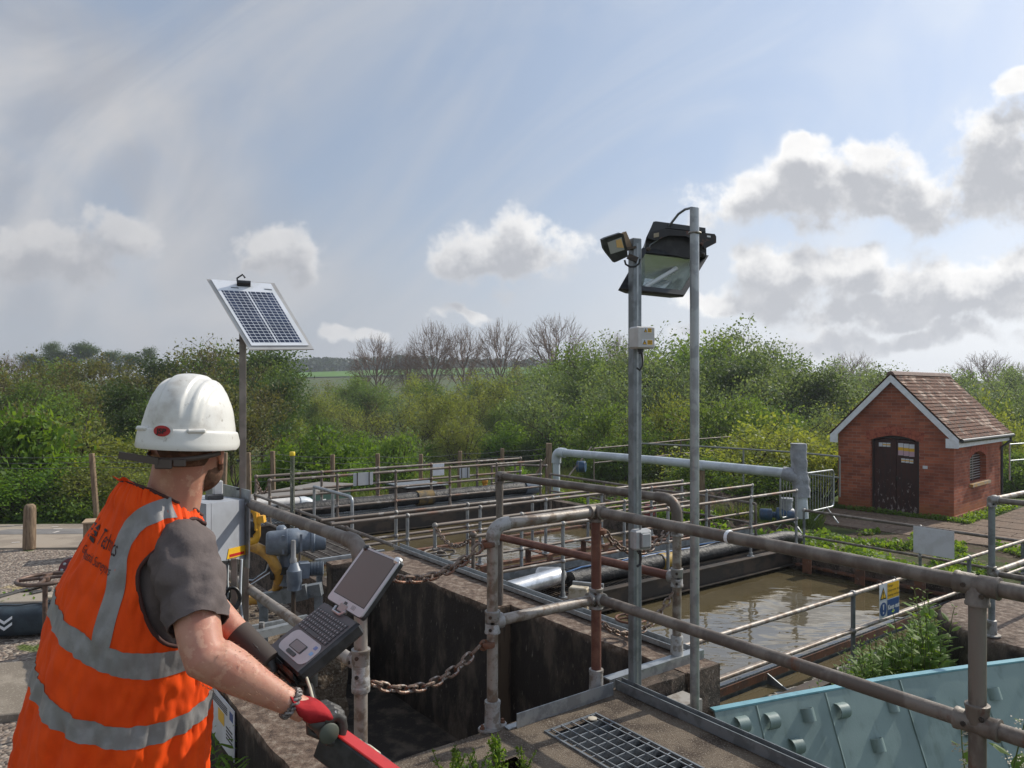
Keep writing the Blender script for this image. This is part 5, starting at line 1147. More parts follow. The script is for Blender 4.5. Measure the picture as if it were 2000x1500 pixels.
for s in (-1, 1):
    hip = Vector((-1.09, 2.05, 0.78)) + RT_ * 0.095 * s; kn = hip + FT_ * 0.05 + RT_ * 0.01 * s - EZ * 0.32; an = Vector((hip.x, hip.y, 0.09)) - FT_ * 0.03 * s
    loft([(hip + EZ * 0.05, 0.10), (hip - EZ * 0.05, 0.092), (kn, 0.062), (kn - EZ * 0.14 - FT_ * 0.02, 0.058), (an, 0.042), (an - EZ * 0.06, 0.045)])
    g.tube([an - EZ * 0.05 - FT_ * 0.05, an - EZ * 0.055 + FT_ * 0.10, an - EZ * 0.065 + FT_ * 0.17], [0.036, 0.034, 0.024], 12)
body = g.build('body', MT['skin'], man)
md = body.modifiers.new('fuse', 'REMESH'); md.mode = 'VOXEL'; md.voxel_size = 0.0055; md.use_smooth_shade = True
md = body.modifiers.new('soften', 'SMOOTH'); md.factor = 0.5; md.iterations = 5
# T-shirt: torso shell, sleeve, collar
g = MB(); g.grid(lambda i, j: vest(2 * math.pi * i / 56, 0.95 + 0.505 * j / 34, -0.014 - 0.004 * math.sin(i), 0.6), 56, 35, True)
def sleeve(path, n=26, seed=0):
    k = 26; pts = [crom3(path, i / (k - 1)) for i in range(k)]
    return pts
def crom3(path, t):
    xs_ = [i / (len(path) - 1) for i in range(len(path))]
    return Vector([crom(xs_, [p[0][k] for p in path], t) for k in range(3)]), crom(xs_, [p[1] for p in path], t)
def cloth_tube(g, path, n=36, k=34, amp=0.006, seed=0, thick=0.003):
    vs, fs = [], []; s = None
    for layer in (0, 1):
        s = None
        for i in range(k):
            p, r = crom3(path, i / (k - 1)); q, _ = crom3(path, min(1, i / (k - 1) + 0.01)); o, _ = crom3(path, max(0, i / (k - 1) - 0.01)); d = (q - o).normalized()
            if s is None: _, s, _ = basis(d)
            else: s = (s - d * s.dot(d)).normalized()
            u = d.cross(s)
            for j in range(n):
                a = 2 * math.pi * j / n; w = amp * (mnoise.noise(Vector((math.cos(a) * 1.6 + seed, math.sin(a) * 1.6, i * 0.16))) + 0.6 * mnoise.noise(Vector((math.cos(a) * 3, math.sin(a) * 3 + seed, i * 0.33 + math.cos(a) * 2))))
                vs.append(p + (s * math.cos(a) + u * math.sin(a)) * (r + w - thick * layer))
    m = k * n
    for layer in (0, 1):
        for i in range(k - 1):
            for j in range(n):
                f = (layer * m + i * n + j, layer * m + i * n + (j + 1) % n, layer * m + (i + 1) * n + (j + 1) % n, layer * m + (i + 1) * n + j); fs.append(f if layer == 0 else f[::-1])
    for j in range(n): a, b = (k - 1) * n + j, (k - 1) * n + (j + 1) % n; fs.append((a, b, m + b, m + a))
    g.add(vs, fs)
cloth_tube(g, [(SH + Vector((-0.07, 0.05, 0.0)), 0.078), (SH + Vector((-0.012, 0.008, -0.002)), 0.078), (SH.lerp(EL, 0.28), 0.082), (SH.lerp(EL, 0.5), 0.076), (SH.lerp(EL, 0.72) + Vector((-0.002, 0, 0)), 0.069)], amp=0.013, seed=2)
cloth_tube(g, [(SL + Vector((0.04, -0.03, 0)), 0.075), (SL, 0.07), (SL.lerp(EL2, 0.35), 0.07), (SL.lerp(EL2, 0.7), 0.068)], seed=7)
ts = g.build('t_shirt', MT['tshirt'], man, 60)
def ring_tube(name, pts, r, m, parent, closed=True): g = MB(); g.tube(pts, r, 8, closed=closed); return g.build(name, m, parent, 80)
hp_ = []
p_, r_ = crom3([(SH + Vector((-0.07, 0.05, 0.0)), 0.078), (SH + Vector((-0.012, 0.008, -0.002)), 0.078), (SH.lerp(EL, 0.28), 0.082), (SH.lerp(EL, 0.5), 0.076), (SH.lerp(EL, 0.72) + Vector((-0.002, 0, 0)), 0.069)], 0.93)
_slp = [(SH + Vector((-0.07, 0.05, 0.0)), 0.078), (SH + Vector((-0.012, 0.008, -0.002)), 0.078), (SH.lerp(EL, 0.28), 0.082), (SH.lerp(EL, 0.5), 0.076), (SH.lerp(EL, 0.72) + Vector((-0.002, 0, 0)), 0.069)]
# collar of the T-shirt
ring_tube('collar', [vest(2 * math.pi * k / 40, 1.452, -0.012, 0) + EZ * 0.004 for k in range(40)], 0.006, MT['tshirt'], ts)
# vest shell with armholes
def arm_q(z): return -0.005 + 0.055 * sstep(1.30, 1.44, z)
NU, NV = 220, 190
g = MB(); g.grid(lambda i, j: vest(2 * math.pi * i / NU, 0.68 + 0.782 * j / (NV - 1)), NU, NV, True)
fs = []
for f in g.f:
    th, z = 2 * math.pi * ((f[0] % NU) + 0.5) / NU, 0.68 + 0.782 * (f[0] // NU + 0.5) / (NV - 1)
    q, r = -crom(TZ, TB, z) * spw(math.sin(th)), crom(TZ, TA, z) * spw(math.cos(th))
    if abs(r) > 0.05 and ((q - arm_q(z)) / 0.098) ** 2 + ((z - 1.305) / 0.135) ** 2 < 1: continue
    fs.append(f)
g.f = fs; g.m = [0] * len(fs)
vo = g.build('vest', MT['orange'], man, 80)
sm = vo.modifiers.new('cloth', 'SOLIDIFY'); sm.thickness = 0.003; sm.offset = -1
for sgn in (1, -1):
    pts = []
    for k in range(72):
        a = 2 * math.pi * k / 72; z = 1.305 + 0.135 * math.sin(a); q = arm_q(z) + 0.098 * math.cos(a)
        aa, bb = crom(TZ, TA, z), crom(TZ, TB, z); s_ = max(-0.98, min(0.98, -q / bb)); th = math.asin(math.copysign(abs(s_) ** (NE / 2), s_))
        if sgn < 0: th = math.pi - th
        p = vest(th, z, 0.001)
        pts.append(p)
    ring_tube('armhole_binding', pts, 0.0052, MT['binding'], vo)
ring_tube('neck_binding', [vest(2 * math.pi * k / 60, 1.462, 0.001, 1) for k in range(60)], 0.0045, MT['binding'], vo)
ring_tube('hem_binding', [vest(2 * math.pi * k / 90, 0.682, 0.001, 1) for k in range(90)], 0.0055, MT['binding'], vo)
def strip(name, fn, n, w=7, m=None):
    g = MB(); g.grid(fn, w, n); return g.build(name, m or MT['retro'], vo, 80)
for z in (1.135, 0.95):
    g = MB(); g.grid(lambda i, j: vest(2 * math.pi * i / NU, z - 0.029 + 0.058 * j / 8, 0.005), NU, 9, True); g.build('reflective_band', MT['retro'], vo, 80)
pth = [vsolve(*p) for p in ((198, 1262), (204, 1236), (211, 1206), (218, 1178), (226, 1150), (231, 1118), (236, 1088), (243, 1066), (250, 1048), (262, 1028), (278, 1012), (298, 1001), (318, 993), (336, 989))]
dense = []
xs_ = [i / (len(pth) - 1) for i in range(len(pth))]
for k in range(60): t_ = k / 59; dense.append((crom(xs_, [p[0] for p in pth], t_), crom(xs_, [p[1] for p in pth], t_)))
def vstrip(i, j):
    th, z = dense[j]; a, b = dense[max(0, j - 1)], dense[min(59, j + 1)]
    p = vest(th, z, 0, 0); d = (vest(*b, 0, 0) - vest(*a, 0, 0)).normalized(); n_ = vest_n(th, z); s = d.cross(n_)
    q = (i / 6 - 0.5) * 0.052
    # walk sideways on the surface
    du = (vest(th + 0.01, z, 0, 0) - p) / 0.01; dv = (vest(th, min(1.474, z + 0.01), 0, 0) - p) / 0.01
    A_m = np.array([[du.dot(du), du.dot(dv)], [du.dot(dv), dv.dot(dv) + 1e-9]]); rhs = np.array([du.dot(s * q), dv.dot(s * q)])
    dt, dz = np.linalg.solve(A_m, rhs); return vest(th + float(dt), min(1.474, z + float(dz)), 0.0055)
strip('shoulder_strip', vstrip, 60)
# lettering and emblem on the back
def on_vest(name, me_pts, faces, parent=None): g = MB(); g.add(me_pts, faces); return g.build(name, material('vest_print', (0.028, 0.013, 0.013), 0.7) if 'vest_print' not in bpy.data.materials else bpy.data.materials['vest_print'], vo)
def vest_text(name, txt, pa, pb, hgt):
    cu = bpy.data.curves.new('lettering', 'FONT'); cu.body = txt; cu.size = 1.0; cu.resolution_u = 3
    ob = bpy.data.objects.new('lettering', cu); COL.objects.link(ob); me = bpy.data.meshes.new_from_object(ob.evaluated_get(bpy.context.evaluated_depsgraph_get()))
    bpy.data.objects.remove(ob); bpy.data.curves.remove(cu)
    ta, tb = vsolve(*pa, th=1.2), vsolve(*pb, th=0.9); wmax = max(v.co.x for v in me.vertices)
    pts = []
    for v in me.vertices:
        f = v.co.x / wmax; pts.append(vest(ta[0] + (tb[0] - ta[0]) * f, ta[1] + (tb[1] - ta[1]) * f + v.co.y * hgt, 0.006))
    fcs = [tuple(p.vertices) for p in me.polygons]; bpy.data.meshes.remove(me); return on_vest(name, pts, fcs)
vest_text('lettering', 'Technics', (194, 1060), (228, 1086), 0.045)
vest_text('lettering', 'Geospatial Surveyors', (165, 1077), (216, 1123), 0.026)
cz = lambda x, y: (140 + x / 8.333, 980 + y / 8.333)
for poly in ([(480, 255), (493, 380), (470, 470), (440, 425), (400, 410), (376, 370), (420, 330), (385, 320)], [(345, 415), (400, 425), (445, 490), (440, 565), (380, 515), (330, 450)], [(300, 515), (370, 545), (415, 600), (400, 670), (345, 650), (340, 600), (290, 555)]):
    pts = [vest(*vsolve(*cz(*p), th=1.3), 0.006) for p in poly]; on_vest('emblem', pts, [tuple(range(len(pts)))])
# stand-up hood flap at the collar
g = MB(); pts = [vest(th, 1.462, 0.002, 1) for th in np.linspace(1.2, 2.2, 9)]
g.add(pts + [p + EZ * (0.012 + 0.006 * math.sin(i * 1.1)) + FT_ * -0.02 for i, p in enumerate(pts)], [(i, i + 1, i + 10, i + 9) for i in range(8)]); g.build('collar_flap', MT['orange'], vo, 80)
# trousers
g = MB()
for s in (-1, 1):
    hip = Vector((-1.09, 2.05, 0.78)) + RT_ * 0.10 * s; an = Vector((hip.x, hip.y, 0.06))
    cloth_tube(g, [(hip + EZ * 0.1, 0.155), (hip - EZ * 0.1, 0.14), (hip - EZ * 0.35 + FT_ * 0.04, 0.105), (an, 0.095)], amp=0.01, seed=s * 3)
tr = g.build('trousers', MT['orange'], man, 80)
g = MB()
for k in range(2): pass
# helmet
def helm(th, t):
    """t 0..1 dome from rim to crown"""
    el = t * math.pi / 2; cx_, sx2 = math.cos(th), math.sin(th)
    ce, se = math.cos(el) ** 0.86, math.sin(el) ** 0.92
    x, y = 0.126 * cx_ * ce, 0.150 * sx2 * ce; z = 0.158 * se
    ax_ = abs(x); k = 0.0
    k += 0.0062 * (sstep(0.036, 0.031, ax_)) * sstep(0.02, 0.30, t) * 1.0
    k += 0.0045 * (sstep(0.0, 0.004, ax_ - 0.052) * sstep(0.0, 0.004, 0.068 - ax_)) * sstep(0.05, 0.3, t) * sstep(1.0, 0.7, t)
    k -= 0.0035 * sstep(0.080, 0.086, ax_) * sstep(0.0, 0.15, t)
    n_ = Vector((x / 0.126 ** 2, y / 0.15 ** 2, z / 0.158 ** 2)).normalized()
    return Vector((x, y, z)) + n_ * k
HO = HC + Vector((0.000, 0.0, 0.022))
tilt = Matrix.Rotation(R(-4), 3, 'X') @ Matrix.Rotation(R(3), 3, 'Y')
hm = lambda p: HO + tilt @ Vector((p.x * 0.87, p.y * 0.90, p.z * 0.92))
g = MB(); n = 160; g.grid(lambda i, j: hm(helm(2 * math.pi * i / n, j / 48)), n, 49, True)
he = g.build('helmet', MT['helmet'], man, 60)
def skirt(i, j):
    th = 2 * math.pi * i / n; x, y = math.cos(th), math.sin(th); fr_ = max(0, y) ** 2
    prof = [(0.126, 0.150, 0.006), (0.1315, 0.1555, 0.004), (0.1335, 0.158, 0.0), (0.134, 0.159, -0.006), (0.1365, 0.162, -0.030), (0.137, 0.163, -0.042), (0.1345, 0.161, -0.046), (0.131, 0.157, -0.044), (0.127, 0.152, -0.01)]
    a, b, z = prof[j]; ext = 0.045 * fr_ * sstep(0.0, -0.02, z) if z < -0.001 else 0
    low = 1.0 + 0.12 * max(0, -y) - 0.55 * sstep(0.1, 0.9, y)
    return hm(Vector((a * x, b * y + ext, z * low if z < -0.004 else z)))
g = MB(); g.grid(skirt, n, 9, True); g.build('brim', MT['helmet'], he, 60)
def hback(x, z, off=0.0): # point on the back of the brim band
    th = -math.pi / 2 + x / 0.15; return hm(Vector(((0.1345 + off) * math.cos(th), (0.1595 + off) * math.sin(th), z)))
g = MB(); K = 28
def oval(w, h, off, dome): 
    c = hback(-0.004, -0.001, off + dome); ring = [hback(-0.004 + w * math.cos(2 * math.pi * k / K), -0.001 + h * math.sin(2 * math.pi * k / K), off) for k in range(K)]
    g.add([c] + ring, [(0, 1 + k, 1 + (k + 1) % K) for k in range(K)])
oval(0.033, 0.021, 0.0025, 0.002); bd = g.build('badge_surround', MT['helmet'], he)
g = MB(); oval(0.026, 0.0145, 0.0042, 0.001); bd = g.build('badge', MT['red'], he)
g = MB(); cu = bpy.data.curves.new('lettering', 'FONT'); cu.body = 'JSP'; cu.size = 1; cu.align_x = 'CENTER'; cu.offset = 0.03; cu.resolution_u = 3
ob = bpy.data.objects.new('lettering', cu); COL.objects.link(ob); me = bpy.data.meshes.new_from_object(ob.evaluated_get(bpy.context.evaluated_depsgraph_get())); bpy.data.objects.remove(ob)
g.add([hback(-0.004 + v.co.x * 0.0225, -0.0075 + v.co.y * 0.0185, 0.0062) for v in me.vertices], [tuple(p.vertices) for p in me.polygons]); g.build('lettering', MT['sign_black'], he)
for s in (-1, 1):
    th = -math.pi / 2 + s * 0.62; d = Vector((math.cos(th), math.sin(th), 0)); tg = Vector((-d.y, d.x, 0)); c = hm(Vector((0.131 * d.x, 0.156 * d.y, 0.003)))
    g = MB(); g.box(c, (0.045, 0.014, 0.012), tg, d, EZ, 0.004); g.build('slot_boss', MT['helmet'], he)
mst = material('brown_headband', (0.085, 0.064, 0.054), 0.55)
g = MB()
def band(i, j): th = -math.pi * (0.04 + 0.92 * i / 40); return HC + Vector((0.089 * math.cos(th), -0.008 + 0.112 * math.sin(th), -0.031 - 0.006 + 0.012 * j - 0.010 * math.sin(math.pi * i / 40)))
g.grid(band, 41, 2); hb = g.build('headband', mst, he, 80); s2 = hb.modifiers.new('t', 'SOLIDIFY'); s2.thickness = 0.003
g = MB(); c = HC + Vector((-0.01, -0.122, -0.05)); g.box(c, (0.042, 0.012, 0.026), Vector((1, 0, 0)), Vector((0, 1, 0)), EZ, 0.003); g.box(c + Vector((0.038, 0.003, 0.002)), (0.028, 0.01, 0.018), Vector((1, 0.15, 0)).normalized(), Vector((-0.15, 1, 0)).normalized(), EZ, 0.002); g.build('ratchet', mst, he)
g = MB(); g.bar(HC + Vector((-0.02, -0.128, -0.044)), HC + Vector((-0.128, -0.105, -0.030)), 0.004, 0.017); g.build('strap_tail', mst, he)
# hair at the nape and beard
g = MB(); g.grid(lambda i, j: HC + Vector((0, -0.005, 0.03)) + Vector((0.0805 * math.cos(-math.pi * (0.06 + 0.88 * i / 30)), 0.1005 * math.sin(-math.pi * (0.06 + 0.88 * i / 30)), 0)) * math.cos(math.asin((-0.095 + 0.07 * j / 6) / 0.116)) + EZ * (-0.095 + 0.07 * j / 6) , 31, 7); g.build('hair', MT['hair'], man, 80)
g = MB(); g.sphere(HC + Vector((0.004, 0.057, -0.082)), (0.0590, 0.0590, 0.0615), 24, 14)
bf = [f for f in g.f if sum(g.v[i][2] for i in f) / len(f) < HC.z - 0.045]; g.f = bf; g.m = [0] * len(bf)
g.tube([HC + Vector((0.0775, 0.022, -0.01)), HC + Vector((0.072, 0.03, -0.045)), HC + Vector((0.062, 0.045, -0.08))], [0.004, 0.006, 0.008], 8); g.tube([HC + Vector((-0.0775, 0.022, -0.01)), HC + Vector((-0.072, 0.03, -0.045)), HC + Vector((-0.062, 0.045, -0.08))], [0.004, 0.006, 0.008], 8)
g.build('beard', MT['hair'], man, 80)
# gloves
WD, HD = Vector((0.58, -0.81, 0)), Vector((0.81, 0.58, 0))     # along the grip bar (towards the camera) / forward
GM = at(627, 1417, 1.84)
GC = GM + WD * 0.052
def glove(wrist, arm_dir, gc, wd, hd, name='glove', mirror=1, red=True):
    up = EZ; g = MB(); ext = (gc + up * 0.03 - wrist)
    kn = [gc + wd * (0.036 - 0.024 * k) * mirror + up * (0.030 + 0.003 * (k in (1, 2))) + hd * 0.012 for k in range(4)]
    pc = sum(kn, Vector()) / 4
    # palm and back of hand: flattened loft from wrist to knuckles
    path = [wrist - arm_dir * 0.035, wrist, wrist.lerp(pc, 0.45) + up * 0.004, wrist.lerp(pc, 0.8) + up * 0.004, pc + hd * 0.004]
    vs, fs = [], []
    for i, (p, (rw, rh)) in enumerate(zip(path, [(0.040, 0.039), (0.041, 0.038), (0.050, 0.034), (0.054, 0.030), (0.050, 0.022)])):
        for j in range(16): a = 2 * math.pi * j / 16; vs.append(p + wd * rw * math.cos(a) + (up * 0.9 - hd * 0.35).normalized() * rh * math.sin(a))
    for i in range(4):
        for j in range(16): fs.append((i * 16 + j, i * 16 + (j + 1) % 16, (i + 1) * 16 + (j + 1) % 16, (i + 1) * 16 + j))
    fs.append(tuple(range(16))[::-1]); fs.append(tuple(64 + j for j in range(16))); g.add(vs, fs)
    pl_ = g; gf = MB()
    for k in range(4):
        ln_ = [0.82, 1.0, 1.08, 0.98][k]; K0 = kn[k]
        pts = [K0 - hd * 0.02 + up * 0.0, K0 + hd * 0.014 + up * 0.002, K0 + hd * 0.032 * ln_ - up * 0.012, K0 + hd * 0.036 * ln_ - up * 0.034, K0 + hd * 0.026 - up * (0.052 + 0.004 * k), K0 + hd * 0.004 - up * 0.062, K0 - hd * 0.012 - up * 0.058]
        gf.tube(pts, [0.0145, 0.0150, 0.0145, 0.0138, 0.013, 0.0125, 0.009], 10)
    tb = wrist.lerp(pc, 0.5) - wd * 0.035 * mirror - up * 0.01
    gf.tube([tb, tb - wd * 0.012 * mirror - up * 0.022 + hd * 0.01, gc - wd * 0.04 * mirror - up * 0.028 - hd * 0.012, gc - wd * 0.02 * mirror - up * 0.038 + hd * 0.008], [0.016, 0.0145, 0.0125, 0.009], 10)
    o = pl_.build(name, MT['glove_red'] if red else MT['glove_black'], man); m_ = o.modifiers.new('fuse', 'REMESH'); m_.mode = 'VOXEL'; m_.voxel_size = 0.003; m_.use_smooth_shade = True; m_ = o.modifiers.new('s', 'SMOOTH'); m_.iterations = 4
    o2 = gf.build('fingers', MT['glove_black'], o); m_ = o2.modifiers.new('fuse', 'REMESH'); m_.mode = 'VOXEL'; m_.voxel_size = 0.0026; m_.use_smooth_shade = True; m_ = o2.modifiers.new('s', 'SMOOTH'); m_.iterations = 3
    q = wrist.lerp(pc, 0.74) - up * 0.020 + wd * 0.012 * mirror
    gp = MB(); gp.sphere(q, (0.036, 0.032, 0.022), 16, 10); gp.build('palm', MT['glove_black'], o, 80)
    return o
gl = glove(WR + (WR - EL).normalized() * 0.022, (WR - EL).normalized(), GM, WD, HD)
GL2 = at(522, 1306, 2.20); glove(WL + (WL - EL2).normalized() * 0.02, (WL - EL2).normalized(), GL2, WD, HD, mirror=-1, red=False)
# dark sleeve-cuff on the left forearm
g = MB(); a_, b_2 = EL2.lerp(WL, 0.72), WL + (WL - EL2) * 0.28
g.tube([a_, a_.lerp(b_2, 0.5), b_2], [0.041, 0.038, 0.036], 14); g.build('glove_cuff', material('dark_cuff', (0.045, 0.035, 0.03), 0.8), man, 60)
# fine hair on the forearm
g = MB()
for k in range(300):
    f = rnd.uniform(0.05, 0.92); a = rnd.uniform(-2.9, 2.9); dA = (WR - EL).normalized(); _, sA, uA = basis(dA); rr_ = crom([0, 0.14, 0.32, 0.6, 0.85, 1], [0.0505, 0.0535, 0.0515, 0.0405, 0.0325, 0.030], f) - 0.001
    n_ = sA * math.cos(a) + uA * math.sin(a); p = EL.lerp(WR, f) + n_ * rr_; q = (dA * rnd.uniform(0.5, 1.0) + n_ * rnd.uniform(0.25, 0.7) + dA.cross(n_) * rnd.uniform(-0.5, 0.5)).normalized(); L_ = rnd.uniform(0.007, 0.014); w = dA.cross(n_) * 0.00026
    g.add([p - w, p + w, p + q * L_ * 0.6 + n_ * 0.0005, p + q * L_ - n_ * 0.001], [(0, 1, 2), (0, 2, 3)])
g.build('arm_hair', material('fair_arm_hair', (0.30, 0.165, 0.09), 0.6), man)
# plaited bracelet
g = MB(); bc = WR - (WR - EL).normalized() * 0.012; d = (WR - EL).normalized(); _, s_, u_ = basis(d)
for k in range(2): g.tube([bc + d * (0.006 * math.sin(9 * a + k * math.pi)) + (s_ * math.cos(a) + u_ * math.sin(a)) * (0.0335 + 0.002 * math.cos(9 * a + k * math.pi)) for a in [i * math.pi / 40 for i in range(80)]], 0.0042, 6, closed=True)
g.build('bracelet', material('plaited_leather_bracelet', (0.10, 0.085, 0.08), 0.6, 0.1, var=(0.25, 0.23, 0.22), vscale=90), man, 60)

# ------------------------------------------------------------------ survey handle with laptop mount
t = thing('survey_handle', at(760, 1560, 1.75), 'red and black handle bar of a survey cart gripped by the gloved hand', 'survey cart')
hb0, hb1 = at(634, 1446, 1.86), at(850, 1606, 1.66)
d, s, u = basis(hb1 - hb0); nn = (Vector((0.70, -0.22, 0.68))); nn = (nn - d * nn.dot(d)).normalized(); ss = d.cross(nn)
g = MB(); g.box((hb0 + hb1) / 2, ((hb1 - hb0).length, 0.052, 0.076), d, ss, nn, 0.004); g.build('bar', MT['black'], t)
g = MB(); g.box((hb0 + hb1) / 2 + nn * 0.040, ((hb1 - hb0).length - 0.004, 0.048, 0.006), d, ss, nn, 0.002); g.build('red_panel', MT['red'], t)
g = MB(); g.tube([GC, GM, GM - WD * 0.30], 0.021, 16); g.build('grip_bar', material('ribbed_rubber_grip', (0.05, 0.055, 0.045), 0.7), t, 50)
g = MB(); g.lathe(GC - WD * 0.002, WD, [(0.0245, 0), (0.0255, 0.004), (0.022, 0.008)], 18); g.build('grip_end', material('grey_green_grip_end', (0.07, 0.08, 0.06), 0.6), t, 50)
g = MB(); g.tube([GM + EZ * 0.03 + HD * 0.03, at(640, 1393, 1.83), at(652, 1395, 1.82), at(658, 1391, 1.82)], [0.006, 0.007, 0.0065, 0.005], 8); g.build('lever', MT['alu'], t, 60)
c = at(715, 1478, 1.83); g = MB(); g.box(c, (0.12, 0.06, 0.03), d, ss, nn, 0.004); g.build('connector_box', MT['black'], t)
for k in range(4):
    g = MB(); g.lathe(c + d * (-0.035 + 0.022 * k) + nn * 0.016, nn, [(0.008, 0), (0.008, 0.008), (0.005, 0.01)], 8); g.build('connector', MT['galv'] if k % 2 else material('green_connector', (0.05, 0.2, 0.12), 0.5), t, 50)
g = MB(); g.tube([at(x, y, dd) for x, y, dd in ((598, 1322, 2.05), (606, 1345, 2.0), (610, 1362, 1.95), (632, 1400, 1.92), (655, 1428, 1.9), (690, 1445, 1.86), (722, 1458, 1.84), (741, 1472, 1.83), (742, 1484, 1.82), (728, 1480, 1.82), (712, 1468, 1.82), (702, 1470, 1.82), (704, 1492, 1.8), (712, 1510, 1.8))], 0.0042, 8); g.build('cable', material('cream_cable', (0.50, 0.46, 0.36), 0.5), t, 60)
# ------------------------------------------------------------------ rugged laptop
PF = at(522, 1265, 2.24); wv = WD * 0.262; t1, t2_ = R(31), R(49)
dv = (HD * math.cos(t1) + EZ * math.sin(t1)); un = wv.normalized().cross(dv); un = un if un.z > 0 else -un
DL = 0.215
t = thing('laptop', PF, 'rugged grey and black laptop opened wide on its mount in front of the person', 'laptop')
def lp_(s, q, off=0.0): return PF + wv * s + dv * DL * q + un * off
xw = wv.normalized()
g = MB(); g.box(lp_(0.5, 0.5, -0.022), (wv.length, DL, 0.042), xw, dv, un, 0.008); g.build('base', MT['black'], t)
silver = material('silver_laptop_casing', (0.48, 0.49, 0.51), 0.4, 0.2, var=(0.44, 0.45, 0.47), vscale=10)
grey_k = material('dark_grey_deck', (0.075, 0.075, 0.08), 0.5)
g = MB(); g.box(lp_(0.5, 0.5, 0.0005), (wv.length * 0.95, DL * 0.95, 0.003), xw, dv, un, 0.001); g.build('deck', grey_k, t)
def rrect(s0, s1, q0, q1, r, fn, off, n=6):
    pts = []
    for (cs, cq, a0) in ((s1 - r, q1 - r, 0), (s0 + r, q1 - r, 90), (s0 + r, q0 + r, 180), (s1 - r, q0 + r, 270)):
        for k in range(n + 1): a = R(a0 + 90 * k / n); pts.append(fn(cs + r * math.cos(a), cq + r * math.sin(a), off))
    return pts
g = MB(); g.prism(rrect(0.12, 0.95, 0.10, 0.46, 0.12, lp_, 0.0022), un * 0.001); g.build('palm_rest', silver, t)
g = MB(); g.prism(rrect(0.34, 0.70, 0.20, 0.34, 0.02, lp_, 0.0034), un * 0.0008); tp = g.build('touchpad_surround', MT['black'], t)
g = MB(); g.prism(rrect(0.37, 0.67, 0.21, 0.33, 0.015, lp_, 0.0044), un * 0.0006); g.build('touchpad', material('touchpad_grey', (0.20, 0.19, 0.19), 0.4), t)
g = MB(); g.prism(rrect(0.40, 0.65, 0.125, 0.18, 0.02, lp_, 0.0034), un * 0.002); g.build('buttons', MT['black'], t)
for s0, colr in ((0.80, (0.12, 0.2, 0.45)), (0.83, (0.2, 0.42, 0.7))):
    g = MB(); q0 = 0.36 if s0 < 0.82 else 0.27; g.prism(rrect(s0, s0 + 0.07, q0, q0 + 0.055, 0.008, lp_, 0.0034), un * 0.0004); g.build('sticker', material('blue_sticker', colr, 0.4), t)
keym = material('laptop_keys', (0.05, 0.05, 0.055), 0.45); legm = material('key_legends', (0.40, 0.40, 0.42), 0.5)
g = MB(); g2 = MB()
for r_ in range(6):
    n_ = 13; q0 = 0.49 + 0.066 * r_; hh = 0.056
    k = 0; s0 = 0.07
    while k < n_:
        w = 0.86 / n_; span = 5 if (r_ == 0 and k == 4) else 1
        g.prism(rrect(s0, s0 + w * span - 0.008, q0, q0 + hh, 0.008, lp_, 0.0022, 2), un * 0.0028)
        if span == 1: g2.prism(rrect(s0 + 0.012, s0 + 0.030, q0 + 0.02, q0 + 0.036, 0.004, lp_, 0.0051, 1), un * 0.0003)
        s0 += w * span; k += span
kb = g.build('keyboard', keym, t); g2.build('key_legends', legm, kb)
# screen
sv = (HD * math.cos(t2_) + EZ * math.sin(t2_)); sn2 = wv.normalized().cross(sv); sn2 = sn2 if sn2.z > 0 else -sn2
S0 = lp_(0, 1.0, 0.006) + HD * 0.004
def sp_(s, q, off=0.0): return S0 + wv * s + sv * 0.205 * q + sn2 * off
g = MB(); g.prism(rrect(0.0, 1.0, 0.02, 1.0, 0.05, sp_, -0.016), sn2 * 0.012); scr = g.build('screen_back', MT['black'], t)
g = MB(); g.prism(rrect(0.005, 0.995, 0.03, 0.995, 0.055, sp_, -0.0038), sn2 * 0.0045); g.build('screen_bezel', silver, t)
g = MB(); g.prism(rrect(0.075, 0.925, 0.17, 0.955, 0.006, sp_, 0.0009), sn2 * 0.0004); g.build('display', material('matt_display', (0.125, 0.098, 0.082), 0.35, spec=0.4), t)
g = MB(); g.prism(rrect(0.06, 0.94, 0.157, 0.965, 0.012, sp_, 0.00072), sn2 * 0.0001); g.build('display_edge', MT['black'], t)
for s0, w_ in ((0.02, 0.12), (0.86, 0.12)):
    g = MB(); g.box(sp_(s0 + w_ / 2, 0.98, -0.004), (wv.length * 0.10, 0.022, 0.022), xw, sv, sn2, 0.006); g.build('corner_guard', MT['alu'] if s0 > 0.5 else MT['black'], scr)
g = MB(); g.box(sp_(0.5, 0.02, -0.004), (wv.length * 0.2, 0.03, 0.016), xw, sv, sn2, 0.004); hg = g.build('hinge', material('hinge_grey', (0.32, 0.28, 0.27), 0.45, 0.2), t)
g = MB(); g.box(sp_(0.5, 0.09, 0.0012), (wv.length * 0.07, 0.014, 0.002), xw, sv, sn2); g.build('latch_slot', MT['black'], t)
for k in range(4):
    g = MB(); g.box(sp_(0.72, 0.075 + 0.016 * k, 0.0009), (wv.length * 0.10, 0.0012, 0.0006), xw, sv, sn2); g.build('speaker_slot', grey_k, scr)
g = MB(); g.tube([sp_(0.36, 0.0, 0.004), lp_(0.40, 0.93, 0.008), lp_(0.60, 0.93, 0.008), sp_(0.64, 0.0, 0.004)], 0.004, 6); g.build('latch_handle', silver, t, 60)
g = MB(); g.prism([lp_(0.1, -0.02, -0.03), lp_(0.9, -0.02, -0.03), lp_(0.9, -0.05, -0.045), lp_(0.1, -0.05, -0.045)], un * 0.03); g.box(lp_(0.45, -0.03, -0.01), (0.05, 0.012, 0.014), xw, dv, un, 0.002); g.build('carry_handle', MT['black'], t)
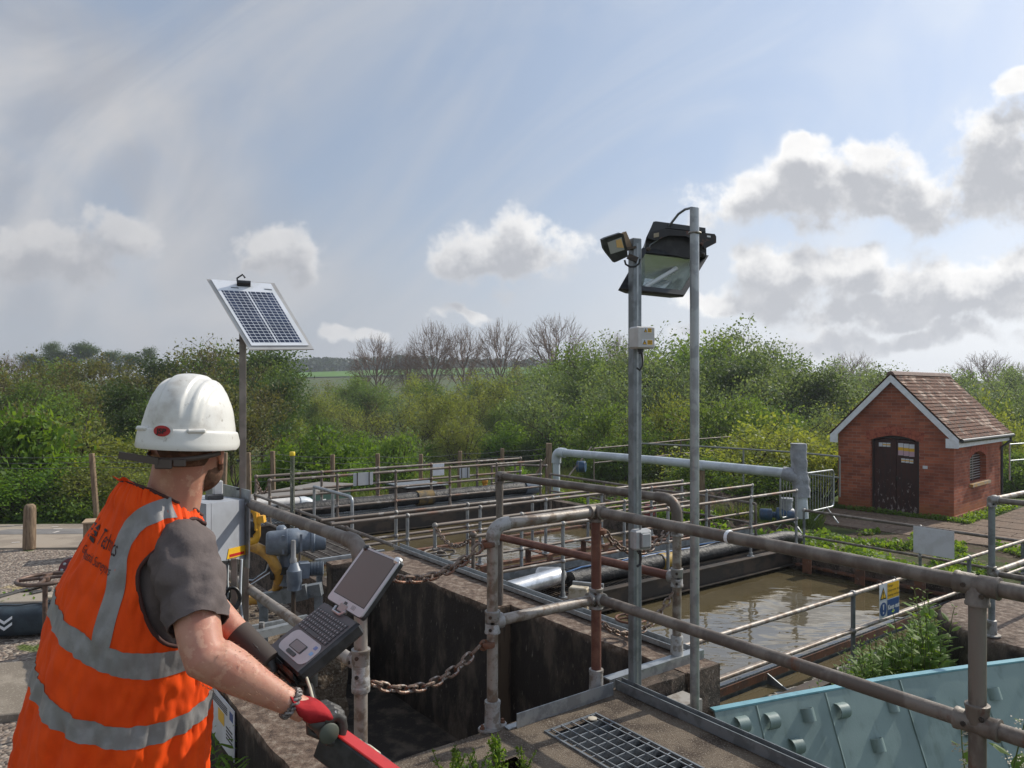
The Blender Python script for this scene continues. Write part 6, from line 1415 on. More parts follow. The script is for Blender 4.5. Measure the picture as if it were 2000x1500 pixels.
# mount bracket below
t = thing('laptop_mount', lp_(0.5, 0.3, -0.1), 'black clamp bracket joining the laptop to the survey handle', 'mount')
g = MB(); g.box(lp_(0.5, 0.28, -0.052), (0.16, 0.16, 0.016), xw, dv, un, 0.003); g.build('plate', MT['black'], t)
mp_ = lp_(0.6, 0.2, -0.06); g = MB(); g.tube([mp_, mp_ - EZ * 0.05, GM - WD * 0.06 + EZ * 0.02], 0.016, 10); g.lathe(mp_ - EZ * 0.012, (0, 0, -1), [(0.03, 0), (0.032, 0.01), (0.03, 0.04)], 12); g.build('arm', MT['black'], t, 50)
for k in (-1, 1):
    g = MB(); g.lathe(mp_ + xw * 0.05 * k - dv * 0.03, -dv, [(0.012, 0), (0.014, 0.01), (0.008, 0.02), (0.008, 0.03)], 8); g.build('clamp_knob', MT['dark_steel'], t, 50)
# ------------------------------------------------------------------ brick hut
HK = Vector((11.33, 18.9, -1.6))                     # near corner on the ground
hf = Vector((-0.665, 0.747, 0)).normalized(); hs = Vector((0.747, 0.665, 0)).normalized()
HW_, HD_, HE = 2.98, 4.05, 2.19
def hp3(a, b, z): return HK + hf * a + hs * b + EZ * z       # a along the door front, b along the window side
def brick_material():
    m = material('red_brick', (0.36, 0.085, 0.045), 0.85, spec=0.2)
    nt = m.node_tree; N = nt.nodes; L = nt.links; b = N['Principled BSDF']
    tc = N.new('ShaderNodeTexCoord'); geo = N.new('ShaderNodeNewGeometry')
    def dot(vec, v, c=0.0):
        x = N.new('ShaderNodeVectorMath'); x.operation = 'DOT_PRODUCT'; L.new(vec, x.inputs[0]); x.inputs[1].default_value = v; return x.outputs['Value']
    pf = dot(geo.outputs['Position'], hf); ps = dot(geo.outputs['Position'], hs); pz = dot(geo.outputs['Position'], (0, 0, 1))
    nf = dot(geo.outputs['Normal'], hf)
    ab = N.new('ShaderNodeMath'); ab.operation = 'ABSOLUTE'; L.new(nf, ab.inputs[0])
    gt = N.new('ShaderNodeMath'); gt.operation = 'GREATER_THAN'; L.new(ab.outputs[0], gt.inputs[0]); gt.inputs[1].default_value = 0.7
    mx = N.new('ShaderNodeMix'); mx.data_type = 'FLOAT'; L.new(gt.outputs[0], mx.inputs['Factor']); L.new(pf, mx.inputs['A']); L.new(ps, mx.inputs['B'])
    cb = N.new('ShaderNodeCombineXYZ'); L.new(mx.outputs['Result'], cb.inputs[0]); L.new(pz, cb.inputs[1])
    bt = N.new('ShaderNodeTexBrick'); L.new(cb.outputs[0], bt.inputs['Vector']); bt.inputs['Scale'].default_value = 1.0
    bt.inputs['Brick Width'].default_value = 0.235; bt.inputs['Row Height'].default_value = 0.083; bt.inputs['Mortar Size'].default_value = 0.0055; bt.inputs['Mortar Smooth'].default_value = 0.3
    bt.inputs['Color1'].default_value = (0.43, 0.135, 0.075, 1); bt.inputs['Color2'].default_value = (0.22, 0.066, 0.045, 1); bt.inputs['Mortar'].default_value = (0.36, 0.24, 0.19, 1); bt.inputs['Bias'].default_value = -0.2
    nz = N.new('ShaderNodeTexNoise'); nz.inputs['Scale'].default_value = 1.3; nz.inputs['Detail'].default_value = 6; L.new(tc.outputs['Object'], nz.inputs['Vector'])
    cr = N.new('ShaderNodeValToRGB'); e = cr.color_ramp.elements; e[0].position = 0.3; e[0].color = (0.55, 0.50, 0.50, 1); e[1].position = 0.7; e[1].color = (1.18, 1.2, 1.15, 1); L.new(nz.outputs['Fac'], cr.inputs[0])
    mu = N.new('ShaderNodeMix'); mu.data_type = 'RGBA'; mu.blend_type = 'MULTIPLY'; mu.inputs['Factor'].default_value = 1; L.new(bt.outputs['Color'], mu.inputs['A']); L.new(cr.outputs[0], mu.inputs['B'])
    # orange lichen stain low on the walls
    zz = N.new('ShaderNodeMath'); zz.operation = 'MULTIPLY_ADD'; L.new(nz.outputs['Fac'], zz.inputs[0]); zz.inputs[1].default_value = -0.9; L.new(pz, zz.inputs[2])
    mr = N.new('ShaderNodeMapRange'); L.new(zz.outputs[0], mr.inputs[0]); mr.inputs[1].default_value = -1.6; mr.inputs[2].default_value = -2.05
    m2 = N.new('ShaderNodeMix'); m2.data_type = 'RGBA'; L.new(mr.outputs[0], m2.inputs['Factor']); L.new(mu.outputs['Result'], m2.inputs['A']); m2.inputs['B'].default_value = (0.30, 0.11, 0.04, 1)
    L.new(m2.outputs['Result'], b.inputs['Base Color'])
    bp = N.new('ShaderNodeBump'); bp.inputs['Strength'].default_value = 0.6; bp.inputs['Distance'].default_value = 0.008; L.new(bt.outputs['Fac'], bp.inputs['Height']); bp.invert = True; L.new(bp.outputs[0], b.inputs['Normal'])
    return m
MT['brick'] = brick_material()
hut = thing('brick_hut', HK, 'small red brick hut with a brown tiled roof and peeling double doors', 'hut')
RISE = 1.52
# front wall with arched door opening, as an outline prism
da0, da1, dh, arch = 0.83, 2.08, 1.98, 0.14
T_ = 0.22
def arch_pts(a0, a1, z0, rise, n=10): return [(a0 + (a1 - a0) * k / n, z0 + rise * math.sin(math.pi * k / n)) for k in range(n + 1)]
g = MB()
def wall_prism(poly): g.prism([hp3(a, 0.0, z) for a, z in poly], hs * T_)
top = arch_pts(da0, da1, dh, arch)
wall_prism([(0, -0.4), (da0, -0.4), (da0, dh), (0, dh)]); wall_prism([(da1, -0.4), (HW_, -0.4), (HW_, dh), (da1, dh)])
# above the opening: slices between the arch and the gable line
def gable(a): return HE + RISE * (1 - abs(a / HW_ * 2 - 1))
cuts = sorted(set([0, da0, da1, HW_ / 2, HW_] + [a for a, _ in top]))
for a0, a1 in zip(cuts[:-1], cuts[1:]):
    def lowz(a): return dh if (a <= da0 or a >= da1) else dh + arch * math.sin(math.pi * (a - da0) / (da1 - da0))
    wall_prism([(a0, lowz(a0 + 1e-6)), (a1, lowz(a1 - 1e-6)), (a1, gable(a1)), (a0, gable(a0))])
g.prism([hp3(HW_ - T_, T_, -0.4), hp3(HW_, T_, -0.4), hp3(HW_, T_, HE), hp3(HW_ - T_, T_, HE)], hs * (HD_ - T_))
# side wall with the arched window
wb0, wb1, wz0, wz1, wr_ = 1.22, 2.60, 0.86, 1.52, 0.16
def side(b0, b1, z0, z1): g.prism([hp3(0, b0, z0), hp3(0, b1, z0), hp3(0, b1, z1), hp3(0, b0, z1)], hf * T_)
side(T_, wb0, -0.4, HE); side(wb1, HD_, -0.4, HE); side(wb0, wb1, -0.4, wz0)
wt = arch_pts(wb0, wb1, wz1, wr_)
for (b0, z0), (b1, z1) in zip(wt[:-1], wt[1:]): g.prism([hp3(0, b0, z0), hp3(0, b1, z1), hp3(0, b1, HE), hp3(0, b0, HE)], hf * T_)
back = [hp3(T_ , HD_ - T_, -0.4), hp3(HW_ - T_, HD_ - T_, -0.4), hp3(HW_ - T_, HD_ - T_, HE), hp3(HW_ / 2, HD_ - T_, HE + RISE * 0.85), hp3(T_, HD_ - T_, HE)]
g.prism(back, hs * T_)
g.build('wall', MT['brick'], hut)
# rubbed brick arches
am = material('arch_brick', (0.38, 0.11, 0.065), 0.85, 0, var=(0.23, 0.055, 0.038), vscale=9, spec=0.2)
g = MB(); n = 15
for k in range(n):
    f0, f1 = (k + 0.06) / n, (k + 0.94) / n
    def apnt(f, r): a = da0 - 0.1 + (da1 - da0 + 0.2) * f; return hp3(a + (f - 0.5) * r * 0.35, -0.004, dh + 0.005 + arch * math.sin(math.pi * min(1, max(0, (a - da0) / (da1 - da0)))) + r)
    g.prism([apnt(f0, 0), apnt(f1, 0), apnt(f1, 0.24), apnt(f0, 0.24)], hs * 0.003)
g.build('door_arch', am, hut)
g = MB(); n = 13
for k in range(n):
    f0, f1 = (k + 0.06) / n, (k + 0.94) / n
    for r0, r1 in ((0.005, 0.105), (0.115, 0.215)):
        def wpnt(f, r): b = wb0 - 0.03 + (wb1 - wb0 + 0.06) * f; return hp3(-0.004, b + (f - 0.5) * r * 0.5, wz1 + wr_ * math.sin(math.pi * min(1, max(0, (b - wb0) / (wb1 - wb0)))) + r)
        g.prism([wpnt(f0, r0), wpnt(f1, r0), wpnt(f1, r1), wpnt(f0, r1)], hf * 0.003)
g.build('window_arch', am, hut)
g = MB(); g.prism([hp3(-0.04, -0.04, -0.5), hp3(da0 - 0.05, -0.04, -0.5), hp3(da0 - 0.05, -0.04, 0.12), hp3(-0.04, -0.04, 0.12)], hs * 0.035); g.prism([hp3(da1 + 0.05, -0.04, -0.5), hp3(HW_, -0.04, -0.5), hp3(HW_, -0.04, 0.12), hp3(da1 + 0.05, -0.04, 0.12)], hs * 0.035)
g.prism([hp3(-0.045, -0.02, -0.5), hp3(-0.045, HD_, -0.5), hp3(-0.045, HD_, 0.12), hp3(-0.045, -0.02, 0.12)], hf * 0.04); g.build('plinth', material('lichen_brick_plinth', (0.27, 0.09, 0.045), 0.9, 0, var=(0.32, 0.17, 0.06), vscale=5, var2=(0.12, 0.06, 0.04), v2scale=12), hut)
# doors, frame, notices
dm = material('peeling_brown_door', (0.052, 0.020, 0.016), 0.6, 0, var=(0.038, 0.016, 0.014), vscale=8, stretch=(1, 1, 0.4), spec=0.3)
nt = dm.node_tree; N = nt.nodes; L = nt.links; b = N['Principled BSDF']
tc = N.new('ShaderNodeTexCoord'); mp = N.new('ShaderNodeMapping'); mp.inputs['Scale'].default_value = (1, 1, 0.45); L.new(tc.outputs['Object'], mp.inputs[0])
nz = N.new('ShaderNodeTexNoise'); nz.inputs['Scale'].default_value = 13; nz.inputs['Detail'].default_value = 7; nz.inputs['Roughness'].default_value = 0.7; L.new(mp.outputs[0], nz.inputs['Vector'])
se = N.new('ShaderNodeSeparateXYZ'); L.new(tc.outputs['Object'], se.inputs[0])
mw = N.new('ShaderNodeMapRange'); L.new(se.outputs[2], mw.inputs[0]); mw.inputs[1].default_value = 1.6; mw.inputs[2].default_value = 0.3; mw.inputs[3].default_value = -0.10; mw.inputs[4].default_value = 0.03
ad = N.new('ShaderNodeMath'); ad.operation = 'ADD'; L.new(nz.outputs['Fac'], ad.inputs[0]); L.new(mw.outputs[0], ad.inputs[1])
mr = N.new('ShaderNodeMapRange'); L.new(ad.outputs[0], mr.inputs[0]); mr.inputs[1].default_value = 0.585; mr.inputs[2].default_value = 0.615
mx = N.new('ShaderNodeMix'); mx.data_type = 'RGBA'; L.new(mr.outputs[0], mx.inputs['Factor']); L.new(b.inputs['Base Color'].links[0].from_socket, mx.inputs['A']); mx.inputs['B'].default_value = (0.30, 0.25, 0.24, 1); L.new(mx.outputs['Result'], b.inputs['Base Color'])
mid = (da0 + da1) / 2
def arch_h(a): return dh + arch * math.sin(math.pi * (a - da0) / (da1 - da0))
for k, (a0, a1) in enumerate(((da0 + 0.09, mid - 0.008), (mid + 0.008, da1 - 0.06))):
    g = MB(); pts = [(a0, 0.02), (a1, 0.02)] + [(a1 + (a0 - a1) * i / 6, min(arch_h(a1 + (a0 - a1) * i / 6) - 0.07, dh + 0.03)) for i in range(7)]
    g.prism([hp3(a, 0.13, z) for a, z in pts], hs * 0.045); d_ = g.build('door', dm, hut)
    g = MB()
    for i in range(1, 4): a = a0 + (a1 - a0) * i / 4; g.prism([hp3(a - 0.004, 0.1285, 0.04), hp3(a + 0.004, 0.1285, 0.04), hp3(a + 0.004, 0.1285, 1.7), hp3(a - 0.004, 0.1285, 1.7)], hs * 0.001)
    g.build('board_groove', MT['sign_black'], d_)
    if k == 0: g = MB(); g.box(hp3(mid - 0.03, 0.115, 0.95), (0.03, 0.03, 0.1), hf, hs); g.build('hasp', MT['dark_steel'], d_)
g = MB(); fm = material('dark_door_frame', (0.026, 0.015, 0.013), 0.6)
for a0, a1 in ((da0, da0 + 0.085), (da1 - 0.055, da1)): g.prism([hp3(a0, 0.11, -0.02), hp3(a1, 0.11, -0.02), hp3(a1, 0.11, arch_h(max(da0 + .001, min(da1 - .001, (a0 + a1) / 2)))), hp3(a0, 0.11, arch_h(max(da0, min(da1, a0))))], hs * 0.08)
for k in range(10): a0, a1 = da0 + 0.086 + (da1 - da0 - 0.142) * k / 10, da0 + 0.086 + (da1 - da0 - 0.142) * (k + 1) / 10; g.prism([hp3(a0, 0.1105, dh + 0.05), hp3(a1, 0.1105, dh + 0.05), hp3(a1, 0.1105, max(dh + 0.052, arch_h(a1))), hp3(a0, 0.1105, max(dh + 0.052, arch_h(a0)))], hs * 0.07)
g.build('door_frame', fm, hut)
g = MB(); g.prism([hp3(da0 - 0.02, -0.22, -0.5), hp3(da1 + 0.12, -0.22, -0.5), hp3(da1 + 0.12, -0.22, -0.05), hp3(da0 - 0.02, -0.22, -0.05)], hs * 0.3); g.build('door_step', MT['conc_mid'], hut)
def notice(a, z, w, h, top=None, low=None):
    t = thing('door_notice', hp3(a, 0.128, z - h / 2), None, 'notice', 'small safety notices on the hut doors')
    g = MB(); g.prism([hp3(a - w / 2, 0.128, z - h / 2), hp3(a + w / 2, 0.128, z - h / 2), hp3(a + w / 2, 0.128, z + h / 2), hp3(a - w / 2, 0.128, z + h / 2)], hs * -0.004); g.build('sheet', MT['white'], t)
    if top: g = MB(); g.prism([hp3(a - w / 2, 0.1235, z - h * 0.10), hp3(a + w / 2, 0.1235, z - h * 0.10), hp3(a + w / 2, 0.1235, z + h * 0.16), hp3(a - w / 2, 0.1235, z + h * 0.16)], hs * -0.002); g.build('yellow_band', MT['sign_yellow'], t)
    if low: g = MB(); g.prism([hp3(a - w / 2, 0.1235, z - h * 0.48), hp3(a + w / 2, 0.1235, z - h * 0.48), hp3(a + w / 2, 0.1235, z - h * 0.105), hp3(a - w / 2, 0.1235, z - h * 0.105)], hs * -0.002); g.build('pink_panel', material('pink_print', (0.55, 0.36, 0.42), 0.5) if 'pink_print' not in bpy.data.materials else bpy.data.materials['pink_print'], t)
    return t
for k in range(3): tag(notice(da1 - 0.22 - 0.105 * k, 1.85, 0.095, 0.11, top=(k > 0)), 'one of the row of three small notices at the top of the left hut door')
for k in range(3): tag(notice(mid - 0.12 - 0.14 * k, 1.75 - 0.01 * k, 0.13, 0.33, True, True), 'one of the three tall pink and yellow notices on the right hut door')
for k in range(3): tag(notice(mid - 0.18 - 0.105 * k, 1.45 - 0.005 * k, 0.095, 0.11, top=True), 'one of the three small notices below the pink ones on the right door')
g = MB(); g.prism([hp3(0.74, -0.012, 1.28), hp3(0.62, -0.012, 1.28), hp3(0.62, -0.012, 1.36), hp3(0.74, -0.012, 1.36)], hs * 0.01); tag(g.build('bell_box', MT['white']), 'tiny white box fixed to the brickwork right of the hut doors', 'box')
# window
g = MB(); pts = [(wb0, wz0), (wb1, wz0)] + [(b, z) for b, z in wt[::-1]]
g.prism([hp3(0.16, b, z) for b, z in pts], hf * 0.01); win = g.build('window', material('dark_window_glass', (0.02, 0.02, 0.022), 0.15), hut)
g = MB()
for k in range(1, 11): z = wz0 + (wz1 + 0.1 - wz0) * k / 11; g.bar(hp3(0.15, wb0 + 0.01, z), hp3(0.15, wb1 - 0.01, z), 0.012, 0.02)
for b in (wb0 + 0.2, wb0 + 0.45, wb0 + 0.72): g.bar(hp3(0.145, b, wz0), hp3(0.145, b, wz1 + 0.1), 0.012, 0.014)
g.build('bars', material('pale_window_bars', (0.30, 0.26, 0.25), 0.6), win)
g = MB(); g.prism([hp3(-0.09, wb0 - 0.06, wz0 - 0.10), hp3(-0.09, wb1 + 0.1, wz0 - 0.10), hp3(-0.09, wb1 + 0.1, wz0 - 0.02), hp3(-0.09, wb0 - 0.06, wz0 - 0.02)], hf * 0.3); g.build('sill', material('lichened_sill', (0.33, 0.26, 0.18), 0.9, 0, var=(0.42, 0.24, 0.06), vscale=7), win)
# roof: two slopes of courses of clay tiles
tm = material('clay_roof_tile', (0.125, 0.048, 0.026), 0.75, 0, var=(0.27, 0.165, 0.115), vscale=2.2, vlo=0.52, vhi=0.62, var2=(0.05, 0.04, 0.033), v2scale=9, v2lo=0.5, v2hi=0.62, bump=0.8, bscale=25, bdist=0.02, spec=0.10, rough2=0.6)
OV, OG = 0.24, 0.16
slope_n = [(hf * -1 * RISE + EZ * (HW_ / 2)), (hf * RISE + EZ * (HW_ / 2))]
for sd_ in (0, 1):
    g = MB(); run = math.hypot(HW_ / 2, RISE)
    dn_ = ((hf * -1 if sd_ == 0 else hf) * (HW_ / 2) - EZ * RISE).normalized(); nn_ = slope_n[sd_].normalized()
    ridge0 = hp3(HW_ / 2, -OG, HE + RISE + 0.10); L_ = HD_ + 2 * OG; rows, colsn = 19, 26; tot_ = run + OV / 1.0
    rr = random.Random(5 + sd_)
    for r_ in range(rows):
        s0, s1 = tot_ * r_ / rows, tot_ * (r_ + 1) / rows + 0.035
        off = 0.5 * (r_ % 2)
        for c_ in range(-1, colsn):
            b0, b1 = L_ * (c_ + off) / colsn, L_ * (c_ + 1 + off) / colsn - 0.004
            b0, b1 = max(0, b0), min(L_, b1)
            if b1 - b0 < 0.02: continue
            li = 0.012 + rr.uniform(0, 0.007) + 0.006 * mnoise.noise(Vector((b0 * 1.3, r_ * 0.5, 0))); sl = rr.uniform(-0.004, 0.004)
            p = [ridge0 + dn_ * s0 + hs * b0 + nn_ * 0.004, ridge0 + dn_ * s0 + hs * b1 + nn_ * 0.004, ridge0 + dn_ * (s1 + sl) + hs * b1 + nn_ * (li + 0.014), ridge0 + dn_ * (s1 + sl) + hs * b0 + nn_ * (li + 0.014)]
            g.hexa([p[0] - nn_ * 0.004, p[3] - nn_ * 0.016, p[2] - nn_ * 0.016, p[1] - nn_ * 0.004, p[0], p[3], p[2], p[1]])
    g.build('roof_slope', tm, hut)
g = MB(); rg = hp3(HW_ / 2, -OG - 0.02, HE + RISE + 0.085); rl = HD_ + 2 * OG + 0.04
for k in range(9): a = rg + hs * (rl * k / 9); b_ = rg + hs * (rl * (k + 1) / 9 - 0.006); g.prism([a + hf * 0.12 - EZ * 0.03, a + hf * 0.06 + EZ * 0.05, a + EZ * 0.075, a - hf * 0.06 + EZ * 0.05, a - hf * 0.12 - EZ * 0.03], b_ - a)
g.build('ridge', material('dark_ridge_tile', (0.11, 0.06, 0.045), 0.8, 0, var=(0.16, 0.10, 0.08), vscale=8), hut)
g = MB(); under = []
for sd_ in (0, 1):
    sgn = 1 if sd_ == 0 else -1; tip = HW_ / 2
    a_e = tip + (tip + 0.16) * (-1 if sd_ == 0 else 1)
    p0, p1 = hp3(tip, -OG, HE + RISE + 0.06), hp3(a_e, -OG, HE + RISE + 0.06 - RISE / tip * (tip + 0.16))
    g.prism([p0, p1, p1 - EZ * 0.20, p0 - EZ * 0.20], hs * 0.025)
    if sd_ == 0: g.prism([p1 + EZ * 0.01, p1 + hf * 0.30 + EZ * 0.02, p1 + hf * 0.30 - EZ * 0.22, p1 - EZ * 0.22], hs * -0.012)
    else: g.prism([p1 + EZ * 0.01, p1 - hf * 0.22 + EZ * 0.02, p1 - hf * 0.22 - EZ * 0.22, p1 - EZ * 0.22], hs * -0.012)
g.build('barge_board', MT['white_paint'], hut)
a_e = -0.16; ze = HE + RISE + 0.06 - RISE / (HW_ / 2) * (HW_ / 2 + 0.16)
g = MB(); g.prism([hp3(a_e, -OG + 0.026, ze - 0.2), hp3(a_e, HD_ + OG, ze - 0.2), hp3(a_e, HD_ + OG, ze - 0.02), hp3(a_e, -OG + 0.026, ze - 0.02)], hf * 0.02); g.prism([hp3(a_e + 0.0205, -OG + 0.03, ze - 0.195), hp3(a_e + 0.0205, HD_ + OG, ze - 0.195), hp3(a_e + 0.16, HD_ + OG, ze - 0.195), hp3(a_e + 0.16, -OG + 0.03, ze - 0.195)], EZ * 0.02); g.build('fascia', MT['white_paint'], hut)
g = MB(); g.tube([hp3(a_e - 0.06, -OG + 0.02, ze - 0.03), hp3(a_e - 0.06, HD_ + OG + 0.05, ze - 0.05)], 0.055, 10); g.build('gutter', MT['black'], hut, 60)
g = MB(); g.tube([hp3(a_e - 0.06, HD_ - 0.02, ze - 0.08), hp3(a_e - 0.06, HD_ - 0.02, ze - 0.2), hp3(-0.05, HD_ - 0.22, ze - 0.38), hp3(-0.05, HD_ - 0.22, -0.3)], 0.036, 10); g.build('downpipe', MT['black'], hut, 60)
# paved path before the hut
g = MB()
mpav = material('brown_paving', (0.17, 0.12, 0.088), 0.9, 0, var=(0.13, 0.095, 0.07), vscale=1.5, var2=(0.28, 0.22, 0.17), v2scale=12, v2lo=0.54, v2hi=0.66, bump=0.5, bscale=40, spec=0.2)
for i in range(7):
    for j in range(12):
        c = HK + hf * (-4.6 + 0.78 * j) + hs * (-2.6 + 0.52 * i) + hf * 0.3 * (i % 2) + EZ * (0.0 + rnd.uniform(-0.008, 0.008)) 
        if i > 4 and j < 13 and -0.2 < (-4.6 + 0.78 * j + 0.3 * (i % 2)) < 3.2: continue
        g.box(c - EZ * 0.03, (0.765, 0.505, 0.08), hf, hs, EZ, 0.008)
struct('paving', g, mpav)
g = MB(); c = HK + hf * -3.6 + hs * 2.4
for i in range(6):
    for j in range(4): g.box(HK + hf * (-3.4 + 0.82 * j) + hs * (1.1 + 0.62 * i) - EZ * 0.03, (0.80, 0.60, 0.08), hf, hs, EZ, 0.008)
struct('paving', g, mpav)

# ------------------------------------------------------------------ grey pipe, lagged valve and barrier beyond the tanks
t = thing('grey_pipe', W(12.5, 8.15, -0.5), 'long pale grey pipe on low supports running across behind the tanks', 'pipe')
P_a, P_b = at(1545, 925, 14.1), at(1098, 884, 19.0)
g = MB(); g.tube([P_a, P_a.lerp(P_b, 0.5) + EZ * 0.02, P_b], 0.095, 16); g.build('run', MT['grey_pipe'], t, 60)
dd_ = (P_b - P_a).normalized()
g = MB(); g.tube([P_b - dd_ * 0.1, P_b + dd_ * 0.05] + arc(P_b + dd_ * 0.22, P_b + dd_ * 0.05, P_b + dd_ * 0.22 - EZ * 0.2, 6) + [P_b + dd_ * 0.22 - EZ * 0.28], 0.125, 16); g.build('elbow', MT['grey_pipe'], t, 60)
g = MB(); q = P_b + dd_ * 0.22; g.tube([q - EZ * 0.25, Vector((q.x, q.y, -1.5))], 0.095, 16); g.build('drop', MT['grey_pipe'], t, 60)
for f in (0.32, 0.62):
    g = MB(); p = P_a.lerp(P_b, f); g.lathe(p - dd_ * 0.05, dd_, [(0.10, 0), (0.11, 0.01), (0.11, 0.09), (0.10, 0.10)], 14); g.build('coupling', MT['grey_pipe'], t, 50)
    g = MB(); g.box(Vector((p.x, p.y, (p.z - 1.5) / 2 - 0.06)), (0.08, 0.08, p.z + 1.5 - 0.1), sx_, sy_); g.build('support', MT['timber'], t)
t = thing('lagged_valve', at(1562, 1000, 14.0), 'tall valve wrapped in grey quilted lagging at the end of the grey pipe', 'valve')
def lag_box(c0, c1, w, d, name, seed):
    g = MB(); n, k = 20, 12
    def f(i, j):
        a = 2 * math.pi * i / n; p = c0.lerp(c1, j / (k - 1)); c_, s_ = math.cos(a), math.sin(a); sq = 1 / max(abs(c_), abs(s_)) ** 0.7
        w_ = 1 + 0.07 * mnoise.noise(Vector((a * 2 + seed, j * 0.6, 1))) + 0.05 * math.sin(j * 1.4 + seed + a)
        return p + Vector((c_ * w * sq * w_, s_ * d * sq * w_, 0))
    g.grid(f, n, k, True); g.f.append(tuple(range(n))[::-1]); g.f.append(tuple((k - 1) * n + i for i in range(n))); g.m += [0, 0]
    return g.build(name, MT['grey_lag'], t, 50)
lag_box(at(1562, 938, 14.0), at(1559, 866, 14.0), 0.135, 0.12, 'upper_lagging', 1)
lag_box(at(1566, 970, 14.0), at(1562, 922, 14.0), 0.14, 0.13, 'body_lagging', 4)
g = MB(); g.tube([at(1528, 923, 14.1), at(1540, 926, 14.05), at(1558, 932, 14.0), at(1562, 950, 14.0)], [0.12, 0.135, 0.14, 0.13], 14); g.build('side_lagging', MT['grey_lag'], t, 60)
g = MB(); g.tube([at(1565, 965, 14.0), at(1568, 1012, 14.0)], 0.105, 14); g.build('leg_pipe', MT['grey_pipe'], t, 60)
bp0, bp1 = Vector(at(1524, 1010, 14.2)), Vector(at(1628, 988, 16.2)); bp0.z = -0.72; bp1.z = -0.80
t = thing('barrier', bp0, 'galvanised crowd barrier with thin vertical bars leaning between valve and hut', 'barrier')
bdv = (bp1 - bp0).normalized(); bl_ = (bp1 - bp0).length; up_ = EZ; bh = 0.80
g = MB(); fr_ = arc(bp0 + up_ * bh, bp0 + up_ * (bh - 0.12), bp0 + up_ * bh + bdv * 0.12, 5) + arc(bp1 + up_ * bh, bp1 + up_ * bh - bdv * 0.12, bp1 + up_ * (bh - 0.12), 5) + arc(bp1, bp1 + up_ * 0.12, bp1 - bdv * 0.12, 5) + arc(bp0, bp0 + bdv * 0.12, bp0 + up_ * 0.12, 5)
g.tube(fr_, 0.02, 8, closed=True); g.build('frame', MT['galv'], t, 60)
for k in range(1, 19):
    g = MB(); p = bp0 + bdv * bl_ * k / 19; g.tube([p, p + up_ * bh], 0.007, 6); g.build('bar', MT['galv'], t, 60)
for f in (0.15, 0.85):
    g = MB(); p = bp0 + bdv * bl_ * f; s = bdv.cross(EZ); g.tube([p + s * 0.25 - EZ * 0.3, p + EZ * 0.02, p - s * 0.25 - EZ * 0.3], 0.016, 6); g.build('foot', MT['galv'], t, 60)
# blue pump behind the barrier
pc_ = at(1515, 990, 14.6); pc_.z = -0.72
t = thing('pump', pc_ - EZ * 0.2, 'blue motor pump half hidden behind the crowd barrier', 'pump')
bl = material('blue_machine_paint', (0.03, 0.075, 0.15), 0.45, 0, var=(0.03, 0.05, 0.09), vscale=6)
g = MB(); d = Vector((0.9, -0.2, 0)).normalized(); g.lathe(pc_ - d * 0.3, d, [(0.10, 0), (0.12, 0.02), (0.12, 0.22), (0.06, 0.24), (0.06, 0.3), (0.15, 0.32), (0.15, 0.62), (0.11, 0.66)], 16); g.build('motor', bl, t, 50)
g = MB(); g.lathe(pc_ + d * 0.2 + EZ * 0.1, (0, 0, 1), [(0.11, 0), (0.11, 0.18), (0.13, 0.19), (0.13, 0.24)], 12); g.build('volute', MT['grey_lag'], t, 50)
# scruffy filter bed with low rails behind the tanks
for k, (px, py, d, rx, ry, h, lab) in enumerate(((1330, 905, 19.5, 2.3, 1.0, 0.40, 'dark rubbly filter bed mound under the grey pipe'), (1425, 960, 16.2, 1.6, 0.8, 0.15, 'low mossy concrete rubble bank beyond the tank walkways'))):
    c = at(px, py, d); c.z = -1.5
    g = MB(); g.grid(lambda i, j: W(0, 0) + c + EA * rx * (i / 30 * 2 - 1) + EB * ry * 2 * (j / 24 * 2 - 1) + EZ * (h * (1 - (i / 15 - 1) ** 6) * (1 - (j / 12 - 1) ** 6) * 1.5 + 0.16 * mnoise.noise(Vector((i * 0.45, j * 0.45, k))) + 0.10 * mnoise.noise(Vector((i * 1.1, j * 1.1, 3)))), 31, 25)
    o = g.build('rubble_bank', material('dark_rubble_%d' % k, (0.055, 0.042, 0.035), 0.95, 0, var=(0.10, 0.07, 0.052), vscale=7, var2=(0.05, 0.08, 0.025), v2scale=3, v2lo=0.52, v2hi=0.62, bump=1.0, bscale=20, bdist=0.06, spec=0.1)); tag(o, kind='structure')
def pix_rail(label, pts, ztop_off, h, mids, m, r=0.02):
    """pts given as (px, py of rail top, distance)"""
    P = [at(*p) for p in pts]; t = thing('handrail', P[0] - EZ * h, label, 'handrail', 'rails beyond the tanks')
    g = MB(); g.tube(P, r, 8); g.build('top_rail', m, t, 60)
    for q in mids: g = MB(); g.tube([p - EZ * q for p in P], r * 0.9, 8); g.build('mid_rail', m, t, 60)
    for p in P: g = MB(); g.tube([p, p - EZ * h], r, 8); g.build('post', m, t, 60)
MT['rail_grey'] = material('grey_green_rail', (0.22, 0.23, 0.22), 0.5, 0.4)
pix_rail('grey green handrail running behind the yellow-green willow to the hut', [(1250, 866, 20.5), (1355, 871, 19.6), (1452, 877, 18.8), (1560, 884, 18.0), (1640, 892, 17.5)], 0, 0.95, [0.5], MT['rail_grey'], 0.022)
pix_rail('far brown handrail behind the grey pipe, left of the lamp posts', [(1160, 876, 21.5), (1250, 868, 22.5), (1330, 860, 23.5), (1428, 853, 24.5)], 0, 0.9, [0.42], MT['far_tube'], 0.022)
